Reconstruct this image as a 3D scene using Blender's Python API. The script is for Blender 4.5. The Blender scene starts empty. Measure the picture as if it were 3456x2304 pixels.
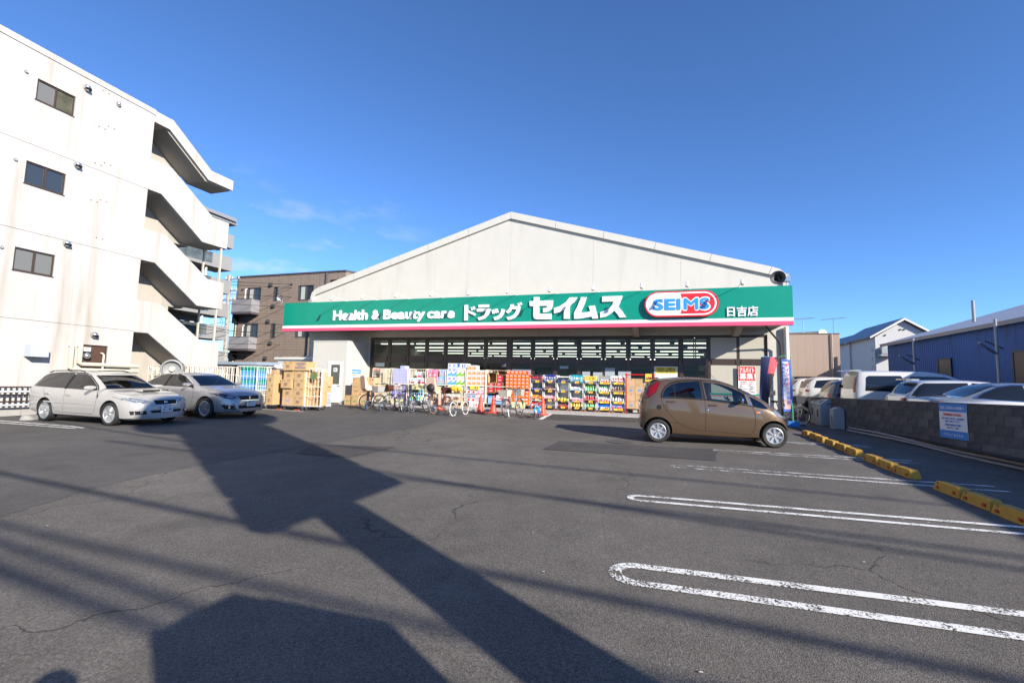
import bpy, bmesh, math, random
from mathutils import Vector, Matrix
from mathutils.bvhtree import BVHTree
random.seed(7)
PI = math.pi
sc = bpy.context.scene
col = sc.collection

# ------------------------------------------------------------------ camera
YAW, PITCH, ROLL, CAMH = math.radians(-17.8), math.radians(5.142), math.radians(1.446), 1.64
fwd = Vector((math.sin(YAW)*math.cos(PITCH), math.cos(YAW)*math.cos(PITCH), math.sin(PITCH)))
rt = Vector((math.cos(YAW), -math.sin(YAW), 0)); up = rt.cross(fwd)
rt, up = rt*math.cos(ROLL)+up*math.sin(ROLL), up*math.cos(ROLL)-rt*math.sin(ROLL)
cam = bpy.data.cameras.new('camera'); cam.sensor_width = 36; cam.lens = 36*1556/3456
cam.clip_start = .05; cam.clip_end = 3000
camo = bpy.data.objects.new('camera', cam); col.objects.link(camo)
M = Matrix((rt, up, -fwd)).transposed().to_4x4(); M.translation = (0, 0, CAMH)
camo.matrix_world = M; sc.camera = camo

# ------------------------------------------------------------------ sky, sun, exposure
SUN = Vector((1.85, -1.18, 1.0)).normalized()
w = bpy.data.worlds.new('World'); sc.world = w; w.use_nodes = True
nt = w.node_tree; bg = nt.nodes['Background']
sky = nt.nodes.new('ShaderNodeTexSky'); sky.sky_type = 'NISHITA'; sky.sun_disc = False
sky.sun_elevation = math.asin(SUN.z); sky.sun_rotation = math.atan2(SUN.x, SUN.y)
sky.altitude = 0; sky.air_density = 0.7; sky.dust_density = 0.0; sky.ozone_density = 8.0
tc = nt.nodes.new('ShaderNodeTexCoord')
# thin wisps of cloud low in the sky (part of the sky itself)
mp = nt.nodes.new('ShaderNodeMapping'); mp.inputs['Scale'].default_value = (3.0, 3.0, 9.0); mp.inputs['Rotation'].default_value = (0, .25, 0)
nz = nt.nodes.new('ShaderNodeTexNoise'); nz.inputs['Scale'].default_value = 2.3; nz.inputs['Detail'].default_value = 7; nz.inputs['Roughness'].default_value = .6
nt.links.new(tc.outputs['Generated'], mp.inputs['Vector']); nt.links.new(mp.outputs['Vector'], nz.inputs['Vector'])
rp = nt.nodes.new('ShaderNodeMapRange'); rp.inputs[1].default_value = .52; rp.inputs[2].default_value = .85
nt.links.new(nz.outputs[0], rp.inputs[0])
sx = nt.nodes.new('ShaderNodeSeparateXYZ'); nt.links.new(tc.outputs['Generated'], sx.inputs[0])
b1 = nt.nodes.new('ShaderNodeMapRange'); b1.inputs[1].default_value = .40; b1.inputs[2].default_value = .22
nt.links.new(sx.outputs[2], b1.inputs[0])
b2 = nt.nodes.new('ShaderNodeMapRange'); b2.inputs[1].default_value = -.42; b2.inputs[2].default_value = -.60
nt.links.new(sx.outputs[0], b2.inputs[0])
mu = nt.nodes.new('ShaderNodeMath'); mu.operation = 'MULTIPLY'; nt.links.new(rp.outputs[0], mu.inputs[0]); nt.links.new(b1.outputs[0], mu.inputs[1])
mv = nt.nodes.new('ShaderNodeMath'); mv.operation = 'MULTIPLY'; nt.links.new(mu.outputs[0], mv.inputs[0]); nt.links.new(b2.outputs[0], mv.inputs[1])
mx = nt.nodes.new('ShaderNodeMix'); mx.data_type = 'RGBA'
nt.links.new(mv.outputs[0], mx.inputs[0]); nt.links.new(sky.outputs[0], mx.inputs[6]); mx.inputs[7].default_value = (3.4, 3.5, 4.0, 1)
nt.links.new(mx.outputs[2], bg.inputs['Color']); bg.inputs['Strength'].default_value = .14
sun = bpy.data.lights.new('sun', 'SUN'); sun.energy = 4.8; sun.angle = math.radians(.53); sun.color = (1, .925, .81)
suno = bpy.data.objects.new('sun', sun); col.objects.link(suno); suno.rotation_euler = SUN.to_track_quat('Z', 'Y').to_euler()
vs = sc.view_settings
sc.display_settings.display_device = 'sRGB'; vs.view_transform = 'Standard'; vs.look = 'None'; vs.exposure = 0.88; vs.gamma = 1.0; vs.use_curve_mapping = False
sc.cycles.max_bounces = 8; sc.cycles.transparent_max_bounces = 16; sc.cycles.caustics_reflective = False; sc.cycles.caustics_refractive = False
sc.cycles.sample_clamp_indirect = 4.0

# ------------------------------------------------------------------ helpers
GS = .0222
def gz(y): return GS*max(-12., min(24., y))
def link(o): col.objects.link(o); return o
def tag(o, label=None, cat=None, group=None, kind=None):
    if label: o['label'] = label
    if cat: o['category'] = cat
    if group: o['group'] = group
    if kind: o['kind'] = kind
    return o
def thing(name, label, cat, loc=(0, 0, 0), rz=0, group=None, rx=0, ry=0):
    o = bpy.data.objects.new(name, None); o.empty_display_size = .2; link(o)
    o.location = loc; o.rotation_euler = (rx, ry, rz)
    return tag(o, label, cat, group)
def dup(root, loc, rz, label=None, group=None):
    r = root.copy(); link(r); r.location = loc; r.rotation_euler = (root.rotation_euler[0], root.rotation_euler[1], rz)
    if label: r['label'] = label
    if group: r['group'] = group
    for ch in list(root.children):
        c = ch.copy(); link(c); c.parent = r
        for g in ch.children:
            d = g.copy(); link(d); d.parent = c
    return r
class MB:
    def __init__(s): s.v = []; s.f = []; s.m = []; s.mi = 0
    def add(s, vs, fs):
        n = len(s.v); s.v += [tuple(v) for v in vs]
        for f in fs: s.f.append([i+n for i in f]); s.m.append(s.mi)
        return s
    def quad(s, *p): return s.add(p, [list(range(len(p)))])
    def box(s, x0, x1, y0, y1, z0, z1, mat=None):
        p = [(x, y, z) for z in (z0, z1) for y in (y0, y1) for x in (x0, x1)]
        if mat is not None: p = [mat @ Vector(q) for q in p]
        return s.add(p, [[0, 2, 3, 1], [4, 5, 7, 6], [0, 1, 5, 4], [2, 6, 7, 3], [0, 4, 6, 2], [1, 3, 7, 5]])
    def prism(s, pts, fn, t0, t1):
        n = len(pts); v = [fn(a, b, t0) for a, b in pts]+[fn(a, b, t1) for a, b in pts]
        return s.add(v, [list(range(n))[::-1], [n+i for i in range(n)]]+[[i, (i+1) % n, n+(i+1) % n, n+i] for i in range(n)])
    def rev(s, prof, n=16, mat=None, close=False):   # profile of (r, h) turned about z
        k = len(prof); v = []
        for i in range(n):
            a = 2*PI*i/n
            for r, h in prof:
                q = Vector((r*math.cos(a), r*math.sin(a), h)); v.append(mat @ q if mat is not None else q)
        f = []
        for i in range(n):
            j = (i+1) % n
            for q in range(k if close else k-1):
                q2 = (q+1) % k; f.append([i*k+q, j*k+q, j*k+q2, i*k+q2])
        if not close:
            if prof[0][0] > 1e-4: f.append([i*k for i in range(n)][::-1])
            if prof[-1][0] > 1e-4: f.append([i*k+k-1 for i in range(n)])
        return s.add(v, f)
    def tube(s, pts, r, n=6, closed=False):
        pts = [Vector(p) for p in pts]; L = len(pts); rings = []
        rr = r if isinstance(r, (list, tuple)) else [r]*L
        prev = None
        for i, p in enumerate(pts):
            if closed: d = pts[(i+1) % L]-pts[i-1]
            else: d = pts[min(i+1, L-1)]-pts[max(i-1, 0)]
            d.normalize()
            if prev is None:
                a = Vector((0, 0, 1)) if abs(d.z) < .9 else Vector((1, 0, 0)); u = d.cross(a).normalized()
            else: u = (prev-d*prev.dot(d)).normalized()
            prev = u; vv = d.cross(u)
            rings.append([p+(u*math.cos(2*PI*k/n)+vv*math.sin(2*PI*k/n))*rr[i] for k in range(n)])
        v = [q for R in rings for q in R]; f = []
        for i in range(L if closed else L-1):
            j = (i+1) % L
            for k in range(n): f.append([i*n+k, i*n+(k+1) % n, j*n+(k+1) % n, j*n+k])
        if not closed: f += [list(range(n))[::-1], [(L-1)*n+k for k in range(n)]]
        return s.add(v, f)
    def mesh(s, name, mats, smooth=False):
        me = bpy.data.meshes.new(name); me.from_pydata(s.v, [], s.f)
        for m in (mats if isinstance(mats, (list, tuple)) else [mats]): me.materials.append(m)
        me.polygons.foreach_set('material_index', s.m)
        bm = bmesh.new(); bm.from_mesh(me); bmesh.ops.recalc_face_normals(bm, faces=bm.faces); bm.to_mesh(me); bm.free()
        if smooth:
            me.polygons.foreach_set('use_smooth', [True]*len(me.polygons))
            me.set_sharp_from_angle(angle=math.radians(smooth if smooth is not True else 40))
        return me
    def build(s, name, mats, parent=None, smooth=False, loc=None, rot=None):
        o = bpy.data.objects.new(name, s.mesh(name, mats, smooth)); link(o)
        if parent is not None: o.parent = parent
        if loc is not None: o.location = loc
        if rot is not None: o.rotation_euler = rot
        return o
XZ = lambda a, b, t: (a, t, b)
YZ = lambda a, b, t: (t, a, b)
XY = lambda a, b, t: (a, b, t)
def inst(name, me, parent=None, loc=(0, 0, 0), rot=None):
    o = bpy.data.objects.new(name, me); link(o); o.parent = parent; o.location = loc
    if rot is not None: o.rotation_euler = rot
    return o
def write(name, body, size, loc, mat, parent=None, rot=(PI/2, 0, 0), ext=.002, bold=0, align='CENTER', sx=1.0, space=1.0):
    cu = bpy.data.curves.new(name, 'FONT'); cu.body = body; cu.size = size; cu.extrude = ext; cu.offset = bold
    cu.align_x = align; cu.resolution_u = 3; cu.space_character = space
    t = bpy.data.objects.new(name, cu); link(t); bpy.context.view_layer.update()
    me = bpy.data.meshes.new_from_object(t.evaluated_get(bpy.context.evaluated_depsgraph_get()))
    bpy.data.objects.remove(t); me.materials.clear(); me.materials.append(mat)
    o = bpy.data.objects.new(name, me); link(o); o.parent = parent; o.location = loc; o.rotation_euler = rot; o.scale = (sx, 1, 1)
    return o

# ------------------------------------------------------------------ materials
def N(nt, t, **k):
    n = nt.nodes.new('ShaderNode'+t)
    for a, b in k.items():
        if a in ('operation', 'blend_type', 'data_type', 'feature', 'wave_type', 'bands_direction', 'distance'): setattr(n, a, b)
        else: n.inputs[a.replace('_', ' ')].default_value = b
    return n
def mat(name, c, rough=.6, metal=0, var=0, vs=3., bump=0, bs=60., spec=.5, coat=0, stretch=(1, 1, 1), dirt=None, ds=1.5, dlo=.5, dhi=.7, dstretch=(1, 1, 1)):
    m = bpy.data.materials.new(name); m.use_nodes = True; nt = m.node_tree; b = nt.nodes['Principled BSDF']
    b.inputs['Base Color'].default_value = (*c, 1); b.inputs['Roughness'].default_value = rough; b.inputs['Metallic'].default_value = metal
    b.inputs['Specular IOR Level'].default_value = spec
    if coat: b.inputs['Coat Weight'].default_value = coat; b.inputs['Coat Roughness'].default_value = .04
    out = None
    if var or bump or dirt:
        t = N(nt, 'TexCoord'); mp = N(nt, 'Mapping', Scale=stretch); nt.links.new(t.outputs['Object'], mp.inputs[0])
    if var:
        n = N(nt, 'TexNoise', Scale=vs, Detail=6., Roughness=.65); nt.links.new(mp.outputs[0], n.inputs['Vector'])
        r = N(nt, 'MapRange'); r.inputs[1].default_value = .3; r.inputs[2].default_value = .7; r.inputs[3].default_value = 1-var; r.inputs[4].default_value = 1+var
        nt.links.new(n.outputs[0], r.inputs[0])
        x = N(nt, 'Mix', data_type='RGBA', blend_type='MULTIPLY'); x.inputs[0].default_value = 1; x.inputs[6].default_value = (*c, 1)
        nt.links.new(r.outputs[0], x.inputs[7]); out = x.outputs[2]
    if dirt:
        mp2 = N(nt, 'Mapping', Scale=dstretch); nt.links.new(t.outputs['Object'], mp2.inputs[0])
        n = N(nt, 'TexNoise', Scale=ds, Detail=5., Roughness=.6); nt.links.new(mp2.outputs[0], n.inputs['Vector'])
        r = N(nt, 'MapRange'); r.inputs[1].default_value = dlo; r.inputs[2].default_value = dhi; nt.links.new(n.outputs[0], r.inputs[0])
        x = N(nt, 'Mix', data_type='RGBA'); nt.links.new(r.outputs[0], x.inputs[0])
        if out: nt.links.new(out, x.inputs[6])
        else: x.inputs[6].default_value = (*c, 1)
        x.inputs[7].default_value = (*dirt, 1); out = x.outputs[2]
    if out: nt.links.new(out, b.inputs['Base Color'])
    if bump:
        n = N(nt, 'TexNoise', Scale=bs, Detail=3.); nt.links.new(mp.outputs[0], n.inputs['Vector'])
        bp = N(nt, 'Bump', Strength=1., Distance=bump); nt.links.new(n.outputs[0], bp.inputs['Height']); nt.links.new(bp.outputs[0], b.inputs['Normal'])
    return m
def glassy(name, tint, amount=.25, rough=.02):
    # thin pane: clear body with a mirror coat that grows at grazing angles
    m = bpy.data.materials.new(name); m.use_nodes = True; nt = m.node_tree; nt.nodes.clear()
    o = N(nt, 'OutputMaterial'); tr = N(nt, 'BsdfTransparent', Color=(*tint, 1)); gl = N(nt, 'BsdfGlossy', Roughness=rough)
    fr = N(nt, 'Fresnel', IOR=1.5); ad = N(nt, 'Math', operation='ADD'); nt.links.new(fr.outputs[0], ad.inputs[0]); ad.inputs[1].default_value = amount*.25
    mx = N(nt, 'MixShader'); nt.links.new(ad.outputs[0], mx.inputs[0]); nt.links.new(tr.outputs[0], mx.inputs[1]); nt.links.new(gl.outputs[0], mx.inputs[2])
    nt.links.new(mx.outputs[0], o.inputs[0]); return m
def emit(name, c, s):
    m = bpy.data.materials.new(name); m.use_nodes = True; b = m.node_tree.nodes['Principled BSDF']
    b.inputs['Base Color'].default_value = (*c, 1); b.inputs['Emission Color'].default_value = (*c, 1); b.inputs['Emission Strength'].default_value = s; return m
def asphalt(name, c, fleck=1.0, crack=0.0):
    m = bpy.data.materials.new(name); m.use_nodes = True; nt = m.node_tree; b = nt.nodes['Principled BSDF']; L = nt.links.new
    b.inputs['Roughness'].default_value = .88; b.inputs['Specular IOR Level'].default_value = .3
    t = N(nt, 'TexCoord'); P = t.outputs['Object']
    def noise(s, d=4., r=.6):
        n = N(nt, 'TexNoise', Scale=s, Detail=d, Roughness=r); L(P, n.inputs['Vector']); return n.outputs[0]
    def rng(x, a, bb, lo, hi):
        r = N(nt, 'MapRange'); r.inputs[1].default_value = a; r.inputs[2].default_value = bb; r.inputs[3].default_value = lo; r.inputs[4].default_value = hi; L(x, r.inputs[0]); return r.outputs[0]
    def mul(a, bb):
        q = N(nt, 'Math', operation='MULTIPLY'); L(a, q.inputs[0])
        if hasattr(bb, 'is_output'): L(bb, q.inputs[1])
        else: q.inputs[1].default_value = bb
        return q.outputs[0]
    v = N(nt, 'TexVoronoi', Scale=120.); L(P, v.inputs['Vector'])
    stone = rng(v.outputs['Color'], .0, 1., 1-.45*fleck, 1+.5*fleck)
    f = mul(mul(rng(noise(.35, 5), .3, .7, .82, 1.16), rng(noise(2.2, 6, .7), .3, .7, .85, 1.14)), mul(rng(noise(60., 3), .3, .7, .72, 1.28), stone))
    x = N(nt, 'Mix', data_type='RGBA', blend_type='MULTIPLY'); x.inputs[0].default_value = 1; x.inputs[6].default_value = (*c, 1); L(f, x.inputs[7]); out = x.outputs[2]
    # oil spots and tyre smudges
    y = N(nt, 'Mix', data_type='RGBA'); L(rng(noise(.9, 3, .5), .62, .74, 0, .45), y.inputs[0]); L(out, y.inputs[6]); y.inputs[7].default_value = (c[0]*.45, c[1]*.45, c[2]*.45, 1); out = y.outputs[2]
    # scattered pale grains
    v2 = N(nt, 'TexVoronoi', Scale=21.); L(P, v2.inputs['Vector'])
    z = N(nt, 'Mix', data_type='RGBA'); L(rng(v2.outputs['Distance'], .05, .09, .75*fleck, 0), z.inputs[0]); L(out, z.inputs[6]); z.inputs[7].default_value = (.36, .34, .31, 1); out = z.outputs[2]
    if crack:
        dn = N(nt, 'TexNoise', Scale=1.6, Detail=5.); L(P, dn.inputs['Vector'])
        sv = N(nt, 'VectorMath', operation='MULTIPLY_ADD'); L(dn.outputs['Color'], sv.inputs[0]); sv.inputs[1].default_value = (.9, .9, 0); L(P, sv.inputs[2])
        v3 = N(nt, 'TexVoronoi', feature='DISTANCE_TO_EDGE', Scale=.33); L(sv.outputs[0], v3.inputs['Vector'])
        k = mul(rng(v3.outputs['Distance'], .0022, .0045, 1, 0), rng(noise(.23, 2), .47, .56, 0, crack))
        q = N(nt, 'Mix', data_type='RGBA'); L(k, q.inputs[0]); L(out, q.inputs[6]); q.inputs[7].default_value = (c[0]*.3, c[1]*.3, c[2]*.3, 1); out = q.outputs[2]
    L(out, b.inputs['Base Color'])
    ad = N(nt, 'Math', operation='ADD'); L(v.outputs['Distance'], ad.inputs[0]); L(noise(140., 2), ad.inputs[1])
    bp = N(nt, 'Bump', Strength=.55, Distance=.006); L(ad.outputs[0], bp.inputs['Height']); L(bp.outputs[0], b.inputs['Normal'])
    return m
def worn_paint(name, c, keep=.5, fade_x=None):
    m = bpy.data.materials.new(name); m.use_nodes = True; nt = m.node_tree; L = nt.links.new; b = nt.nodes['Principled BSDF']
    b.inputs['Base Color'].default_value = (*c, 1); b.inputs['Roughness'].default_value = .7
    t = N(nt, 'TexCoord'); n = N(nt, 'TexNoise', Scale=55., Detail=5., Roughness=.7); L(t.outputs['Object'], n.inputs['Vector'])
    n2 = N(nt, 'TexNoise', Scale=5., Detail=3.); L(t.outputs['Object'], n2.inputs['Vector'])
    a = N(nt, 'Math', operation='MULTIPLY_ADD'); L(n2.outputs[0], a.inputs[0]); a.inputs[1].default_value = .55; L(n.outputs[0], a.inputs[2])
    val = a.outputs[0]
    if fade_x:
        s = N(nt, 'SeparateXYZ'); L(t.outputs['Object'], s.inputs[0]); r = N(nt, 'MapRange'); r.inputs[1].default_value = fade_x[0]; r.inputs[2].default_value = fade_x[1]; r.inputs[3].default_value = fade_x[2]; r.inputs[4].default_value = 0
        L(s.outputs[0], r.inputs[0]); q = N(nt, 'Math', operation='SUBTRACT'); L(val, q.inputs[0]); L(r.outputs[0], q.inputs[1]); val = q.outputs[0]
    r = N(nt, 'MapRange'); r.inputs[1].default_value = .78-keep*.2; r.inputs[2].default_value = .82-keep*.2; L(val, r.inputs[0])
    tr = N(nt, 'BsdfTransparent'); mx = N(nt, 'MixShader'); L(r.outputs[0], mx.inputs[0]); L(tr.outputs[0], mx.inputs[1]); L(b.outputs[0], mx.inputs[2])
    L(mx.outputs[0], nt.nodes['Material Output'].inputs[0]); return m
def tiles(name, c1, c2, mortar, sw, sh, ms=.012, bump=.004, axis='XZ', rough=.7):
    m = bpy.data.materials.new(name); m.use_nodes = True; nt = m.node_tree; L = nt.links.new; b = nt.nodes['Principled BSDF']; b.inputs['Roughness'].default_value = rough
    t = N(nt, 'TexCoord'); s = N(nt, 'SeparateXYZ'); L(t.outputs['Object'], s.inputs[0]); cb = N(nt, 'CombineXYZ')
    ad = N(nt, 'Math', operation='ADD'); L(s.outputs[0], ad.inputs[0]); L(s.outputs[1], ad.inputs[1]); L(ad.outputs[0], cb.inputs[0]); L(s.outputs[2], cb.inputs[1])
    br = nt.nodes.new('ShaderNodeTexBrick'); br.inputs['Color1'].default_value = (*c1, 1); br.inputs['Color2'].default_value = (*c2, 1); br.inputs['Mortar'].default_value = (*mortar, 1)
    br.inputs['Scale'].default_value = 1; br.inputs['Mortar Size'].default_value = ms; br.inputs['Brick Width'].default_value = sw; br.inputs['Row Height'].default_value = sh
    L(cb.outputs[0], br.inputs['Vector']); L(br.outputs['Color'], b.inputs['Base Color'])
    bp = N(nt, 'Bump', Strength=1., Distance=bump); bp.invert = True; L(br.outputs['Fac'], bp.inputs['Height']); L(bp.outputs[0], b.inputs['Normal']); return m

WHITE = mat('white_paint', (.78, .77, .74), .5, var=.04)
CREAM = mat('cream_steel', (.70, .64, .55), .4, var=.05)
BLACK = mat('black_plastic', (.010, .010, .011), .55, spec=.2)
RUBBER = mat('rubber', (.018, .018, .018), .75)
DARKGREY = mat('dark_grey', (.06, .06, .065), .55, var=.1)
GREY = mat('grey_metal', (.30, .31, .32), .45, var=.08)
STEEL = mat('bright_steel', (.62, .62, .62), .25, metal=.9)
CHROME = mat('chrome', (.8, .8, .8), .1, metal=1)
BROWNF = mat('bronze_frame', (.055, .035, .026), .4, var=.1)
CARD = mat('cardboard', (.50, .33, .16), .85, var=.08, vs=4)
CARD2 = mat('pale_cardboard', (.56, .36, .21), .85, var=.08, vs=4)
CARDIN = mat('cardboard_inside', (.22, .11, .04), .9, var=.1)
INK = mat('box_ink', (.27, .18, .10), .8)
BLUEINK = mat('blue_ink', (.17, .30, .48), .8)
PINKINK = mat('pink_ink', (.55, .16, .12), .8)
GREENINK = mat('green_ink', (.20, .30, .12), .8)
CONC = mat('concrete', (.33, .32, .30), .9, var=.15, vs=6, bump=.004, bs=90)
PAPER = mat('white_paper', (.80, .80, .80), .7)
YELLOWP = mat('yellow_card', (.85, .60, .06), .6)
PALEYEL = mat('pale_yellow_card', (.74, .68, .36), .7)
REDINK = mat('red_ink', (.70, .03, .03), .6)
DARKINK = mat('dark_ink', (.03, .03, .05), .6)
ORANGE = mat('orange_red_plastic', (.78, .07, .035), .45, var=.06)
# ------------------------------------------------------------------ ground
ASPH = asphalt('old_asphalt', (.122, .110, .097), 1.0, .8)
ASPHN = asphalt('newer_asphalt', (.092, .086, .081), .45, .0)
ASPHP = asphalt('patch_asphalt', (.072, .066, .063), .4, .0)
def sheet(name, pts, m, dz, kind='structure', step=2.0):
    # flat polygon laid on the slightly sloping ground
    mb = MB(); mb.quad(*[(x, y, gz(y)+dz) for x, y in pts]); o = mb.build(name, m); o['kind'] = kind; return o
mb = MB(); ys = [-400, -12, 0, 24, 900]; xs = [-700, -30, 0, 30, 700]
for i in range(4):
    for j in range(4):
        mb.quad((xs[i], ys[j], gz(ys[j])), (xs[i+1], ys[j], gz(ys[j])), (xs[i+1], ys[j+1], gz(ys[j+1])), (xs[i], ys[j+1], gz(ys[j+1])))
o = mb.build('ground', ASPH); o['kind'] = 'structure'
random.seed(3)
def ragged(pts, amp=.03, n=9):
    out = []
    for (x0, y0), (x1, y1) in zip(pts, pts[1:]):
        for k in range(n): t = k/n; out.append((x0+(x1-x0)*t+random.uniform(-amp, amp), y0+(y1-y0)*t+random.uniform(-amp, amp)))
    return out+[pts[-1]]
edge = ragged([(-6.6, -12), (-6.75, 3.2), (-7.2, 4.3), (-7.42, 5.4), (-7.25, 7.2), (-7.1, 9.8), (-6.75, 12.0), (-7.1, 15.2), (-7.3, 18.7)], .035)
sheet('newer_asphalt', edge+[(-40, 18.7), (-40, -12)], ASPHN, .004)
sheet('asphalt_patch', ragged([(-7.22, 8.46), (-5.42, 8.92), (-5.53, 7.47), (-6.75, 7.45)], .01, 5), ASPHP, .008)
sheet('asphalt_patch', ragged([(-2.33, 11.31), (1.23, 11.5), (1.04, 9.98), (-2.43, 9.92)], .012, 7), ASPHP, .008)
sheet('asphalt_strip', ragged([(-4.17, 18.72), (4.4, 18.72), (4.4, 16.95), (-.81, 17.0), (-3.98, 16.25)], .008, 7), ASPHP, .004)
# raised pale concrete walk in front of the shop
WALK = mat('pale_concrete', (.40, .385, .37), .9, var=.10, vs=5, bump=.003, bs=120)
mb = MB()
for i in range(12):
    x0 = -14.70+i*1.64; mb.box(x0, x0+1.634, 18.76, 21.0, .30, .50)
o = mb.build('shop_walk', WALK); o['kind'] = 'structure'
WZ = .50
# round manhole-like patch by the brown car
mb = MB(); mb.rev([(0, .006), (.30, .006), (.34, .003)], 28); o = mb.build('drain_cover', ASPHN, loc=(-.95, 11.85, gz(11.85)+.002)); o['kind'] = 'structure'
# ------------------------------------------------------------------ painted lines
PL = worn_paint('line_paint', (.74, .73, .70), .55)
PLU = worn_paint('line_paint_worn', (.74, .73, .70), .50, (-.5, 1.4, .05))
PLF = worn_paint('line_paint_faded', (.70, .69, .66), .28, (.2, 2.6, .12))
def stroke(path, wd):
    L = len(path); left = []; right = []
    for i, (x, y) in enumerate(path):
        x0, y0 = path[max(i-1, 0)]; x1, y1 = path[min(i+1, L-1)]; d = math.hypot(x1-x0, y1-y0); nx, ny = -(y1-y0)/d, (x1-x0)/d
        left.append((x+nx*wd/2, y+ny*wd/2)); right.append((x-nx*wd/2, y-ny*wd/2))
    return left, right
def line(path, wd, m, dz=.0085, name='parking_line'):
    l, r = stroke(path, wd); mb = MB()
    for i in range(len(path)-1): mb.quad(*[(x, y, gz(y)+dz) for x, y in (l[i], r[i], r[i+1], l[i+1])])
    o = mb.build(name, m); o['kind'] = 'structure'; return o
def ubay(xs, yu, yl, xe, yu2, yl2, wd, m):
    c = (yu+yl)/2; r = (yu-yl)/2
    arc = [(xs+r-r*math.cos(a), c+r*math.sin(a)) for a in [PI/2-PI*k/12 for k in range(13)]]
    line([(xe, yu2), ((xs+xe)/2, (yu+yu2)/2)]+arc+[((xs+xe)/2, (yl+yl2)/2), (xe, yl2)], wd, m)
ubay(-.36, 4.27, 3.93, 5.0, 4.47, 4.06, .105, PLU)
ubay(-.38, 6.69, 6.44, 5.0, 6.96, 6.66, .085, PLU)
ubay(.20, 9.21, 8.99, 5.0, 9.37, 9.02, .08, PLF)
ubay(1.15, 11.47, 11.25, 4.9, 11.64, 11.32, .07, PLF)
line([(2.6, 13.60), (4.9, 13.74)], .07, PLF); line([(2.6, 13.40), (4.9, 13.47)], .07, PLF)
line([(-24, 8.30), (-15.0, 8.335), (-14.35, 8.24), (-14.4, 8.10), (-17.5, 8.06), (-24, 8.05)], .07, PL)
line([(-17.2, 14.98), (-13.15, 14.76)], .09, PL); line([(-17.2, 14.82), (-13.15, 14.64)], .05, PLF)
line([(-4.26, 18.70), (-4.08, 16.25)], .17, PL); line([(-9.3, 18.5), (-4.30, 18.25)], .10, PL)
line([(-10.4, 16.10), (-4.15, 16.32)], .09, PLF); line([(-10.3, 16.1), (-9.2, 18.5)], .09, PLF); line([(-7.6, 16.1), (-7.0, 18.4)], .08, PLF)
mb = MB()
for i in range(16):
    a, b = random.uniform(-6, 5), random.uniform(2.2, 9); s = random.uniform(.008, .02)
    mb.quad((a, b, gz(b)+.012), (a+s*1.6, b+s*.2, gz(b)+.012), (a+s*1.3, b+s, gz(b)+.013), (a, b+s*.8, gz(b)+.012))
tag(mb.build('litter', mat('litter_scraps', (.55, .5, .42), .8)), kind='stuff')

# ------------------------------------------------------------------ the drugstore
STUCCO = mat('shop_stucco', (.56, .54, .485), .85, var=.035, vs=1.2, bump=.006, bs=30, dirt=(.43, .41, .36), ds=1.0, dlo=.55, dhi=.85, dstretch=(1.2, 1, .15))
TRIM = mat('shop_trim', (.57, .55, .495), .6, var=.03)
GREEN = mat('sign_green', (.0, .245, .165), .35, var=.06, vs=1.3)
PINK = mat('sign_pink', (.83, .09, .19), .4)
SIGNW = mat('sign_white', (.84, .84, .85), .4)
SIGNR = mat('sign_red', (.66, .018, .03), .4)
SIGNB = mat('sign_blue', (.035, .28, .72), .4)
PANE = glassy('shop_glass', (.66, .68, .66), -.10)
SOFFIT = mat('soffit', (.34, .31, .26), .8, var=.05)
shop = thing('drugstore', 'long cream gabled drugstore with a green sign band across its front', 'store', (-6.9, 21, .46))
def S(mb, name, m, parent=shop, smooth=False):
    for i, v in enumerate(mb.v): mb.v[i] = (v[0]+6.9, v[1]-21, v[2]-.46)
    return mb.build(name, m, parent, smooth)
FY = 21.0
mb = MB()   # front wall round the window band: gable in vertical sheets with fine joints, two piers, plinth
jn = [-18.62, -15.0, -11.0, -6.93, -2.9, .9, 4.95]
def gtop(x): return 9.9-.2955*abs(x+6.93)
for a, b in zip(jn, jn[1:]):
    mb.prism([(a+.003, 3.87), (b-.003, 3.87), (b-.003, gtop(b)-.05), (a+.003, gtop(a)-.05)], XZ, FY, FY+.3)
mb.box(-18.62, 4.95, FY+.03, FY+.28, 3.88, 6.3)
mb.box(-18.62, -14.66, FY, FY+.3, .3, 3.868); mb.box(4.2, 4.95, FY, FY+.3, .3, 3.868); mb.box(-14.658, 4.198, FY+.05, FY+.3, .3, .62)
S(mb, 'front_wall', STUCCO)
mb = MB(); mb.box(-18.62, -18.4, FY+.302, 52, .3, 6.3); mb.box(4.73, 4.95, FY+.302, 52, .3, 6.3); mb.prism([(-18.62, 6.3), (4.95, 6.3), (-6.93, 9.85)], XZ, 51.7, 52); mb.box(-18.39, 4.72, 51.7, 52, .3, 6.29)
S(mb, 'side_wall', STUCCO)
mb = MB(); mb.prism([(-18.75, 6.42), (-6.93, 9.92), (5.08, 6.37), (5.08, 6.25), (-6.93, 9.80), (-18.75, 6.30)], XZ, FY+.1, 52.2); S(mb, 'roof', mat('shop_roof', (.33, .34, .35), .5, var=.08))
out = [(-18.67, 5.85), (-18.67, 6.15), (-18.60, 6.40), (-18.42, 6.58), (-18.15, 6.70), (-6.93, 10.02), (4.42, 6.66), (4.70, 6.55), (4.90, 6.36), (4.99, 6.10), (4.99, 5.85)]
inn = [(4.80, 5.85), (4.80, 6.05), (4.70, 6.20), (4.48, 6.30), (4.3, 6.355), (-6.93, 9.68), (-18.05, 6.37), (-18.3, 6.29), (-18.45, 6.18), (-18.50, 6.02), (-18.50, 5.85)]
mb = MB()
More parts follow.
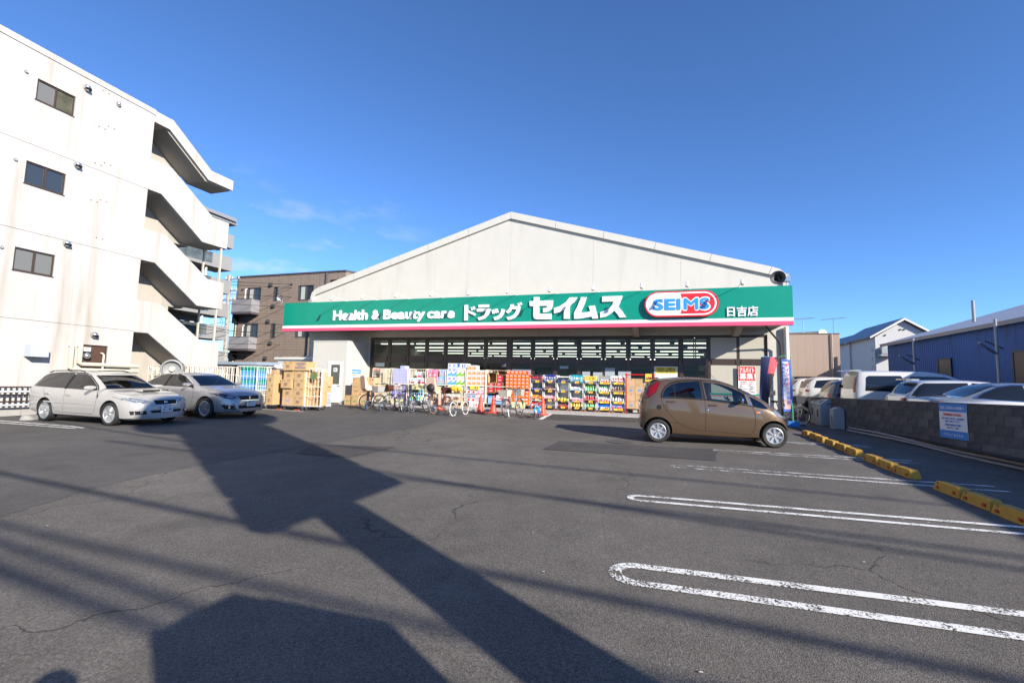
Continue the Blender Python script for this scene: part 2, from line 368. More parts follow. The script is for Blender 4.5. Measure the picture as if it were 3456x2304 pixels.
for i in range(10):
    a, b = out[i], out[i+1]; c, d = inn[9-i], inn[10-i]
    n = 5 if i in (4, 5) else 1
    for k in range(n):
        L = lambda p, q, t: (p[0]+(q[0]-p[0])*t, p[1]+(q[1]-p[1])*t)
        t0, t1 = k/n, (k+1)/n-(.0015 if n > 1 else 0)
        mb.prism([L(a, b, t0), L(a, b, t1), L(d, c, t1), L(d, c, t0)], XZ, FY-.10, FY-.002)
S(mb, 'roof_trim', TRIM)
# sign band
SY = 19.0
mb = MB(); 
for a, b in ((-18.6, -14.8), (-14.797, -11), (-10.997, -7.2), (-7.197, -3.4), (-3.397, .4), (.403, 4.66)): mb.box(a, b, SY, SY+.22, 4.287, 5.47)
mb.box(-18.6, 4.66, SY+.222, SY+.30, 4.02, 5.46)
band = S(mb, 'sign_band', GREEN)
mb = MB(); mb.box(-18.61, 4.67, SY-.012, SY+.22, 4.157, 4.285); S(mb, 'white_stripe', SIGNW)
mb = MB(); mb.box(-18.61, 4.67, SY-.012, SY+.22, 4.01, 4.155); S(mb, 'pink_stripe', PINK)
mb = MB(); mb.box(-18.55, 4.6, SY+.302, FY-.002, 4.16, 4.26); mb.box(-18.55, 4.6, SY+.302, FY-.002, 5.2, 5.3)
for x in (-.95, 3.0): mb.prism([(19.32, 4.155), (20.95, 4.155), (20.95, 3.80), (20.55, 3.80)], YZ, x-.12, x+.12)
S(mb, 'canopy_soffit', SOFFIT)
GL = {
'ト': [[(-8.376,5.091),(-8.213,5.087),(-8.211,4.866),(-7.811,4.685),(-7.862,4.592),(-8.21,4.751),(-8.209,4.382),(-8.374,4.382)],[(-8.07,4.968),(-8.01,4.987),(-7.962,4.851),(-8.023,4.833)],[(-7.974,5.003),(-7.907,5.015),(-7.857,4.877),(-7.92,4.859)]],
'ラ': [[(-7.694,5.081),(-7.204,5.079),(-7.209,4.954),(-7.695,4.95)],[(-7.773,4.903),(-7.127,4.893),(-7.157,4.733),(-7.236,4.594),(-7.381,4.455),(-7.529,4.402),(-7.664,4.384),(-7.723,4.513),(-7.564,4.538),(-7.431,4.612),(-7.359,4.695),(-7.331,4.765),(-7.771,4.77)]],
'ッ': [[(-7.071,4.829),(-6.962,4.855),(-6.903,4.671),(-7.006,4.645)],[(-6.933,4.863),(-6.801,4.882),(-6.737,4.709),(-6.877,4.684)],[(-6.601,4.874),(-6.447,4.828),(-6.5,4.634),(-6.613,4.483),(-6.757,4.394),(-6.912,4.371),(-6.972,4.504),(-6.82,4.535),(-6.704,4.611),(-6.634,4.721)]],
'グ': [[(-6.186,5.058),(-6.042,5.054),(-6.069,4.98),(-5.744,4.971),(-5.768,4.784),(-5.849,4.592),(-6.003,4.444),(-6.174,4.383),(-6.29,4.374),(-6.365,4.498),(-6.207,4.517),(-6.064,4.583),(-5.966,4.692),(-5.913,4.837),(-6.123,4.842),(-6.184,4.738),(-6.297,4.658),(-6.401,4.738),(-6.288,4.838),(-6.218,4.948)],[(-5.884,5.078),(-5.811,5.103),(-5.76,5.005),(-5.83,4.979)],[(-5.785,5.122),(-5.711,5.136),(-5.652,5.03),(-5.731,5.01)]],
'セ': [[(-5.15,5.345),(-4.901,5.337),(-4.903,5.178),(-4.296,5.181),(-4.312,4.965),(-4.358,4.804),(-4.493,4.699),(-4.63,4.67),(-4.727,4.672),(-4.73,4.854),(-4.579,4.864),(-4.533,4.949),(-4.899,4.954),(-4.897,4.613),(-4.355,4.607),(-4.356,4.367),(-4.984,4.378),(-5.11,4.413),(-5.149,4.523),(-5.15,4.947),(-5.327,4.952),(-5.332,5.172),(-5.146,5.175)]],
'イ': [[(-4.255,4.842),(-4.006,4.916),(-3.766,5.071),(-3.582,5.28),(-3.257,5.269),(-3.392,5.073),(-3.576,4.891),(-3.577,4.371),(-3.823,4.376),(-3.821,4.764),(-3.976,4.674),(-4.24,4.612)]],
'ム': [[(-3.104,5.277),(-2.863,5.269),(-2.982,4.928),(-3.11,4.627),(-2.861,4.635),(-2.711,4.671),(-2.786,4.883),(-2.534,4.908),(-2.393,4.37),(-2.625,4.362),(-2.664,4.452),(-2.885,4.411),(-3.146,4.371),(-3.388,4.368),(-3.392,4.62),(-3.257,4.883)]],
'ス': [[(-2.236,5.275),(-1.42,5.274),(-1.469,5.094),(-1.586,4.838),(-1.43,4.653),(-1.268,4.388),(-1.529,4.385),(-1.617,4.529),(-1.743,4.674),(-1.906,4.535),(-2.082,4.435),(-2.306,4.387),(-2.308,4.622),(-2.11,4.683),(-1.882,4.846),(-1.757,5.051),(-2.235,5.052)]]}
for k, polys in GL.items():
    mb = MB()
    for p in polys: mb.prism(p, XZ, SY-.07, SY-.015)
    S(mb, 'sign_letter', SIGNW)
wl = lambda x, y, z: (x+6.9, y-21, z-.46)
def fit(name, body, x0, x1, zb, caph, y, m, bold=.02, ext=.012, parent=shop):
    o = write(name, body, caph/.70, (0, 0, 0), m, parent, bold=0, ext=ext, align='LEFT')
    me = o.data; xs = [v.co.x for v in me.vertices]
    s = (x1-x0-2*bold*caph)/(max(xs)-min(xs)); mn = min(xs)
    if bold:   # heavier weight: the outline repeated around a small ring
        bm = bmesh.new(); n = 8 if bold > .03 else 4
        for k in range(n):
            q = len(bm.verts); bm.from_mesh(me); bm.verts.ensure_lookup_table()
            for v in bm.verts[q:]: v.co += Vector((bold*caph*math.cos(2*PI*k/n)/s, bold*caph*math.sin(2*PI*k/n), .0004*k))
        bm.to_mesh(me); bm.free()
    o.scale = (s, 1, 1); o.location = wl(x0+bold*caph-mn*s, y, zb); return o
fit('sign_letter', 'Health', -15.49, -13.47, 4.54, .455, SY-.03, SIGNW, .075)
fit('sign_letter', '&', -13.25, -12.82, 4.54, .43, SY-.03, SIGNW, .075)
fit('sign_letter', 'Beauty', -12.61, -10.37, 4.54, .43, SY-.03, SIGNW, .075)
fit('sign_letter', 'care', -10.26, -8.86, 4.54, .43, SY-.03, SIGNW, .075)
fit('sign_letter', '日吉店', 2.45, 3.51, 4.39, .28, SY-.03, SIGNW, .03)
def stadium(x0, x1, z0, z1, n=14):
    r = (z1-z0)/2; c = (z0+z1)/2
    return [(x1-r+r*math.sin(PI*k/n), c-r*math.cos(PI*k/n)) for k in range(n+1)]+[(x0+r-r*math.sin(PI*k/n), c+r*math.cos(PI*k/n)) for k in range(n+1)]
logo = MB(); logo.prism(stadium(-.55, 2.16, 4.365, 5.375), XZ, SY-.16, SY-.02); lg = S(logo, 'sign_emblem', SIGNR)
mb = MB(); mb.prism(stadium(-.50, 2.08, 4.42, 5.32), XZ, SY-.164, SY-.161); S(mb, 'emblem_ring', SIGNW)
st = stadium(-.44, 2.02, 4.475, 5.265); dv = lambda z: .78+.075*(1-((z-4.87)/.4)**2)
right = [p for p in st if p[0] > 1.2]; mb = MB()
mb.prism(right+[(dv(5.265-.79*k/10), 5.265-.79*k/10) for k in range(11)], XZ, SY-.168, SY-.165); S(mb, 'emblem_half', SIGNR)
fit('emblem_letter', 'SEI', -.235, .79, 4.655, .40, SY-.172, SIGNB, .075, .006)
fit('emblem_outline', 'MS', .85, 1.87, 4.63, .45, SY-.172, SIGNW, .115, .004)
fit('emblem_letter', 'MS', .90, 1.82, 4.655, .405, SY-.180, SIGNB, .06, .005)
# window bays
MX = [-14.6, -13.52, -12.43, -11.34, -10.28, -9.18, -8.11, -6.88, -5.72, -4.63, -3.52, -2.41, -1.32, -.285, .88, 2.0, 3.11, 4.14]
FRAMEY = FY+.06
mb = MB()
for i, x in enumerate(MX):
    t = .11 if i == 7 else .06
    mb.box(x-t, x+t, FRAMEY, FRAMEY+.12, .62, 3.77)
mb.box(-14.66, 4.2, FRAMEY-.01, FRAMEY+.13, 3.771, 3.868)
for i in range(len(MX)-1): mb.box(MX[i]+.112, MX[i+1]-.112, FRAMEY-.012, FRAMEY+.11, 2.62, 2.86)
S(mb, 'window_frame', BROWNF)
def bay(x0, x1, z0, z1):
    f = MB(); e = .045
    f.box(x0, x1, FRAMEY+.02, FRAMEY+.08, z0, z0+e); f.box(x0, x1, FRAMEY+.02, FRAMEY+.08, z1-e, z1)
    f.box(x0, x0+e, FRAMEY+.02, FRAMEY+.08, z0+e, z1-e); f.box(x1-e, x1, FRAMEY+.02, FRAMEY+.08, z0+e, z1-e)
    wn = S(f, 'window', BROWNF)
    p = MB(); p.box(x0+e, x1-e, FRAMEY+.045, FRAMEY+.053, z0+e, z1-e)
    for k, v in enumerate(p.v): p.v[k] = (v[0]+6.9, v[1]-21, v[2]-.46)
    p.build('pane', PANE, wn)
for i in range(len(MX)-1):
    a = MX[i]+(.112 if i == 7 else .062); b = MX[i+1]-(.112 if i == 6 else .062)
    if i == 14:
        bay(a, (a+b)/2-.01, 2.862, 3.769)
        bay((a+b)/2+.01, b, 2.862, 3.769)
    else: bay(a, b, 2.862, 3.769)
    bay(a, b, .625, 2.618)
# interior: dark ceiling with rows of lit tubes, shelving, headers
INT = mat('shop_ceiling', (.10, .10, .095), .9); INW = mat('shop_back_wall', (.16, .15, .13), .9)
mb = MB(); mb.box(-18.3, 4.7, FY+.31, 51.6, 4.16, 4.24); S(mb, 'ceiling', INT)
mb = MB(); mb.box(-18.3, 4.7, FY+.31, 51.6, .46, .498); S(mb, 'shop_floor', mat('shop_floor_vinyl', (.35, .34, .32), .4))
mb = MB(); mb.box(-18.3, 4.7, 45, 45.2, .5, 4.15); S(mb, 'back_wall', INW)
TUBE = emit('lit_tube', (.93, 1.0, .86), 2.2)
tb = MB(); tb.box(-1.18, 1.18, -.09, .09, 0, .05); tme = tb.mesh('ceiling_light', TUBE)
for k, y in enumerate((23.4, 26.4, 29.4, 32.5, 35.4, 38.6, 42.0)):
    x = -17.2+(k*.83) % 2.4
    while x < 3.6:
        if random.random() > .04: inst('ceiling_light', tme, shop, wl(x, y, 3.98-.002*k))
        x += 2.62
shelfc = [mat('stock_%d' % i, c, .7, var=.5, vs=4) for i, c in enumerate(((.05, .12, .07), (.28, .06, .04), (.22, .2, .16), (.06, .07, .12), (.3, .2, .05)))]
for k in range(9):
    x = -13.2+k*1.95
    u = MB(); u.box(x, x+1.2, 23.6, 24.2, .5, 2.0+.15*(k % 3)); S(u, 'shelf_unit', shelfc[2])
    for q in range(4):
        u = MB(); u.box(x+.05+q*.28, x+.3+q*.28, 23.55, 23.598, .8+.3*(q % 2), 1.9); S(u, 'shelf_stock', shelfc[(k+q) % 5])
for x0, x1, c in ((-6.6, -4.9, 0), (-4.4, -3.4, 1), (-3.2, -1.3, 1), (-1.0, .5, 0), (.9, 2.0, 1), (-9.0, -7.4, 0), (-1.6, 1.8, 1), (-11.2, -9.6, 4)):
    u = MB(); u.box(x0, x1, 22.6+.3*(c % 3), 22.64+.3*(c % 3), 2.25-.05*c, 2.45-.05*c); S(u, 'aisle_header', shelfc[c])
# papers and boards behind the glass
def slip(x0, x1, z0, z1, m, name='window_notice', y=FY+.045): u = MB(); u.box(x0, x1, y, y+.008, z0, z1); return S(u, name, m)
GREYP = mat('grey_board', (.36, .40, .44), .6); BEIGE = mat('beige_blind', (.45, .43, .36), .7)
for a in ((-6.72, -5.78, 1.3, 2.30), (-3.35, -3.0, 1.35, 2.24), (-2.86, -2.45, 1.35, 2.22), (-2.33, -1.9, 1.35, 2.42), (-1.75, -1.2, 1.35, 2.28), (-4.4, -4.0, 2.36, 2.48)): slip(*a, GREYP)
slip(2.06, 3.05, 2.87, 3.76, BEIGE); slip(3.17, 4.07, 2.87, 3.76, BEIGE); slip(2.06, 3.05, .65, 2.60, BEIGE); slip(3.17, 4.07, .65, 2.60, BEIGE)
nb = slip(-.22, .74, 1.60, 2.52, mat('pale_poster', (.62, .66, .70), .6))
u = MB(); u.box(-.18, .70, FY+.036, FY+.044, 2.22, 2.49); S(u, 'poster_heading', mat('poster_yellow', (.70, .60, .05), .6))
fit('poster_lettering', '公共料金・各種料金', -.12, .64, 2.37, .075, FY+.034, DARKINK, .02, .001); fit('poster_lettering', 'お支払い頂けます!', -.10, .62, 2.26, .075, FY+.034, DARKINK, .02, .001)
u = MB(); u.box(-14.45, -13.6, FY+.036, FY+.044, 2.12, 2.23); S(u, 'window_strip', mat('brick_red_strip', (.42, .10, .07), .6))
u = MB(); u.box(-14.3, -13.75, FY+.036, FY+.044, 2.33, 2.52); S(u, 'window_strip', mat('pale_green_strip', (.55, .62, .52), .6))
u = MB(); u.box(-7.25, -7.0, FY+.04, FY+.046, 2.38, 2.58); S(u, 'window_sticker', mat('sticker_blue', (.03, .06, .3), .5))
u = MB(); u.prism([(-7.24, 2.42), (-7.02, 2.42), (-7.02, 2.57)], XZ, FY+.036, FY+.039); S(u, 'sticker_flash', YELLOWP)
u = MB(); u.box(2.0, 4.12, FY+.036, FY+.044, 1.36, 1.44); S(u, 'window_band', mat('band_green', (0, .3, .15), .5))
u = MB(); u.box(2.0, 4.12, FY+.036, FY+.044, 1.31, 1.345); S(u, 'window_band', PINK)
# store room box with its door
u = MB(); 
u.box(-16.75, -15.80, 19.2, 19.26, .44, 3.49); u.box(-14.90, -14.72, 19.2, 19.26, .44, 3.49); u.box(-15.798, -14.902, 19.2, 19.26, 2.50, 3.49)
u.box(-16.75, -16.69, 19.262, 20.998, .44, 3.49); u.box(-14.78, -14.72, 19.262, 20.998, .44, 3.49); u.box(-16.688, -14.782, 19.262, 20.998, 3.43, 3.489)
u.box(-16.77, -14.70, 19.18, 20.998, 3.492, 3.53)
S(u, 'store_room', mat('store_room_panel', (.54, .525, .475), .55, var=.03, dirt=(.46, .44, .39), ds=2, dlo=.6, dhi=.9, dstretch=(1, 1, .1)))
u = MB(); 
for a in ((-15.795, -15.75, .44, 2.495), (-14.95, -14.905, .44, 2.495), (-15.75, -14.95, 2.45, 2.495)): u.box(a[0], a[1], 19.18, 19.25, a[2], a[3])
S(u, 'door_frame', WHITE)
u = MB(); u.box(-15.745, -14.955, 19.20, 19.235, .46, 1.36); u.box(-15.745, -15.62, 19.20, 19.235, 1.36, 2.445); u.box(-15.08, -14.955, 19.20, 19.235, 1.36, 2.445); u.box(-15.62, -15.08, 19.20, 19.235, 2.33, 2.445)
dr = S(u, 'door', WHITE)
u = MB(); u.box(-15.62, -15.08, 19.215, 19.222, 1.36, 2.33)
for k, v in enumerate(u.v): u.v[k] = (v[0]+6.9, v[1]-21, v[2]-.46)
u.build('pane', mat('door_glass', (.10, .11, .09), .12), dr)
u = MB(); u.tube([(-15.02, 19.14, 1.30), (-15.14, 19.14, 1.30)], .014); u.tube([(-15.02, 19.2, 1.30), (-15.02, 19.14, 1.30)], .016)
for k, v in enumerate(u.v): u.v[k] = (v[0]+6.9, v[1]-21, v[2]-.46)
u.build('handle', STEEL, dr)
slip(-15.46, -15.24, 1.98, 2.17, PAPER, 'door_notice', 19.204)
fit('door_lettering', '事務', -15.42, -15.30, 2.05, .06, 19.201, DARKINK, .02, .001)
u = MB(); u.box(-15.93, -15.86, 19.17, 19.198, 1.42, 1.55); S(u, 'bell_box', GREY)
# downpipes
u = MB(); u.tube([(-18.75, 20.9, 4.3), (-18.70, 20.85, 3.7), (-18.70, 20.85, .45)], .07, 8); S(u, 'downpipe', mat('blue_grey_pipe', (.10, .12, .15), .5), smooth=True)
u = MB(); u.tube([(4.86, 20.88, 4.16), (4.86, 20.88, .45)], .085, 10); S(u, 'downpipe', WHITE, smooth=True)
u = MB(); u.tube([(3.9, 19.9, 4.12), (4.55, 20.70, 3.55), (4.62, 20.80, 3.35), (4.62, 20.80, .45)], .038, 8); S(u, 'downpipe', BROWNF, smooth=True)
u = MB(); u.box(4.22, 4.42, 20.9, 20.998, 1.42, 1.60); S(u, 'meter_box', DARKGREY)
# poster on the window: part-time staff wanted
u = MB(); u.box(3.08, 3.74, 20.93, 20.945, 1.42, 2.56); pst = S(u, 'wall_poster', PAPER)
u = MB(); u.box(3.10, 3.72, 20.922, 20.929, 1.98, 2.55); S(u, 'poster_heading', mat('poster_red', (.80, .04, .025), .6))
fit('poster_lettering', 'アルバイト', 3.14, 3.68, 2.31, .17, 20.92, PAPER, .03, .001); fit('poster_lettering', '募集！', 3.13, 3.72, 2.05, .19, 20.92, PAPER, .03, .001)
for k in range(7): fit('poster_lettering', random.choice(('時給九百円より・週三日', '品出し・レジ・清掃 他', '受付 店長まで 履歴書', '午後五時から十時まで')), 3.13, 3.69-.04*(k % 3), 1.90-.068*k, .036, 20.922, (REDINK if k in (1, 5) else DARKINK), .0, .001)
# poster on the store-room side: parking notice
PBLUE = mat('notice_blue', (.05, .25, .66), .6)
u = MB(); u.box(-14.718, -14.705, 19.62, 20.37, 1.26, 2.12); S(u, 'wall_notice', PAPER)
u = MB(); u.box(-14.704, -14.70, 19.62, 20.37, 1.92, 2.12); u.box(-14.704, -14.70, 19.62, 20.37, 1.26, 1.42); S(u, 'notice_heading', PBLUE)
def side_text(body, yc, z, size, m, x=-14.698, bold=0):
    o = write('notice_lettering', body, size, (x+6.9, yc-21, z-.46), m, shop, rot=(PI/2, 0, PI/2), bold=bold); return o
side_text('当店ご利用のお客様へ', 19.995, 1.985, .068, PAPER, bold=.002)
side_text('駐車時間は 30分以内', 19.995, 1.82, .052, REDINK); side_text('お願い申し上げます', 19.96, 1.72, .05, PBLUE); side_text('無断駐車は固く', 19.94, 1.62, .05, PBLUE); side_text('お断りします', 19.9, 1.52, .05, PBLUE)
# ------------------------------------------------------------------ sign lamps, speakers, floodlight
LAMPX = [-14.8, -13.08, -11.29, -9.53, -7.75, -5.97, -4.17, -2.41, -.62, 1.12, 2.89]
lamp = thing('sign_lamp', 'white spot lamp on a thin arm above the left end of the sign lettering', 'sign lamp', (LAMPX[0], 19.1, 5.47), 0, 'spot lamps along the sign')
u = MB(); u.tube([(0, 0, 0), (-.02, -.1, .03), (-.08, -1.02, .08)], .011); u.box(-.05, .05, -.06, .06, 0, .035); u.build('arm', WHITE, lamp)
u = MB(); u.rev([(.025, .05), (.045, .04), (.046, -.08), (.062, -.16), (.058, -.185)], 12, Matrix.Translation((-.08, -1.02, .06)) @ Matrix.Rotation(-.45, 4, 'X')); lh = u.build('lamp_head', WHITE, lamp, 40)
u = MB(); u.rev([(.0, -.187), (.056, -.186), (.04, -.178)], 12, Matrix.Translation((-.08, -1.02, .06)) @ Matrix.Rotation(-.45, 4, 'X')); u.build('lens', STEEL, lh)
where = ['', 'between the words Health and Beauty, over the ampersand', 'over the word Beauty on the sign', 'over the word care on the sign', 'over the first small Japanese letters of the sign', 'over the end of the small Japanese lettering', 'over the large first Japanese letter of the sign', 'over the gap before the last large Japanese letter', 'just left of the red and white oval emblem', 'over the middle of the red and white oval emblem', 'over the small store name at the right']
for i, x in enumerate(LAMPX[1:], 1): dup(lamp, (x, 19.1, 5.47), 0 if i < 8 else (.05, -.05, .03)[i-8], 'white spot lamp '+where[i])
sp = thing('horn_speaker', 'silver horn loudspeaker on the left end of the green sign', 'loudspeaker', (-18.9, 19.1, 5.47))
R = Matrix.Translation((0, -.05, .27)) @ Matrix.Rotation(PI/2, 4, 'X') @ Matrix.Rotation(.15, 4, 'Y')
u = MB(); u.rev([(.03, -.2), (.05, -.05), (.11, .05), (.18, .10), (.188, .10), (.12, .04), (.055, -.05)], 20, R, True); u.build('horn', STEEL, sp, 50)
u = MB(); u.rev([(.0, .0), (.055, -.01), (.04, .05), (.0, .055)], 12, R); u.build('horn_centre', STEEL, sp, 50)
u = MB(); u.tube([(0, 0, 0), (0, .05, .12), (0, .08, .25)], .015); u.build('bracket', GREY, sp)
sp = thing('horn_speaker', 'black horn loudspeaker on the right end of the green sign', 'loudspeaker', (4.22, 19.1, 5.47))
R = Matrix.Translation((0, -.05, .30)) @ Matrix.Rotation(PI/2, 4, 'X') @ Matrix.Rotation(-.3, 4, 'Y')
u = MB(); u.rev([(.03, -.3), (.06, -.1), (.14, .02), (.25, .10), (.258, .10), (.15, .0), (.07, -.1)], 24, R, True); u.build('horn', DARKGREY, sp, 50)
u = MB(); u.rev([(.0, .02), (.07, -.02), (.05, .06), (.0, .065)], 12, R); u.build('horn_centre', BLACK, sp, 50)
u = MB(); u.tube([(0, 0, 0), (0, .08, .12), (.02, .15, .30)], .015); u.build('bracket', GREY, sp)
fl = thing('floodlight', 'grey floodlight beside the black horn loudspeaker on the sign', 'floodlight', (4.50, 19.12, 5.47))
u = MB(); u.box(-.12, .12, -.06, .1, .16, .34); u.build('housing', GREY, fl); u = MB(); u.box(-.10, .10, -.068, -.061, .18, .32); u.build('lens', STEEL, fl); u = MB(); u.tube([(0, 0, 0), (0, .02, .16)], .015); u.build('bracket', GREY, fl)
fl = thing('floodlight', 'small grey floodlight at the left corner of the shop gable', 'floodlight', (-18.45, 20.9, 5.8))
u = MB(); u.box(-.12, .10, -.25, -.05, -.02, .16); u.build('housing', GREY, fl); u = MB(); u.box(-.02, .02, -.05, .1, .03, .1); u.build('bracket', DARKGREY, fl)
# ------------------------------------------------------------------ left: white apartment block with outside stair
BW = mat('white_render', (.465, .44, .412), .85, var=.05, vs=.8, bump=.004, bs=25, dirt=(.31, .265, .21), ds=1.7, dlo=.52, dhi=.80, dstretch=(1, 1.3, .09))
BW2 = mat('cream_render', (.42, .385, .34), .85, var=.04, vs=1.5, dirt=(.34, .30, .25), ds=1.2, dlo=.55, dhi=.85, dstretch=(1, 1, .2))
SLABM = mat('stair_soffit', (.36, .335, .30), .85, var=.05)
PIPEM = mat('cream_pipe', (.50, .47, .38), .5, var=.04)
WGL = mat('dark_window', (.035, .045, .055), .08, spec=.8)
WGL2 = mat('frosted_window', (.155, .155, .145), .25)
WGL3 = mat('ochre_blind', (.085, .08, .045), .3, var=.5, vs=3)
X0 = -20.0
apt = thing('apartment_building', 'tall white rendered apartment block with an outside stair at its end', 'apartment block', (X0, 6, .2))
def A(mb, name, m, parent=apt, smooth=False):
    for i, v in enumerate(mb.v): mb.v[i] = (v[0]-X0, v[1]-6, v[2]-.2)
    return mb.build(name, m, parent, smooth)
ST = 2.93
wins = [(9.10, 10.17, 10.76, 11.50, WGL2, WGL3), (9.07, 10.15, 7.83, 8.60, WGL, WGL), (9.05, 10.11, 4.90, 5.66, WGL2, WGL2), (11.21, 12.0, 1.35, 2.65, None, None)]
def wall_holes(y0, y1, z0, z1, holes, x0, x1):
    mb = MB(); ysx = sorted({y0, y1} | {h[0] for h in holes} | {h[1] for h in holes}); zsx = sorted({z0, z1} | {h[2] for h in holes} | {h[3] for h in holes})
    for a, b in zip(ysx, ysx[1:]):
        for c, d in zip(zsx, zsx[1:]):
            if not any(h[0] <= (a+b)/2 <= h[1] and h[2] <= (c+d)/2 <= h[3] for h in holes):
                mb.quad((x1, a, c), (x1, b, c), (x1, b, d), (x1, a, d))
    for h in holes:
        a, b, c, d = h[:4]
        mb.quad((x1, a, c), (x1, b, c), (x0, b, c), (x0, a, c)); mb.quad((x1, a, d), (x1, b, d), (x0, b, d), (x0, a, d)); mb.quad((x1, a, c), (x1, a, d), (x0, a, d), (x0, a, c)); mb.quad((x1, b, c), (x1, b, d), (x0, b, d), (x0, b, c))
    return mb
# one sheet per storey, with fine recessed joints between them
lev = [.1, 3.32, 6.25, 9.18, 12.38]
for k in range(4):
    z0, z1 = lev[k]+(.012 if k else 0), lev[k+1]
    mb = wall_holes(-22, 12.84, z0, z1, [h for h in wins if z0 < h[2] < z1], X0-.16, X0); A(mb, 'wall', BW)
mb = MB(); mb.box(-36, X0-.165, -22, 12.8, .1, 12.3); A(mb, 'core_wall', BW2)
mb = MB(); mb.box(-36, X0+.03, -22, 12.86, 12.385, 12.60); A(mb, 'parapet', BW)
for (a, b, c, d, g1, g2) in wins:
    if g1 is None:
        u = MB(); u.box(X0-.12, X0-.07, a+.03, b-.03, c, d-.03); dd = A(u, 'door', mat('brown_door', (.075, .040, .025), .5, var=.1))
        u = MB(); u.box(X0-.13, X0-.05, a, a+.03, c, d); u.box(X0-.13, X0-.05, b-.03, b, c, d); u.box(X0-.13, X0-.05, a+.031, b-.031, d-.03, d)
        A(u, 'door_frame', BROWNF); continue
    u = MB(); e = .045; m_ = (a+b)/2
    for q in ((a, b, c, c+e), (a, b, d-e, d), (a, a+e, c+e, d-e), (b-e, b, c+e, d-e), (m_-.03, m_+.03, c+e, d-e)): u.box(X0-.10, X0-.04, *q)
    u.box(X0-.10, X0+.02, a-.02, b+.02, c-.03, c-.002)
    wn = A(u, 'window', BROWNF)
    for y0, y1, g in ((a+e, m_-.03, g1), (m_+.03, b-e, g2)):
        u = MB(); u.box(X0-.085, X0-.075, y0, y1, c+e, d-e); A(u, 'pane', g, wn).location = -wn.location
hm = MB(); hm.rev([(.11, -.02), (.115, .06), (.09, .12), (.05, .155), (0, .165)], 14, Matrix.Rotation(PI/2, 4, 'Y')); hme = hm.mesh('vent_hood', STEEL, 50)
hd = MB(); hd.rev([(0, .166), (.07, .146), (.085, .12)], 12, Matrix.Rotation(PI/2, 4, 'Y') @ Matrix.Rotation(-.9, 4, 'Y')); 
for y, z in ((10.45, 12.02), (10.42, 9.07), (10.37, 6.16), (11.49, 3.03)):
    o = inst('vent_hood', hme, apt, (0, y-6, z-.2)); u = MB(); u.box(.03, .165, -.085, .085, -.09, -.02); inst('vent_grille', u.mesh('vent_grille', BLACK), o)
o = inst('vent_hood', hme, apt, (0, 11.48-6, 12.03-.2)); o.scale = (.75,)*3
rm = MB(); rm.rev([(.05, 0), (.05, .05), (.03, .055), (0, .04)], 10, Matrix.Rotation(PI/2, 4, 'Y')); rme = rm.mesh('vent_cap', GREY)
for y, z in ((8.78, 11.52), (8.79, 8.49), (8.72, 5.55)): inst('vent_cap', rme, apt, (0, y-6, z-.2))
sm = MB(); sm.rev([(.022, 0), (.022, .015), (0, .018)], 8, Matrix.Rotation(PI/2, 4, 'Y')); sme = sm.mesh('form_tie', mat('rust_spot', (.22, .16, .11), .8))
for k in range(4):
    for dy in (0, .2): inst('form_tie', sme, apt, (0, 10.95+dy-6, 12.25-.95*k*1.5-.2)); inst('form_tie', sme, apt, (0, 11.25+dy-6, 11.0-1.45*k-.2))
u = MB(); u.prism([(0, 0), (.36, -.10), (.36, -.44), (0, -.44)], lambda a, b, t: (X0+a, t, 2.55+b), 9.58, 10.06); A(u, 'kitchen_hood', mat('galvanised', (.42, .46, .52), .4, var=.06))
for path, r in (([(X0+.12, 11.07, 2.55), (X0+.12, 11.07, 1.97), (X0+.12, 11.15, 1.93), (X0+.12, 13.05, 1.92)], .075), ([(X0+.12, 10.82, 2.55), (X0+.12, 10.82, 1.78), (X0+.12, 10.9, 1.73), (X0+.12, 13.05, 1.72)], .07), ([(X0+.05, 11.82, 2.35), (X0+.12, 11.82, 2.3), (X0+.12, 11.82, 1.2)], .035)):
    u = MB(); u.tube([(X0-.05, path[0][1], path[0][2]+.02)]+path, r, 9); A(u, 'pipe', PIPEM, smooth=50)
u = MB(); u.box(X0, X0+.06, 11.22, 11.42, 2.40, 2.55); A(u, 'light_box', WHITE)
u = MB(); u.rev([(0, .16), (.09, .13), (.12, .06), (.12, 0)], 14, Matrix.Translation((X0, 11.32, 2.24)) @ Matrix.Rotation(PI/2, 4, 'Y')); A(u, 'porch_light', STEEL, smooth=50)
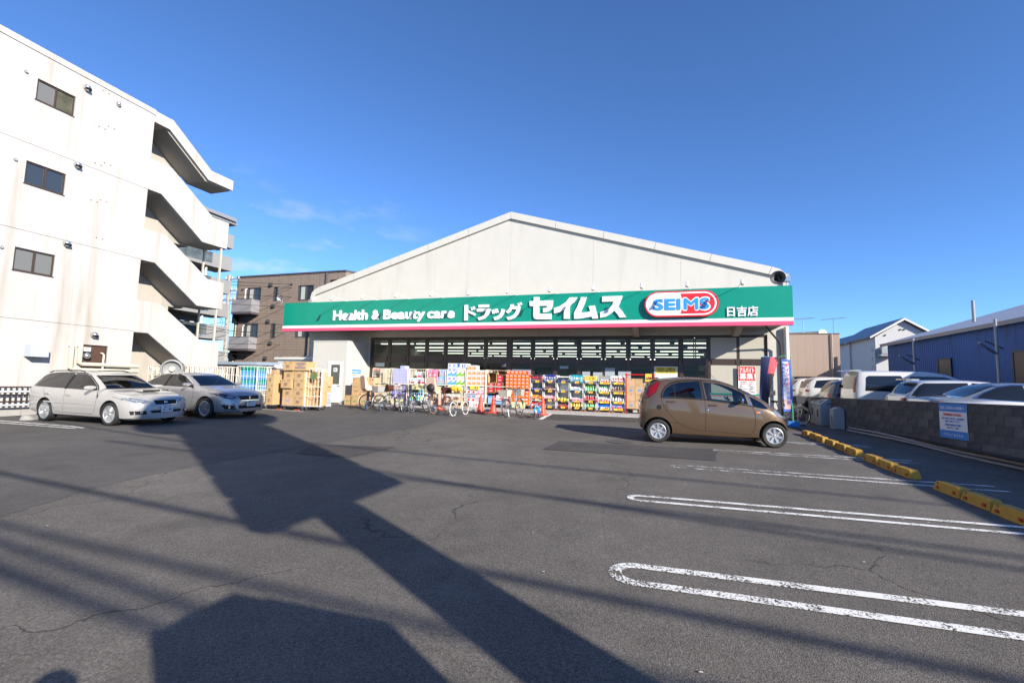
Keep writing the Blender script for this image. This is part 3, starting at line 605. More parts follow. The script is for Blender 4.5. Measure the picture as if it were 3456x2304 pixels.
# stair: four bands with knees, sloping slabs behind, landings, back wall, posts
def band(top, bot, name, m=BW):
    u = MB(); n = len(top)
    for i in range(n-1):
        u.prism([top[i], top[i+1], bot[i+1], bot[i]], YZ, X0-.14, X0)
    return A(u, name, m)
band([(12.86, 12.57), (13.6, 12.58), (15.5, 11.20), (16.68, 11.21)], [(12.86, 12.10), (13.47, 12.11), (15.40, 10.70), (16.68, 10.72)], 'roof_edge')
tops = [10.49, 7.53, 4.585]
for i, zt in enumerate(tops):
    band([(12.84, zt), (13.72, zt+.01), (15.76, zt-1.44), (16.62, zt-1.44)], [(12.84, zt-1.29), (13.38, zt-1.28), (15.35, zt-2.75), (16.62, zt-2.73)], 'stair_parapet')
for i, zt in enumerate([12.57]+tops):
    f = 0 if i else .82
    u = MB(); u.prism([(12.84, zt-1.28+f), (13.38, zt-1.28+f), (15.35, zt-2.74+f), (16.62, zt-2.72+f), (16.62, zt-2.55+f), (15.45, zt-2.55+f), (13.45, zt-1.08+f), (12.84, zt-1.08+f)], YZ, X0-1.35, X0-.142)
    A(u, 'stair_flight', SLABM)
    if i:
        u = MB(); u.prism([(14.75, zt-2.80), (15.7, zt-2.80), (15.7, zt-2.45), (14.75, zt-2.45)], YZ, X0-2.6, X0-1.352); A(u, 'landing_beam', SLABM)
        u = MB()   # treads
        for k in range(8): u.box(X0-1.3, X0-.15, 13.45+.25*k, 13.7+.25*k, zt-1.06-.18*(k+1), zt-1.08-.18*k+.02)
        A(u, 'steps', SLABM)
u = MB(); 
for z0, z1 in ((.1, 3.5), (3.51, 6.43), (6.44, 9.36), (9.37, 12.3)): u.box(X0-1.56, X0-1.362, 12.86, 15.05, z0, z1)
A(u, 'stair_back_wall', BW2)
for zt in (12.55, 10.49-.87, 7.53-.87, 4.585-.87):
    u = MB(); u.box(X0-.35, X0-.30, 12.852, 12.90, zt-2.2, zt-.55); A(u, 'stair_window', WGL)
for zt in tops[:3]:
    z1 = zt-2.75; z0 = (zt-2.93-1.44)
    u = MB(); u.box(X0-.12, X0-.05, 16.36, 16.43, z0, z1); A(u, 'stair_post', PIPEM)
    u = MB(); u.box(X0-1.2, X0-1.13, 16.36, 16.43, z0, z1); A(u, 'stair_post', PIPEM)
for zt in tops[1:]:
    u = MB(); u.box(X0-1.36, X0-1.28, 14.55, 14.78, zt-.35, zt-.22); A(u, 'stair_lamp', WHITE)
# low wall, picket fence and guard rail behind the white wagon
gd = thing('guard_rail', 'white double rail crash barrier behind the white wagon', 'guard rail', (-19.3, 8.5, gz(8.5)))
for z in (.97, .55):
    u = MB(); u.tube([(0, -8, z-.18), (0, -1.2, z-.18), (0, 1.6, z-.18)], .034, 8); u.build('rail', mat('rail_white', (.50, .52, .57), .35), gd, 50)
for y in (-6, -3.5, -1.6, 1.5):
    u = MB(); u.tube([(-.05, y, 0), (-.05, y, .78)], .03, 8); u.build('post', GREY, gd)
fe = thing('picket_fence', 'pale picket fence on a low concrete base under the white apartment block', 'fence', (-19.62, 8.5, gz(8.5)))
pk = MB(); pk.box(-.012, .012, -.028, .028, .28, 1.10); pme = pk.mesh('picket', mat('picket_white', (.52, .49, .46), .6))
for i in range(58): inst('picket', pme, fe, (0, -5.8+.137*i, 0))
for z in (.93, .68, .47):
    u = MB(); u.box(.014, .045, -8, 2.2, z-.018, z+.018); u.build('rail', BROWNF, fe)
for k in range(8):
    u = MB(); u.box(-.10, .10, -8+1.28*k, -8+1.28*k+1.27, -.1, .27); u.build('concrete_block', CONC, fe)
# nested empty roll cages in front of the stair
def cage_panel(w, h, nb, rails, r=.011, y=0.0):
    mb = MB(); ra = .06
    mb.tube([(-w/2, y, 0), (-w/2, y, h-ra), (-w/2+ra*.3, y, h-ra*.3), (-w/2+ra, y, h), (w/2-ra, y, h), (w/2-ra*.3, y, h-ra*.3), (w/2, y, h-ra), (w/2, y, 0)], r*1.5, 6)
    for k in range(nb):
        x = -w/2+w*(k+1)/(nb+1); mb.tube([(x, y, .02), (x, y, h)], r*.6, 4)
    for z in rails: mb.tube([(-w/2, y, z), (w/2, y, z)], r, 5)
    return mb
ORD = ['first', 'second', 'third', 'fourth', 'fifth', 'sixth', 'seventh', 'eighth', 'ninth', 'tenth', 'eleventh', 'twelfth', 'thirteenth', 'fourteenth', 'fifteenth']
cpm = cage_panel(.85, 1.52, 6, (.03, .42, .80, 1.18)).mesh('mesh_panel', CREAM, 40)
nest = thing('nested_roll_cage', 'outermost cream roll cage at the right end of the nested row under the white stair', 'roll cage', (-17.85, 15.2, gz(15.2)), 0, 'nested empty roll cages')
inst('mesh_panel', cpm, nest, (0, 0, .17)); inst('mesh_panel', cpm, nest, (-.12, .38, .17), (0, 0, PI/2))
u = MB(); u.box(-.42, .42, 0, .55, .14, .17); u.build('base', GREY, nest)
cst = MB(); cst.rev([(0, -.02), (.055, -.02), (.06, 0), (.055, .02), (0, .02)], 12, Matrix.Translation((0, 0, .06)) @ Matrix.Rotation(PI/2, 4, 'Y')); cst.box(-.03, .03, -.03, .03, .10, .145); cst.box(-.035, -.025, -.02, .02, .05, .11); cst.box(.025, .035, -.02, .02, .05, .11); cme = cst.mesh('caster', DARKGREY, 40)
for sx in (-.36, .36):
    for sy in (.06, .5): inst('caster', cme, nest, (sx, sy, 0))
for i in range(1, 15): dup(nest, (-17.85-.21*i, 15.2-.06*i, gz(15.2-.06*i)), 0, ORD[i]+' empty cage from the right in the nested row below the white stair', 'nested empty roll cages')
du = thing('exhaust_duct', 'round grey exhaust duct standing at the foot of the white stair', 'exhaust duct', (-19.3, 14.0, gz(14.0)), -.75)
u = MB(); u.rev([(.33, -.30), (.38, -.26), (.40, .12), (.38, .18), (.33, .19), (.32, .05), (.2, .0), (0, -.02)], 26, Matrix.Translation((0, 0, 1.55)) @ Matrix.Rotation(PI/2, 4, 'Y')); u.build('duct', mat('duct_grey', (.22, .225, .225), .5, var=.06), du, 45)
u = MB(); u.rev([(.0, .14), (.09, .12), (.12, .0)], 16, Matrix.Translation((0, 0, 1.55)) @ Matrix.Rotation(PI/2, 4, 'Y')); u.build('fan_boss', CREAM, du, 45)
u = MB(); u.box(-.25, .1, -.3, .3, 0, 1.2); u.build('plinth', GREY, du)
# grey-roofed hut with a black doorway
hut = thing('storage_hut', 'low concrete hut with a flat blue grey roof and dark open doorway', 'hut', (-19.9, 18.0, gz(18)))
HUTW = mat('hut_wall', (.36, .37, .37), .8, var=.08, vs=3); HUTR = mat('hut_roof', (.30, .37, .45), .55, var=.1, vs=4)
u = MB(); u.box(-2.1, -1.35, 0, .12, 0, 1.80); u.box(-.25, .95, 0, .12, 0, 1.80); u.box(-1.35, -.25, .0, .12, 1.72, 1.80); u.box(-2.1, -1.98, .12, 3.2, 0, 1.8); u.box(.83, 2.6, .122, .24, 0, 1.8); u.box(2.48, 2.6, .242, 3.2, 0, 1.8); u.box(-1.978, 2.478, 3.08, 3.2, 0, 1.8); u.build('wall', HUTW, hut)
u = MB(); u.prism([(-2.35, -.3), (1.05, -.3), (3.0, .0), (3.0, 3.4), (-2.35, 3.4)], XY, 1.802, 1.95); u.build('roof', HUTR, hut)
cub = thing('switchgear_cabinet', 'cream electrical switchgear cabinet behind the stacked cartons', 'electrical cabinet', (-18.9, 20.5, gz(20.5)))
u = MB(); u.box(-1.35, .1, 0, 1.4, 0, 2.17); u.box(.103, 1.05, 0, 1.4, 0, 2.17); u.build('case', mat('cabinet_cream', (.56, .54, .47), .5, var=.03), cub)
u = MB(); u.prism([(-1.5, 2.172), (1.2, 2.172), (1.2, 2.28), (-.1, 2.31), (-1.5, 2.28)], XZ, -.12, 1.5); u.build('lid', mat('unseen_box_lid', (.60, .58, .52), .5), cub)
u = MB(); u.box(.0, .7, .3, .9, 2.3, 2.42); u.build('lid_vent', CREAM, cub)
for x in (-1.2, -.35, 1.0):
    u = MB(); u.tube([(x+.05*math.cos(a), 0, 2.34+.05*math.sin(a)) for a in [k*PI/5 for k in range(10)]], .012, 5, True); u.build('lifting_eye', GREY, cub)
# ------------------------------------------------------------------ brown tiled apartment house
TILE = tiles('brown_tile', (.235, .185, .15), (.255, .20, .165), (.175, .135, .11), .6, .20, .018, .006)
BY = 30.0
br = thing('tiled_apartment', 'brown tiled apartment house with two small grey balconies', 'apartment block', (-29, BY, .5))
def Bm(mb, name, m, parent=br):
    for i, v in enumerate(mb.v): mb.v[i] = (v[0]+29, v[1]-BY, v[2]-.5)
    return mb.build(name, m, parent)
seams = [-34.55, -34.2, -33.4, -32.18, -31.18, -30.09, -29.07, -27.87, -27.06, -26.02, -25.22, -24.3, -23.52]
bw = [(-33.39, -31.9, 7.98, 9.14), (-30.55, -30.13, 7.9, 9.11), (-28.02, -26.51, 7.87, 9.13), (-33.41, -31.94, 4.86, 6.06), (-30.58, -30.13, 4.84, 6.05), (-28.06, -26.6, 4.85, 6.05)]
for zz in ((.5, 3.84), (3.852, 6.85), (6.862, 10.05)):
    for a, b in zip(seams, seams[1:]):
        a2, b2 = a+.012, b-.0; hol = [h for h in bw if h[2] > zz[0] and h[3] < zz[1] and h[0] < b2 and h[1] > a2]
        u = MB(); xsx = sorted({a2, b2} | {min(max(h[i], a2), b2) for h in hol for i in (0, 1)}); zsx = sorted({zz[0], zz[1]} | {h[i] for h in hol for i in (2, 3)})
        for p, q in zip(xsx, xsx[1:]):
            for r, s in zip(zsx, zsx[1:]):
                if not any(h[0] <= (p+q)/2 <= h[1] and h[2] <= (r+s)/2 <= h[3] for h in hol): u.quad((p, BY, r), (q, BY, r), (q, BY, s), (p, BY, s))
        Bm(u, 'tile_panel', TILE)
u = MB(); u.box(-34.5, -23.55, BY+.14, BY+9, .5, 10.03); u.prism([(-23.52, BY), (-22.4, BY+2.2), (-22.4, BY+9), (-23.52, BY+9)], XY, .5, 10.04); Bm(u, 'wall', TILE)
u = MB(); u.prism([(-34.65, BY-.06), (-23.48, BY-.06), (-22.3, BY+2.2), (-22.3, BY+9.1), (-34.65, BY+9.1)], XY, 10.055, 10.18); Bm(u, 'roof', DARKGREY)
for a, b, c, d in bw:
    u = MB(); e = .07
    for q in ((a, b, c, c+e), (a, b, d-e, d), (a, a+e, c+e, d-e), (b-e, b, c+e, d-e)): u.box(q[0], q[1], BY-.02, BY+.10, q[2], q[3])
    if b-a > .6: u.box((a+b)/2-.04, (a+b)/2+.04, BY-.01, BY+.09, c+e, d-e)
    wn = Bm(u, 'window', DARKGREY)
    u = MB(); u.box(a+e, b-e, BY+.06, BY+.07, c+e, d-e); Bm(u, 'pane', WGL, wn)
    if b-a > .6:
        u = MB(); u.box(a+.22, (a+b)/2-.1, BY+.045, BY+.055, c+e+.02, d-e-.02); Bm(u, 'curtain', mat('curtain', (.42, .46, .44), .8), wn)
BALC = mat('balcony_grey', (.26, .255, .27), .6, var=.04); BALD = mat('balcony_band', (.09, .08, .085), .6)
for z0, z1 in ((6.95, 8.0), (3.9, 4.86)):
    u = MB(); u.box(-34.05, -31.95, BY-.85, BY-.80, z0, z1); u.box(-34.05, -34.0, BY-.798, BY-.022, z0, z1); u.box(-32.0, -31.95, BY-.798, BY-.022, z0, z1); bl = Bm(u, 'balcony', BALC)
    u = MB(); u.box(-34.06, -31.94, BY-.86, BY-.022, z0-.18, z0-.002); Bm(u, 'slab', BALD, bl)
    u = MB(); u.box(-34.07, -31.93, BY-.87, BY-.79, z1+.002, z1+.04); Bm(u, 'coping', DARKGREY, bl)
    u = MB(); u.tube([(-33.55, BY-.05, z1), (-33.55, BY-.05, z1+.9), (-33.5, BY-.05, z1+1.02), (-33.4, BY+.02, z1+1.05)], .045, 7); Bm(u, 'drain_pipe', WHITE)
    u = MB(); u.box(-34.3, -34.06, BY-.5, BY-.02, z0-.9, z0+.35); Bm(u, 'escape_hatch', BLACK)
    u = MB(); u.tube([(-34.12, BY-.25, z0-1.0), (-34.12, BY-.25, z0-3.0)], .05, 7); Bm(u, 'drain_pipe', PIPEM)
u = MB(); u.box(-.14, .14, -.16, 0, -.12, .14); vme = u.mesh('vent_box', DARKGREY)
for x, z in ((-30.85, 9.29), (-30.45, 7.49), (-30.87, 6.22), (-30.47, 4.42), (-30.87, 3.16)): inst('vent_box', vme, br, (x+29, 0, z-.5))
for x, z in ((-28.73, 9.26), (-33.9, 9.0)): o = inst('vent_box', vme, br, (x+29, 0, z-.5)); o.scale = (.5, .5, .5)
u = MB(); u.tube([(-25.3, BY-.08, 10.05), (-25.3, BY-.08, .6)], .06, 8); Bm(u, 'downpipe', DARKGREY)
u = MB(); u.tube([(-34.42, BY-.08, 10.05), (-34.42, BY-.08, .6)], .06, 8); Bm(u, 'downpipe', DARKGREY)
u = MB(); u.prism([(-24.95, 9.45), (-23.6, 9.45), (-23.6, 9.30), (-24.3, 9.05), (-24.95, 9.05)], XZ, BY-.01, BY-.004); Bm(u, 'roof_opening', BLACK)
# ------------------------------------------------------------------ grey apartment block behind the stair
GA = mat('grey_apartment', (.22, .215, .215), .75, var=.05); GB = mat('grey_balcony', (.27, .265, .26), .7, var=.05); GLS = mat('smoked_glass', (.10, .12, .12), .1, var=.5, vs=1.5)
gx = -28.0
ga = thing('grey_apartment', 'grey apartment block with long balconies glimpsed behind the outside stair', 'apartment block', (gx, 20, .5))
def Gm(mb, name, m, parent=ga):
    for i, v in enumerate(mb.v): mb.v[i] = (v[0]-gx, v[1]-20, v[2]-.5)
    return mb.build(name, m, parent)
u = MB(); u.box(-40, gx-1.5, 8, 22.8, .5, 12.0); Gm(u, 'wall', GA)
u = MB(); u.box(-41, gx+.15, 7, 23.8, 12.0, 12.18); u.box(-41, gx+.3, 7, 23.6, 12.182, 12.4); Gm(u, 'roof', mat('grey_roof', (.24, .245, .25), .6))
for k, zt in enumerate((11.27, 9.70, 8.10, 4.95)):
    pass
for zt in (11.27, 9.70, 8.10, 6.5, 4.95, 3.3):
    u = MB(); u.box(gx-1.498, gx, 9, 23.75, zt-.92, zt-.72); Gm(u, 'balcony_slab', GB)
    u = MB(); u.box(gx-.08, gx, 22.3, 23.75, zt-.718, zt); u.box(gx-1.45, gx-.082, 23.67, 23.75, zt-.718, zt); Gm(u, 'balcony_parapet', GB)
    u = MB(); u.box(gx-.06, gx-.03, 9, 22.28, zt-.70, zt-.05); Gm(u, 'balcony_glass', GLS)
    u = MB(); u.box(gx-.08, gx-.02, 9, 22.29, zt-.048, zt); Gm(u, 'handrail', DARKGREY)
    u = MB(); u.tube([(gx-.25, 22.1, zt-.7), (gx-.25, 22.1, zt+.62)], .06, 7); Gm(u, 'downpipe', WHITE)
    u = MB(); u.box(gx-1.495, gx-1.45, 19.5, 21.2, zt-.6, zt+.45); Gm(u, 'window', WGL)
ps = [(.6, .1, .1), (.2, .35, .6), (.6, .58, .5), (.12, .2, .3), (.5, .3, .3), (.65, .65, .68)]
for k in range(7):
    u = MB(); y = 19.9+.32*k; z = 5.0+.05*(k % 2); u.prism([(y, z), (y+.26, z), (y+.28, z-.45-.1*(k % 3)), (y+.02, z-.42)], YZ, gx-.5, gx-.46)
    tag(u.build('laundry', mat('laundry_%d' % k, ps[k % 6], .9)), 'washing hung out on the grey balcony, '+['dark red shirt', 'blue shirt', 'cream towel', 'navy cloth', 'pinkish cloth', 'pale grey towel', 'second dark red cloth'][k], 'laundry', 'washing on the grey balcony')
# ------------------------------------------------------------------ utility pole and cables
pole = thing('utility_pole', 'tall concrete utility pole with crossarms and transformer beside the brown house', 'utility pole', (-31.8, 27, .5))
u = MB(); u.tube([(.12, 0, 0), (-.18, 0, 9.0)], [.19, .13], 12); u.build('mast', CONC, pole, 50)
u = MB(); u.rev([(.0, 0), (.26, 0), (.28, .06), (.28, .62), (.24, .70), (0, .72)], 14, Matrix.Translation((-.42, -.1, 6.1))); u.build('transformer', GREY, pole, 50)
for z, l in ((8.6, 1.3), (7.7, 1.0), (6.95, .8)):
    u = MB(); u.box(-l, l*.7, -.05, .05, z, z+.08); u.build('crossarm', GREY, pole)
    for k in range(4):
        u = MB(); u.rev([(.02, 0), (.05, .04), (.03, .08), (.05, .12), (0, .16)], 8, Matrix.Translation((-l+.12+k*l*.5, 0, z+.08))); u.build('insulator', WHITE, pole, 50)
u = MB()
for k in range(14): u.tube([(.05-.03*k*.33, -.16, .9+.42*k), (.22-.03*k*.33, -.16, .9+.42*k)], .014, 4)
u.build('climbing_steps', DARKGREY, pole)
u = MB()
random.seed(5)
for k in range(7):
    z = 5.2+.25*k; pts = [(-.35+.1*math.sin(a*1.3+k), -.2-.06*k % .2, z+.28*math.cos(a)) for a in [q*.7 for q in range(6)]]
    u.tube(pts, .018, 4)
u.build('service_loops', BLACK, pole)
WIRE = mat('cable_black', (.012, .012, .013), .6)
def cable(name, pts, r, label, sag=.0, grp='overhead cables'):
    a, b = Vector(pts[0]), Vector(pts[1]); n = 28
    P = [a.lerp(b, k/n)-Vector((0, 0, sag*4*(k/n)*(1-k/n))) for k in range(n+1)]
    u = MB(); u.tube(P, r, 5); return tag(u.build(name, WIRE), label, 'cable', grp)
for k, (z, z2, l) in enumerate(((5.62, 7.0, 'highest of the four thin cables crossing the white wall'), (5.38, 6.8, 'second thin cable from the top crossing the white wall'), (4.76, 5.6, 'third thin cable from the top crossing the white wall'), (4.45, 5.3, 'lowest of the four thin cables crossing the white wall'))):
    y0 = (8.3-4.75*(k > 9))
    cable('overhead_cable', ((-19.0, 2.0, z+.05), (-29.4+k*.3, 27, z2-2.1)), .016, l+' of the apartment block', .55)
for k, (z, z2) in enumerate(((8.75, 9.6), (8.5, 9.3), (7.8, 8.2), (7.0, 7.4), (5.6, 5.5), (4.9, 4.9), (3.9, 4.6))):
    cable('overhead_cable', ((-31.9-.15*(k % 3), 27, z+.2), (-12+2*(k % 3), 46+k, z2+2.2)), .018, ['top cable running from the utility pole over the brown house', 'second cable running from the utility pole over the brown house', 'third cable from the utility pole, passing over the brown house', 'fourth cable from the utility pole, towards the brown house', 'fifth cable down the utility pole, towards the brown house', 'sixth cable down the utility pole, towards the brown house', 'lowest cable from the utility pole towards the brown house'][k], .3)
for k in range(5):
    cable('overhead_cable', ((-31.9, 27, 8.5-.9*k), (-46, 20+2*k, 7.8-.9*k)), .018, ['top cable from the utility pole into the grey apartment block', 'second cable from the utility pole into the grey block', 'middle cable from the utility pole into the grey block', 'fourth cable from the utility pole into the grey block', 'lowest cable from the utility pole into the grey block'][k], .3)
# low old house between pole and hut
lo = thing('old_house', 'small low house with a dark roof behind the flat roofed hut', 'house', (-33.5, 31.5, .5))
u = MB(); u.box(-3.2, -1.2, 0, 3, 0, 2.7); u.build('wall', mat('old_house_wall', (.36, .35, .33), .8, var=.1), lo)
u = MB(); u.prism([(-3.6, 2.7), (-.9, 2.7), (-2.2, 3.5)], XZ, -.4, 3.4); u.build('roof', DARKGREY, lo)
# ------------------------------------------------------------------ right: block wall
blockm = []
for i, c in enumerate(((.085, .085, .085), (.10, .10, .10), (.075, .076, .078), (.12, .12, .12), (.095, .093, .09))):
    blockm.append(mat('block_%d' % i, c, .92, var=.22, vs=6, bump=.006, bs=70, dirt=(.20, .20, .195), ds=5, dlo=.60, dhi=.78))
wang = math.atan2(.85, -8.2)   # the wall drifts slightly off square
bwall = thing('block_wall', 'dark weathered concrete block wall along the right edge of the car park', 'wall', (7.62, 3.3, gz(3.3)), math.atan2(15.5, -1.83)-PI)
# local -x runs away from the camera along the wall
L_ = 18.9; nb_ = int(L_/.40)
bmeshes = []
for i, m in enumerate(blockm):
    u = MB(); u.box(-.195, .195, -.075, .075, -.095, .095); bmeshes.append(u.mesh('concrete_block', m))
TOPZ = lambda s: 1.475-.0065*s*.9
u = MB()
u.prism([(-L_, gz(22)-gz(3.3)-.25), (.5, -.25), (.5, TOPZ(0)-gz(3.3)-.012), (-L_, TOPZ(L_)-gz(3.3)-.012)], XZ, -.060, .060); u.build('mortar_core', mat('mortar', (.15, .148, .14), .95, var=.2, vs=9), bwall)
random.seed(11); cnt = 0
for r in range(7):
    for k in range(nb_+1):
        s = .2+.4*k-(.2 if r % 2 else 0); zt = TOPZ(s)-gz(3.3)-.1-.2*r
        if s > L_-.1 or zt < gz(3.3+s*.99)-gz(3.3)-.08: continue
        inst('concrete_block', random.choice(bmeshes if random.random() > .25 else bmeshes[:3]), bwall, (-s, 0, zt)); cnt += 1
u = MB(); u.prism([(-L_, TOPZ(L_)-gz(3.3)), (.5, TOPZ(0)-gz(3.3)), (.5, TOPZ(0)-gz(3.3)+.03), (-L_, TOPZ(L_)-gz(3.3)+.03)], XZ, -.085, .085); u.build('coping', blockm[1], bwall)
pg = mat('pipe_grey', (.32, .32, .33), .45)
for k, (dx, r_) in enumerate(((-.14, .030), (-.22, .026))):
    u = MB(); u.tube([(dx-.15*0+7.62-1.83*t/15.5*15.5/1.0*0, 0, 0) for t in (0, 1)], .01, 3)
def wallpt(s, off, z): # world point at distance s along the wall, off metres towards the car park
    a = bwall.rotation_euler[2]; ux, uy = -math.cos(a), -math.sin(a); nx, ny = -uy, ux
    if nx > 0: nx, ny = -nx, -ny
    x, y = 7.62+ux*s+nx*off, 3.3+uy*s+ny*off; return (x, y, gz(y)+z)
for k, (off, z, l) in enumerate(((.12, .10, 'upper'), (.17, .035, 'lower'))):
    u = MB(); u.tube([wallpt(s*.8, off+.02*math.sin(s*1.1+k), z+.015*math.sin(s*.9+k)) for s in range(0, 19)], .028, 7)
    tag(u.build('ground_pipe', pg, None, 50), l+' grey pipe running along the foot of the block wall', 'pipe', 'pipes along the wall')
# notice on the wall
nb2 = thing('parking_notice', 'blue and white parking notice fixed to the block wall', 'notice board', wallpt(9.95, .085, 0), bwall.rotation_euler[2])
u = MB(); u.box(-.42, .42, -.012, 0, .34, 1.13); u.build('panel', PAPER, nb2)
u = MB(); u.box(-.42, .42, -.017, -.0125, .95, 1.13); u.build('heading', PBLUE, nb2); u = MB(); u.box(-.42, .42, -.017, -.0125, .34, .52); u.build('footing', PBLUE, nb2)
NBR = (PI/2, 0, 0)
for body, z, size, m, al in (('当店ご利用のお客様へ', 1.005, .075, PAPER, 'CENTER'), ('駐車時間は 30分以内', .86, .058, REDINK, 'CENTER'), ('お願い申し上げます。無断駐車', .775, .048, PBLUE, 'CENTER'), ('は固くお断りします。', .71, .048, PBLUE, 'CENTER'), ('長時間の駐車はご遠慮', .63, .048, PBLUE, 'CENTER'), ('願います。 店長', .565, .048, PBLUE, 'CENTER'), ('ドラッグ セイムス', .40, .075, PAPER, 'CENTER')):
    write('lettering', body, size, (0, -.0185, z), m, nb2, NBR, .001, .001)
# ------------------------------------------------------------------ wheel stops
STOPM = mat('stop_yellow', (.46, .26, .035), .7, var=.15, vs=5, dirt=(.16, .11, .05), ds=4, dlo=.60, dhi=.68)
STOPR = mat('stop_reflector', (.45, .03, .02), .3)
u = MB(); u.prism([(-.33, .0), (.33, .0), (.30, .115), (.26, .14), (-.26, .14), (-.30, .115)], lambda a, b, t: (t*(1-.25*(b > .1)), a, b), -.085, .085); sme_ = u.mesh('wheel_stop', STOPM)
u = MB(); 
u.box(-.090, -.083, -.03, .03, .035, .075)
rme_ = u.mesh('reflector', STOPR)
rows = [(15.72, 13.84), (13.75, 11.72), (11.42, 9.50), (8.85, 6.9), (6.5, 4.6)]
stn = ['farthest row, behind the brown car', 'second row from the shop', 'third row from the shop', 'row nearest the notice', 'nearest row, cut by the frame']
for i, (a, b) in enumerate(rows):
    for k in range(3):
        y = a+(b-a)*(k+.5)/3; o = thing('wheel_stop', 'yellow wheel stop block, %s piece of the %s' % (('far', 'middle', 'near')[k], stn[i]), 'wheel stop', (4.06+random.uniform(-.015, .015), y, gz(y)), random.uniform(-.02, .02), 'yellow wheel stops')
        s = inst('block', sme_, o); s.scale = (1, abs(b-a)/3/.672, 1); inst('reflector', rme_, o, (0, .2, 0)); inst('reflector', rme_, o, (0, -.2, 0))
for x, l in ((-17.75, 'pale concrete wheel stop behind the rear wheel of the white wagon'),):
    o = thing('wheel_stop', l, 'wheel stop', (x, 8.95, gz(8.95))); s = inst('block', sme_, o); s.data = sme_.copy(); s.data.materials[0] = CONC
# ------------------------------------------------------------------ neighbouring lot, shed, houses
sheet('neighbour_lot', [(7.9, -20), (60, -20), (60, 60), (3.0, 60), (5.75, 22)], ASPHN, .16)
shed = thing('blue_shed', 'long dark blue corrugated shed with a pale sloping roof', 'shed', (13, 30.2, .6))
SB = mat('shed_blue', (.010, .075, .27), .6, var=.12, vs=.7, dirt=(.010, .028, .09), ds=1.6, dlo=.55, dhi=.75, dstretch=(1, 1.2, .25))
u = MB(); n = 0; y = 33.0; pts = []
while y > 15.5: pts.append((13+.015*(n % 2), y)); y -= .09; n += 1
ztop = lambda y: 4.49
u.add([(x, y_, z) for x, y_ in pts for z in (.3, ztop(y_))], [[2*i, 2*i+2, 2*i+3, 2*i+1] for i in range(len(pts)-1)])
u.box(13.02, 24, 32.9, 33.0, .3, 4.45); u.prism([(13.02, .3), (26, .3), (26, 4.6), (19.5, 6.6), (13.02, 4.45)], XZ, 15.4, 15.48); u.prism([(13.02, .3), (26, .3), (26, 4.45), (19.5, 6.4), (13.02, 4.45)], XZ, 32.8, 32.88)
def Hm(mb, name, m, parent, o=(13, 30.2, .6)):
    for i, v in enumerate(mb.v): mb.v[i] = (v[0]-o[0], v[1]-o[1], v[2]-o[2])
    return mb.build(name, m, parent)
Hm(u, 'corrugated_wall', SB, shed)
u = MB(); u.prism([(12.75, 4.52), (19.5, 6.75), (26.3, 4.52), (26.3, 4.40), (19.5, 6.6), (12.75, 4.40)], XZ, 15.2, 33.25); Hm(u, 'roof', mat('shed_roof', (.46, .46, .48), .5, var=.08, vs=2), shed)
u = MB(); u.box(12.70, 12.748, 15.2, 33.25, 4.36, 4.53); Hm(u, 'eaves_board', mat('eaves', (.30, .27, .24), .7), shed)
for y0, y1, z0, z1 in ((26.75, 27.75, 1.9, 3.28), (21.8, 22.7, 1.9, 3.30)):
    u = MB(); u.box(12.96, 12.99, y0, y1, z0, z1); wn = Hm(u, 'window', mat('shed_window', (.05, .05, .045), .3), shed)
    u = MB(); u.box(12.94, 12.96, y0-.06, y0, z0, z1); u.box(12.94, 12.96, y1, y1+.06, z0, z1); u.box(12.94, 12.96, y0-.06, y1+.06, z1, z1+.06); Hm(u, 'window_frame', DARKGREY, shed)
def lamp_post(x, y, h, label):
    t = thing('lamp_post', label, 'lamp post', (x, y, gz(24)+.1), 0, 'lamp posts before the shed')
    u = MB(); u.tube([(0, 0, 0), (0, 0, h)], .05, 8); u.build('post', GREY, t, 50)
    u = MB(); u.tube([(0, 0, h*.66), (-.2, -.15, h*.66+.06), (-.95, -.8, h*.66+.35)], [.03, .06, .04], 8); u.build('lamp_arm', GREY, t, 50)
    u = MB(); u.tube([(-.3, .1, h*.66+.5), (.25, .1, h*.66+.2)], .025, 6); u.build('bracket', DARKGREY, t)
lamp_post(12.2, 28.2, 3.75, 'thin grey lamp post before the far end of the blue shed'); lamp_post(12.2, 22.2, 3.9, 'thin grey lamp post before the near end of the blue shed')
pst2 = thing('chimney_pipe', 'thin metal flue rising behind the blue shed roof', 'flue', (15.0, 28.8, 5.0)); u = MB(); u.tube([(0, 0, 0), (0, 0, 1.35)], .07, 8); u.build('flue', GREY, pst2, 50)
HW = mat('house_white', (.50, .49, .48), .8, var=.03); HR = mat('house_roof', (.27, .30, .34), .6, var=.08)
def house(name, label, x0, x1, xr, y0, y1, ze, zer, zr):
    h = thing('white_house', label, 'house', ((x0+x1)/2, y0, .5), 0, 'white gabled houses'); o = ((x0+x1)/2, y0, .5)
    u = MB(); u.prism([(x0, .5), (x1, .5), (x1, zer), (xr, zr), (x0, ze)], XZ, y0, y1); Hm(u, 'wall', HW, h, o)
    u = MB(); u.prism([(x0-.35, ze-.08), (xr, zr+.12), (xr, zr+.25), (x0-.45, ze+.02)], XZ, y0-.3, y1+.3); Hm(u, 'roof', HR, h, o)
    u = MB(); u.prism([(xr, zr+.12), (x1+.35, zer-.1), (x1+.4, zer+.02), (xr, zr+.25)], XZ, y0-.3, y1+.3); Hm(u, 'roof', HR, h, o)
    u = MB(); u.prism([(x0-.45, ze-.12), (xr, zr+.06), (x1+.4, zer-.14), (x1+.4, zer+.0), (xr, zr+.20), (x0-.45, ze+.0)], XZ, y0-.34, y0-.302); Hm(u, 'bargeboard', WHITE, h, o)
    return h, o
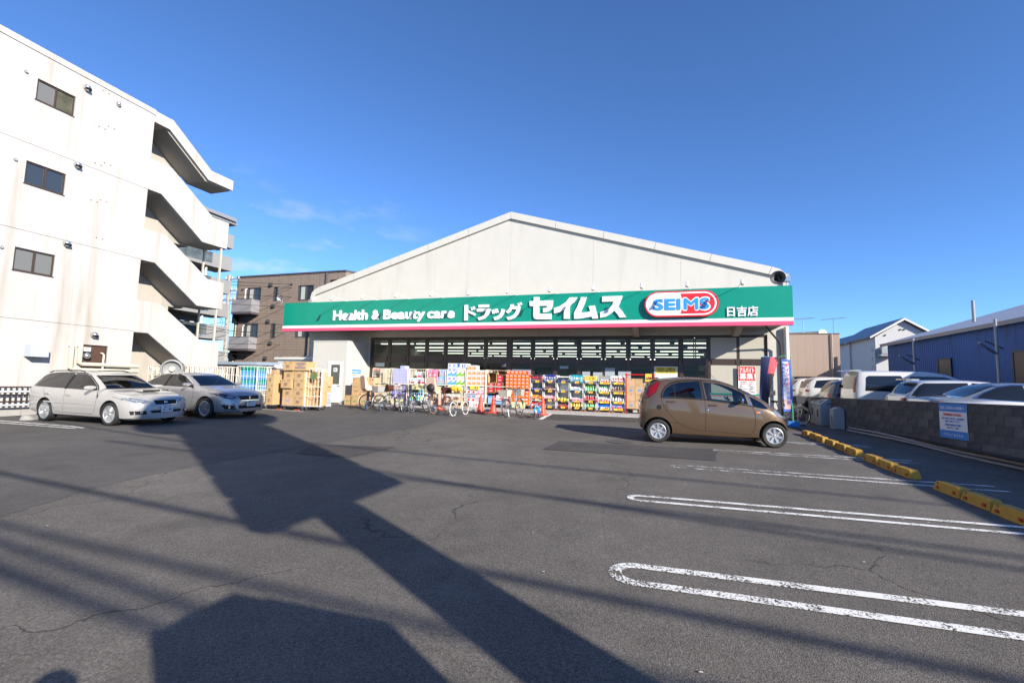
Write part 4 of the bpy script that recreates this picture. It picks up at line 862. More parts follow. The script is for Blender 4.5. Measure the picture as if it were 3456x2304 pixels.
h2, o2 = house('h2', 'white gabled house behind the blue shed, nearer of the pair', 16.9, 20.6, 18.84, 45, 52, 6.15, 6.25, 7.45)
for x, z in ((18.65, 6.75), (18.9, 6.75), (17.6, 6.3)):
    u = MB(); u.rev([(.07, 0), (.06, .08), (0, .1)], 8, Matrix.Translation((x, 45, z)) @ Matrix.Rotation(PI/2, 4, 'X')); Hm(u, 'vent_cap', DARKGREY, h2, o2)
u = MB(); u.box(18.4, 19.1, 44.95, 45.0, 5.25, 5.75); wn = Hm(u, 'window', GREY, h2, o2); u = MB(); u.box(18.45, 19.05, 44.93, 44.949, 5.3, 5.7); Hm(u, 'pane', WGL, wn, o2)
u = MB(); u.box(17.15, 17.95, 44.5, 44.99, 4.75, 5.3); Hm(u, 'air_conditioner', GREY, h2, o2); u = MB(); u.box(16.95, 18.1, 44.2, 44.995, 4.55, 4.70); Hm(u, 'ledge', GREY, h2, o2)
u = MB(); u.tube([(16.86, 44.95, 6.1), (16.86, 44.95, 1)], .05, 6); Hm(u, 'downpipe', GREY, h2, o2)
for z in (4.95, 4.2, 3.5):
    u = MB(); u.box(16.87, 16.9, 45.6, 45.9, z, z+.35); Hm(u, 'vent_box', GREY, h2, o2)
h1, o1 = house('h1', 'white gabled house farther back, beside the tan building', 16.75, 20.4, 18.4, 50, 57, 6.1, 6.1, 7.0)
for x, z in ((17.2, 5.85), (17.6, 4.7)):
    u = MB(); u.rev([(.07, 0), (.06, .08), (0, .1)], 8, Matrix.Translation((x, 50, z)) @ Matrix.Rotation(PI/2, 4, 'X')); Hm(u, 'vent_cap', DARKGREY, h1, o1)
u = MB(); u.box(16.95, 18.3, 49.4, 49.99, 4.75, 4.95); Hm(u, 'ledge', HR, h1, o1)
tan = thing('tan_building', 'flat topped tan sheet clad building right of the drugstore', 'building', (6.5, 32, .5))
TANM = mat('tan_cladding', (.33, .245, .195), .7, var=.03)
u = MB(); x = 3.0
while x < 10.2:
    u.box(x+.004, min(x+.455, 10.24), 32, 32.1, .5, 5.06); x += .455
u.box(3.0, 10.22, 32.102, 40, .5, 5.05); Hm(u, 'clad_wall', TANM, tan, (6.5, 32, .5))
u = MB(); u.box(2.9, 10.28, 31.95, 40.05, 5.062, 5.10); Hm(u, 'roof_edge', mat('tan_edge', (.20, .16, .13), .6), tan, (6.5, 32, .5))
u = MB(); u.tube([(9.82, 31.93, 5.05), (9.82, 31.93, .5)], .04, 6); Hm(u, 'downpipe', mat('tan_pipe', (.38, .30, .24), .6), tan, (6.5, 32, .5))
u = MB(); u.box(5.8, 8.15, 36, 38, 5.1, 5.95); u.box(8.3, 10.1, 36.5, 38, 5.1, 5.45); Hm(u, 'roof_room', TANM, tan, (6.5, 32, .5))
u = MB(); u.prism([(8.2, 5.35), (10.6, 5.40), (10.5, 5.62), (8.4, 5.52)], XZ, 35.5, 38.5); Hm(u, 'roof_clutter', mat('roof_rust', (.16, .12, .10), .8, var=.4, vs=4), tan, (6.5, 32, .5))
an_grp = 'roof aerials on the tan building'
def aerial(x, y, z, h, n, rz, label):
    a = thing('tv_aerial', label, 'aerial', (x, y, z), rz, an_grp)
    u = MB(); u.tube([(0, 0, 0), (0, 0, h)], .025, 5); u.build('mast', GREY, a)
    u = MB(); u.tube([(-.7, 0, h), (.7, 0, h+.12)], .018, 5)
    for k in range(n): xx = -.65+1.3*k/(n-1); u.tube([(xx, -.28, h+.06+.08*xx), (xx, .28, h+.06+.08*xx)], .012, 4)
    u.build('boom', GREY, a)
aerial(9.15, 35, 5.1, 1.25, 8, .3, 'taller television aerial on the tan building roof'); aerial(11.2, 36, 5.1, 1.35, 9, -.1, 'right hand television aerial over the tan roof edge'); aerial(7.75, 35, 5.0, .95, 6, .8, 'small low aerial by the sign corner on the tan roof')
ds = thing('satellite_dish', 'small white satellite dish on the tan building roof', 'satellite dish', (10.4, 35.5, 5.12)); u = MB(); u.rev([(0, 0), (.18, .03), (.25, .08)], 14, Matrix.Translation((0, 0, .35)) @ Matrix.Rotation(1.2, 4, 'X')); u.build('dish', WHITE, ds, 50); u = MB(); u.tube([(0, .05, 0), (0, .05, .35)], .03, 6); u.build('stand', GREY, ds)
# unseen building added on the right, sized to lay its shadow along the wheel stops
wh = thing('unseen_building', 'unseen grey building added beyond the block wall for its shadow', 'unseen_building', (12, 3, .3))
u = MB(); u.box(0, 9, -9, 6.6, -.3, 4.28); u.build('wall', mat('unseen_building_grey', (.32, .32, .33), .6, var=.05), wh)
u = MB(); u.box(-.05, 9.05, -9.05, 6.65, 4.282, 4.34); u.build('roof', GREY, wh)
for k in range(4):
    u = MB(); u.box(-.03, -.002, -7+3.2*k, -5.2+3.2*k, 1.6, 2.8); u.build('window', WGL, wh)
# ------------------------------------------------------------------ cars
def interp(pts):
    xs = [p[0] for p in pts]; ys = [p[1] for p in pts]; n = len(pts)
    d = [(ys[i+1]-ys[i])/(xs[i+1]-xs[i]) for i in range(n-1)]
    m = [d[0]]+[0 if d[i-1]*d[i] <= 0 else 2*d[i-1]*d[i]/(d[i-1]+d[i]) for i in range(1, n-1)]+[d[-1]]
    def f(x):
        if x <= xs[0]: return ys[0]
        if x >= xs[-1]: return ys[-1]
        i = max(k for k in range(n-1) if xs[k] <= x); h = xs[i+1]-xs[i]; t = (x-xs[i])/h
        return (2*t**3-3*t*t+1)*ys[i]+(t**3-2*t*t+t)*h*m[i]+(-2*t**3+3*t*t)*ys[i+1]+(t**3-t*t)*h*m[i+1]
    return f
def paint(name, c, metal=.0, rough=.32):
    m = mat(name, c, rough, metal, spec=.5, coat=1.0); return m
ARCH = mat('wheel_arch', (.012, .012, .012), .9)
CABIN = mat('cabin_trim', (.05, .05, .055), .8)
SEATM = mat('seat_cloth', (.09, .09, .095), .9)
PRIV = mat('privacy_glass', (.010, .011, .013), .03, spec=.7)
CLEAR = glassy('car_glass', (.58, .66, .64), .22)
TINTG = glassy('tinted_glass', (.10, .11, .115), .30)
LENS = mat('lamp_lens', (.22, .25, .29), .08, metal=.35, var=.45, vs=14)
LENSD = mat('lamp_dark', (.05, .055, .065), .06, metal=.2, var=.5, vs=12)
REDL = mat('tail_red', (.22, .006, .012), .12, var=.25, vs=9)
ORNG = mat('indicator_orange', (.75, .20, .02), .2)
PLATE = mat('plate_white', (.72, .73, .72), .5)
PLG = mat('plate_green', (.02, .10, .06), .6)
ALLOY = mat('alloy', (.50, .51, .52), .35, metal=.6)
def stations(x0, x1, n): return [x0+(x1-x0)*(.5-.5*math.cos(PI*i/n)) if False else x0+(x1-x0)*i/n for i in range(n+1)]
def car_body(s):
    top, belt, W, Wr, bot = (interp(s[k]) for k in ('top', 'belt', 'W', 'Wr', 'bot'))
    x0, x1 = s['x0'], s['x1']
    xs = [x0, x0+.015, x0+.05, x0+.11, x0+.2]; k = x0+.2; n = 34
    xs += [k+(x1-.2-k)*i/n for i in range(1, n)]+[x1-.2, x1-.11, x1-.05, x1-.015, x1]
    V = []; cols = 0
    for x in xs:
        w_, r_, zt, zb, zo = W(x), Wr(x), top(x), bot(x), belt(x); zo = min(zo, zt-.03); h = zo-zb
        half = [(0, zb), (w_*.5, zb), (w_*.86, zb+.005), (w_*.955, zb+.05), (w_*.985, zb+.14), (w_, zb+.42*h), (w_*1.0, zb+.58*h), (w_*.992, zb+.74*h), (w_*.975, zb+.90*h), (w_*.955, zo)]
        a = (w_*.955, zo); b = (r_, zt-(zt-zo)*.14-.012)
        for t in (.12, .35, .6, .82): half.append((a[0]+(b[0]-a[0])*t+.020*math.sin(PI*t)*(1 if zt-zo > .2 else .2), a[1]+(b[1]-a[1])*t))
        half.append(b)
        for t in (.25, .55, .8): ang = t*PI/2; half.append((b[0]*(1-.16*math.sin(ang)**2-.0*t)-b[0]*.0, b[1]+(zt-.012-b[1])*math.sin(ang)*.82))
        half += [(r_*.62, zt-.012), (r_*.32, zt-.003), (0, zt)]
        cols = len(half)
        ring = [(x, -y, z) for y, z in half]+[(x, y, z) for y, z in half[-2:0:-1]]
        V.append(ring)
    n = len(V[0]); mb = MB(); mb.add([p for r in V for p in r], [[i*n+j, i*n+(j+1) % n, (i+1)*n+(j+1) % n, (i+1)*n+j] for i in range(len(V)-1) for j in range(n)]+[list(range(n)), [(len(V)-1)*n+j for j in range(n)][::-1]])
    return mb
def apply_cuts(o, cutters):
    for c in cutters:
        m = o.modifiers.new('b', 'BOOLEAN'); m.operation = 'DIFFERENCE'; m.solver = 'EXACT'; m.object = c; m.material_mode = 'INDEX'
    bpy.context.view_layer.update()
    me = bpy.data.meshes.new_from_object(o.evaluated_get(bpy.context.evaluated_depsgraph_get())); o.modifiers.clear(); old = o.data; o.data = me
    for c in cutters: bpy.data.objects.remove(c)
    me.set_sharp_from_angle(angle=math.radians(38)); return o
class Skin:
    # lays a flat outline onto the car body, so panes, lamps and gaps follow its curves
    def __init__(s, me): s.b = BVHTree.FromPolygons([v.co.copy() for v in me.vertices], [list(p.vertices) for p in me.polygons])
    def hit(s, axis, sg, a, b):
        if axis == 'y': o, d = Vector((a, sg*3, b)), Vector((0, -sg, 0))
        elif axis == 'x': o, d = Vector((sg*9, a, b)), Vector((-sg, 0, 0))
        else: o, d = Vector((a, b, 5)), Vector((0, 0, -1))
        h = s.b.ray_cast(o, d)
        if h[0] is None:
            q = Vector((a, sg*.6, b)) if axis == 'y' else (Vector((sg*9, a, b)) if axis == 'x' else Vector((a, b, 1)))
            if axis == 'x': q.x = 0 if sg < 0 else 3
            h = s.b.find_nearest(q)
        n = h[1]
        if n.dot(d) > 0: n = -n
        return h[0], n
    def lay(s, name, m, parent, poly, axis='y', sg=-1, eps=.004, res=.07, thick=0):
        bm = bmesh.new(); f = bm.faces.new([bm.verts.new((a, b, 0)) for a, b in poly])
        for ax in (0, 1):
            lo, hi = min(p[ax] for p in poly), max(p[ax] for p in poly); k = int((hi-lo)/res)
            for i in range(1, k+1):
                co = [0, 0, 0]; no = [0, 0, 0]; co[ax] = lo+(hi-lo)*i/(k+1); no[ax] = 1
                bmesh.ops.bisect_plane(bm, geom=bm.verts[:]+bm.edges[:]+bm.faces[:], plane_co=co, plane_no=no)
        bmesh.ops.triangulate(bm, faces=bm.faces[:])
        for v in bm.verts:
            h, n = s.hit(axis, sg, v.co.x, v.co.y); v.co = h+n*eps
        bm.normal_update()
        h, n = s.hit(axis, sg, *[sum(p[i] for p in poly)/len(poly) for i in (0, 1)])
        if sum(f.normal.dot(n) for f in bm.faces) < 0: bmesh.ops.reverse_faces(bm, faces=bm.faces[:])
        me = bpy.data.meshes.new(name); bm.to_mesh(me); bm.free(); me.materials.append(m); me.polygons.foreach_set('use_smooth', [True]*len(me.polygons))
        o = bpy.data.objects.new(name, me); link(o); o.parent = parent; return o
    def strip(s, name, m, parent, path, wd=.009, axis='y', sg=-1, eps=.003):
        P = []
        for (a, b), (c, d) in zip(path, path[1:]):
            n = max(1, int(math.hypot(c-a, d-b)/.06)); P += [(a+(c-a)*i/n, b+(d-b)*i/n) for i in range(n)]
        P.append(path[-1]); l, r = stroke(P, wd); mb = MB(); q = []
        for a in l+r: h, n = s.hit(axis, sg, *a); q.append(h+n*eps)
        k = len(l); mb.add(q, [[i, i+1, k+i+1, k+i] for i in range(k-1)]); return mb.build(name, m, parent)
def make_wheel(R, wd, rim, ns, double=False, split=0):
    t = MB(); prof = [(rim, -wd/2+.012), (R-.035, -wd/2), (R-.010, -wd/2+.014), (R, -wd/2+.035), (R, wd/2-.035), (R-.010, wd/2-.014), (R-.035, wd/2), (rim, wd/2-.012)]
    MX_ = Matrix.Rotation(PI/2, 4, 'X')
    t.rev(prof, 32, MX_, True); tm = t.mesh('tyre', RUBBER, 40)
    r = MB(); r.rev([(rim+.002, -.09), (rim+.004, wd/2-.014), (rim-.012, wd/2-.008), (rim-.024, wd/2-.02), (rim-.028, wd/2-.06)], 32, MX_)
    f = wd/2-.022
    for k in range(ns):
        for off in ((-.045, .045) if double else (0,)):
            a = 2*PI*k/ns+PI/2; w0, w1 = (.020, .017) if double else ((.030, .042) if ns < 6 else (.019, .028))
            p0, p1 = .035, rim-.015
            pts = [(p0, off*.5-w0), (p1, off-w1), (p1, off+w1), (p0, off*.5+w0)]
            ca, sa = math.cos(a), math.sin(a)
            v = []
            for z0, dz in ((f-.03, 0), (f, 0)):
                for q, (u_, w_) in enumerate(pts): v.append(MX_ @ Vector((u_*ca-w_*sa, u_*sa+w_*ca, z0-(.012 if q in (0, 3) else 0))))
            r.add(v, [[0, 1, 2, 3], [7, 6, 5, 4], [0, 4, 5, 1], [1, 5, 6, 2], [2, 6, 7, 3], [3, 7, 4, 0]])
    r.rev([(0, f+.004), (.026, f+.002), (.036, f-.01), (.04, f-.03)], 18, MX_)
    rm_ = r.mesh('rim', ALLOY, 35)
    d = MB(); d.rev([(0, -.02), (rim-.02, -.01), (rim-.02, -.08), (0, -.09)], 24, MX_); d.rev([(.0, .0), (rim*.6, -.005), (rim*.6, -.015)], 24, MX_); dm = d.mesh('brake_disc', DARKGREY, 40)
    return tm, rm_, dm
def put_wheels(t, s, wm):
    for x in (0, s['wb']):
        for sg in (-1, 1):
            w_ = bpy.data.objects.new('wheel', wm[0]); w_ = bpy.data.objects.new('wheel', None); w_.empty_display_size = .1; link(w_); w_.parent = t
            w_.location = (x, sg*s['tr'], s['R']); w_.rotation_euler = (0, .35*x, 0) if sg < 0 else (0, .35*x, PI)
            for nm, me in zip(('tyre', 'rim', 'brake_disc'), wm): inst(nm, me, w_)
def base_car(name, label, loc, rz, s, pm, group=None, cabin=True, cat='car'):
    t = thing(name, label, cat, loc, rz, group, rx=0)
    g0 = loc[1]; t.rotation_euler = (math.atan(GS)*math.cos(rz), -math.atan(GS)*math.sin(rz), rz)
    body = car_body(s).build('body', [pm, ARCH, CABIN], t, True)
    sk = Skin(body.data); cs = []
    Ra = s['R']+s.get('arch', .055)
    if s.get('wheels', True):
        for x in (0, s['wb']):
            for sg in (-1, 1):
                c = MB(); c.mi = 1; c.rev([(0, -.15), (Ra, -.15), (Ra, .3), (0, .3)], 40, Matrix.Translation((x, sg*(s['tr']-.02), s['R']+.015)) @ Matrix.Rotation(PI/2 if sg < 0 else -PI/2, 4, 'X')); cs.append(c.build('cutter', [pm, ARCH, CABIN], t))
    if cabin:
        c = MB(); c.mi = 2; c.prism(s['cabin'], XZ, -s['cw'], s['cw']); cs.append(c.build('cutter', [pm, ARCH, CABIN], t))
        for poly in s['cutside']:
            for sg in (-1, 1):
                c = MB(); c.mi = 2; c.prism(poly, XZ, sg*.38, sg*1.3); cs.append(c.build('cutter', [pm, ARCH, CABIN], t))
        if s.get('wind'):
            c = MB(); c.mi = 2; c.prism(s['wind'], YZ, s['cutx'], s['x1']+1); cs.append(c.build('cutter', [pm, ARCH, CABIN], t))
    bpy.context.view_layer.update()
    if cs: apply_cuts(body, cs)
    return t, sk, body
def seats(t, x, z0, y, wheel_x=None):
    for sg in (-1, 1):
        u = MB(); u.prism([(x-.28, z0+.12), (x+.25, z0+.20), (x+.25, z0+.32), (x-.14, z0+.30), (x-.34, z0+.78), (x-.44, z0+.78), (x-.36, z0+.2)], XZ, sg*y-.24, sg*y+.24); u.prism([(x-.37, z0+.80), (x-.34, z0+.80), (x-.39, z0+.98), (x-.46, z0+.97)], XZ, sg*y-.12, sg*y+.12); u.build('seat', SEATM, t)
    if wheel_x:
        u = MB(); u.tube([(wheel_x+.05*math.sin(a), -y+.18*math.cos(a), z0+.42+.16*math.sin(a)) for a in [2*PI*k/18 for k in range(18)]], .017, 6, True); u.tube([(wheel_x, -y-.17, z0+.42), (wheel_x+.02, -y, z0+.41), (wheel_x, -y+.17, z0+.42)], .018, 5); u.build('steering_wheel', BLACK, t)
        u = MB(); u.prism([(wheel_x+.14, z0+.1), (wheel_x+.75, z0+.1), (wheel_x+.75, z0+.38), (wheel_x+.25, z0+.46), (wheel_x+.14, z0+.40)], XZ, -.52, .52); u.build('dashboard', CABIN, t)
def mirror(t, x, y, z, sg, m):
    u = MB(); q = u.rev([(0, -.11), (.05, -.105), (.075, -.06), (.08, .0), (.075, .06), (.05, .105), (0, .11)], 14, Matrix.Translation((x, sg*(y+.12), z)) @ Matrix.Diagonal((.62, 1.25, .78, 1)) @ Matrix.Rotation(PI/2, 4, 'X')); mo = u.build('wing_mirror', m, t, True)
    u = MB(); u.tube([(x+.04, sg*(y-.05), z-.05), (x+.02, sg*(y+.05), z-.04)], .028, 6); u.build('mirror_stem', BLACK, mo)
def handle(sk, t, x, z, m, sg=-1, l=.19):
    h, n = sk.hit('y', sg, x, z); u = MB(); u.prism([(x-l/2, z-.018), (x+l/2, z-.018), (x+l/2, z+.012), (x+l/2-.02, z+.022), (x-l/2+.02, z+.022), (x-l/2, z+.012)], XZ, h.y-.004*sg*-1, h.y+sg*.030); u.build('door_handle', m, t)
def plate(t, x, z, num, tilt=0, size=1.0):
    p = thing('p', None, None); bpy.data.objects.remove(p)
    u = MB(); u.box(-.006, .006, -.165*size, .165*size, -.083*size, .083*size); o = u.build('number_plate', PLATE, t, loc=(x, 0, z), rot=(0, tilt, 0))
    for body, zz, sz in (('横浜 300', .035, .052), (num, -.055, .115)):
        w_ = write('plate_number', body, sz, (.0075, 0, zz), PLG, o, (PI/2, 0, PI/2), .0005, .0)
    return o
# --- brown bubble-shaped car
fI = lambda a, b: ((a-340)/635, .287+(850+(a-340)*.042-b)/584)
I = dict(wb=2.62, R=.286, tr=.645, x0=-.41, x1=3.0, cw=.50, arch=.05,
 top=[(-.41, .92), (-.38, 1.06), (-.30, 1.28), (-.2, 1.45), (-.08, 1.535), (.25, 1.585), (.72, 1.625), (1.04, 1.62), (1.35, 1.585), (1.67, 1.50), (2.14, 1.285), (2.46, 1.10), (2.69, .92), (2.85, .765), (2.95, .62), (3.0, .50)],
 belt=[(-.41, .80), (-.2, 1.12), (.1, 1.14), (.41, 1.11), (1.0, 1.06), (1.6, 1.0), (2.14, .95), (2.5, .87), (2.75, .76), (2.9, .60), (3.0, .44)],
 W=[(-.41, .50), (-.37, .60), (-.28, .67), (-.1, .715), (.2, .735), (1.3, .737), (2.2, .735), (2.55, .72), (2.8, .66), (2.92, .57), (3.0, .42)],
 Wr=[(-.41, .45), (-.3, .50), (-.1, .53), (.3, .545), (1.2, .55), (1.7, .55), (2.1, .56), (2.45, .58), (2.7, .55), (2.9, .46), (3.0, .35)],
 bot=[(-.41, .34), (-.25, .26), (.3, .20), (2.2, .18), (2.8, .19), (3.0, .26)],
 cabin=[(.0, .62), (.0, 1.10), (.12, 1.44), (.35, 1.51), (1.0, 1.555), (1.35, 1.52), (1.66, 1.43), (2.2, 1.14), (2.2, .62)], cutx=1.5)
rearw = [fI(*p) for p in ((405, 362), (425, 300), (470, 235), (540, 190), (640, 165), (800, 155), (968, 155), (1003, 400), (800, 385), (600, 370))]
frontw = [fI(*p) for p in ((1020, 168), (1130, 178), (1260, 195), (1400, 240), (1530, 300), (1612, 345), (1650, 490), (1500, 470), (1300, 445), (1062, 408))]
quart = [fI(*p) for p in ((1672, 375), (1760, 420), (1850, 475), (1925, 545), (1915, 562), (1850, 553), (1715, 520))]
I['cutside'] = [frontw, quart, rearw]
IBROWN = paint('bronze_brown_paint', (.105, .066, .036), .35, .42)
ci, sk, body = base_car('brown_car', 'metallic bronze brown egg shaped small car parked side on', (-.165+.645*math.sin(.094), 12.155+.645, gz(12.8)), .094, I, IBROWN)
put_wheels(ci, I, make_wheel(.286, .155, .192, 7))
for sg in (-1, 1):
    sk.lay('side_window', TINTG, ci, rearw, 'y', sg, -.004); sk.lay('side_window', CLEAR, ci, frontw, 'y', sg, -.004); sk.lay('quarter_window', TINTG, ci, quart, 'y', sg, -.004)
    ring = [fI(*p) for p in ((385, 372), (405, 300), (455, 222), (535, 172), (640, 148), (820, 138), (1020, 148), (1150, 158), (1280, 178), (1430, 228), (1600, 318), (1680, 362))]
    sk.strip('window_trim', BLACK, ci, ring, .035, 'y', sg, .003)
    sk.strip('window_trim', BLACK, ci, [fI(*p) for p in ((395, 372), (600, 382), (800, 395), (1030, 413), (1300, 452), (1640, 503), (1720, 525))], .030, 'y', sg, .003)
    sk.strip('door_pillar', BLACK, ci, [fI(*p) for p in ((990, 150), (1030, 410))], .055, 'y', sg, .004)
    sk.strip('door_pillar', CHROME, ci, [fI(*p) for p in ((1645, 345), (1692, 505))], .022, 'y', sg, .006)
    sk.strip('door_pillar', BLACK, ci, [fI(*p) for p in ((585, 195), (597, 372))], .02, 'y', sg, .002)
    G = [((1028, 415), (1042, 560), (1040, 720), (1035, 850)), ((1712, 525), (1740, 640), (1738, 760), (1715, 860), (1670, 905), (1500, 888), (1200, 858), (1035, 850), (850, 822), (740, 785), (640, 735), (560, 660), (480, 570), (420, 480), (392, 420), (400, 375)), ((640, 735), (512, 728)), ((2065, 670), (2000, 690))]
    for k, g_ in enumerate(G): sk.strip('door_gap', ARCH, ci, [fI(*p) for p in g_], .010, 'y', sg, .002)
    for a, b in ((540, 430), (1150, 488)): x, z = fI(a, b); handle(sk, ci, x, z, IBROWN, sg, .19)
    tl = [fI(*p) for p in ((320, 165), (385, 150), (310, 290), (170, 385), (140, 385), (165, 320), (215, 225))]
    sk.lay('tail_light', REDL, ci, tl, 'y', sg, .012, .05); sk.lay('light_surround', PRIV, ci, [fI(*p) for p in ((318, 155), (392, 142), (310, 300), (160, 400), (135, 392), (175, 300), (240, 200))], 'y', sg, .005, .05)
    sk.lay('headlight', LENS, ci, [fI(*p) for p in ((2010, 575), (2050, 590), (2130, 660), (2150, 700), (2060, 660), (2010, 620))], 'y', sg, .008, .05)
    sk.lay('side_indicator', ORNG, ci, [fI(*p) for p in ((1752, 592), (1790, 590), (1800, 602), (1785, 612), (1755, 610))], 'y', sg, .014, .05)
    sk.lay('side_indicator', CHROME, ci, [fI(*p) for p in ((1790, 592), (1812, 594), (1812, 608), (1794, 611))], 'y', sg, .012, .05)
    mirror(ci, fI(1545, 430)[0], .66, fI(1545, 430)[1], sg, CHROME)
x, z = fI(355, 510); sk.lay('fuel_cap', ARCH, ci, [(x+.062*math.cos(a), z+.062*math.sin(a)) for a in [2*PI*k/16 for k in range(16)]], 'y', -1, .003, .05)
for xx, zz in (fI(1080, 555), fI(1066, 565)): pass
sk.lay('key_lock', CHROME, ci, [fI(*p) for p in ((1066, 556), (1085, 545), (1088, 556), (1070, 566))], 'y', -1, .01, .05)
u = MB(); u.prism([(-.22, 1.53), (.02, 1.57), (.05, 1.60), (-.20, 1.565)], XZ, -.47, .47); u.build('rear_spoiler', IBROWN, ci)
u = MB(); u.tube([(1.55, .1, 1.52), (1.36, .1, 1.72)], .005, 5); u.build('aerial', BLACK, ci)
sk.lay('windscreen', CLEAR, ci, [(1.70, -.52), (2.40, -.60), (2.44, 0), (2.40, .60), (1.70, .52)], 'z', 1, .004, .12)
for sg in (-1, 1): sk.strip('wiper', BLACK, ci, [(2.43, sg*.1), (2.25, sg*.42)], .02, 'z', 1, .012)
sk.lay('grille', ARCH, ci, [(-.32, .42), (.32, .42), (.30, .50), (-.30, .50)], 'x', 1, .004); plate(ci, 3.02, .38, '12-34') if False else None
sk.lay('rear_window', PRIV, ci, [(-.42, 1.08), (.42, 1.08), (.40, 1.42), (-.40, 1.42)], 'x', -1, .004)
seats(ci, 1.20, .38, .30, 1.72); seats(ci, .35, .42, .30)
u = MB(); u.box(1.02, 1.18, -.42, -.24, .95, 1.20); u.rev([(0, 0), (.09, .05), (.10, .15), (.06, .24), (0, .26)], 12, Matrix.Translation((1.05, -.32, 1.20))); tag(u.build('seat_bag', mat('red_bag', (.5, .03, .03), .8), ci))
# --- white sports wagon
LG = dict(wb=2.69, R=.318, tr=.76, x0=-1.02, x1=3.66, cw=.50, arch=.05,
 top=[(-1.02, .80), (-.99, .95), (-.92, 1.04), (-.75, 1.22), (-.55, 1.38), (-.40, 1.42), (0, 1.455), (.6, 1.475), (1.1, 1.468), (1.42, 1.43), (1.7, 1.31), (2.0, 1.15), (2.28, .995), (2.45, .965), (2.9, .915), (3.3, .83), (3.5, .755), (3.6, .67), (3.66, .50)],
 belt=[(-1.02, .70), (-.9, .96), (0, .945), (1.0, .91), (2.0, .885), (2.6, .86), (3.1, .80), (3.45, .70), (3.6, .56), (3.66, .40)],
 W=[(-1.02, .60), (-.97, .70), (-.85, .79), (-.5, .845), (0, .865), (1.3, .865), (2.4, .865), (2.9, .86), (3.2, .83), (3.4, .76), (3.52, .67), (3.60, .57), (3.66, .42)],
 Wr=[(-1.02, .55), (-.8, .60), (-.4, .60), (.5, .61), (1.4, .60), (1.9, .66), (2.3, .72), (2.9, .70), (3.3, .62), (3.5, .54), (3.66, .38)],
 bot=[(-1.02, .38), (-.8, .26), (.3, .19), (2.4, .18), (3.2, .17), (3.66, .20)],
 cabin=[(-.55, .55), (-.55, 1.0), (-.45, 1.3), (0, 1.40), (.6, 1.42), (1.1, 1.415), (1.40, 1.37), (2.15, .99), (2.15, .55)], cutx=1.35, wind=[(-.64, 1.005), (.64, 1.005), (.53, 1.36), (-.53, 1.36)])
wr_ = [(-.80, 1.01), (-.50, 1.325), (-.40, 1.365), (0, 1.395), (.70, 1.41), (.78, 1.40), (.74, .975), (.2, .985)]
wf_ = [(.84, 1.40), (1.2, 1.395), (1.42, 1.345), (1.95, 1.06), (2.08, .955), (1.5, .955), (.80, .972)]
LG['cutside'] = [wr_, wf_]
PEARL = paint('pearl_white_paint', (.41, .395, .37), .1, .32)
cl, sk, body = base_car('white_wagon', 'pearl white estate car with bonnet scoop parked beside the low fence', (-17.05, 8.76+.86, gz(9.5)), .012, LG, PEARL)
put_wheels(cl, LG, make_wheel(.318, .21, .235, 5))
for sg in (-1, 1):
    sk.lay('side_window', TINTG, cl, wr_, 'y', sg, -.004); sk.lay('side_window', CLEAR, cl, wf_, 'y', sg, -.004)
    sk.strip('door_pillar', BLACK, cl, [(.81, 1.42), (.77, .96)], .07, 'y', sg, .003)
    sk.strip('window_trim', BLACK, cl, [(-.84, 1.0), (-.53, 1.335), (-.40, 1.38), (0, 1.41), (.7, 1.425), (1.2, 1.41), (1.44, 1.355), (1.98, 1.065), (2.13, .945)], .022, 'y', sg, .003)
    for g_ in ([(.80, .955), (.83, .6), (.80, .30)], [(2.12, .94), (2.16, .7), (2.12, .42), (2.05, .30), (.80, .30), (.45, .31)], [(-.12, .97), (-.10, .85), (.10, .62), (.40, .45), (.45, .31)], [(2.72, .92), (2.75, .80), (3.16, .72)]): sk.strip('door_gap', ARCH, cl, g_, .009, 'y', sg, .002)
    sk.strip('side_moulding', PEARL, cl, [(-.02, .585), (.9, .575), (2.12, .56)], .035, 'y', sg, .012)
    handle(sk, cl, .10, .815, PEARL, sg); handle(sk, cl, 1.0, .80, PEARL, sg); mirror(cl, 1.98, .80, 1.02, sg, PEARL)
    hl = [(sg*a, b) for a, b in ((.40, .655), (.50, .725), (.70, .770), (.815, .775), (.83, .72), (.70, .65), (.56, .625))]
    sk.lay('headlight', LENS, cl, hl, 'x', 1, .006, .04)
    sk.lay('fog_lamp', ARCH, cl, [(sg*a, b) for a, b in ((.50, .335), (.76, .32), (.78, .42), (.52, .43))], 'x', 1, .004, .05)
    h, n = sk.hit('x', 1, sg*.60, .378); u = MB(); u.rev([(0, .01), (.04, .008), (.048, .0)], 14, Matrix.Translation(h+n*.004) @ Matrix.Rotation(PI/2, 4, 'Y')); u.build('fog_lens', CHROME, cl)
    sk.lay('tail_light', REDL, cl, [(sg*a, b) for a, b in ((.50, .80), (.70, .78), (.76, .95), (.62, .98))], 'x', -1, .006, .05)
    u = MB(); u.tube([(-.35, sg*.585, 1.415), (-.2, sg*.575, 1.465), (.9, sg*.565, 1.495), (1.15, sg*.57, 1.455)], .016, 6); u.build('roof_rail', BLACK, cl)
sk.lay('windscreen', CLEAR, cl, [(-.64, 1.01), (.64, 1.01), (.53, 1.355), (-.53, 1.355)], 'x', 1, -.004, .09)
sk.strip('window_trim', BLACK, cl, [(-.68, 1.0), (.68, 1.0)], .03, 'x', 1, .002)
for sg in (-1, 1): sk.strip('wiper', BLACK, cl, [(2.26, sg*.62-.05), (2.14, sg*.62-.35-.0)], .022, 'z', 1, .014)
gr = [(-.30, .60), (-.27, .572), (.27, .572), (.30, .60), (.32, .66), (.29, .70), (-.29, .70), (-.32, .66)]
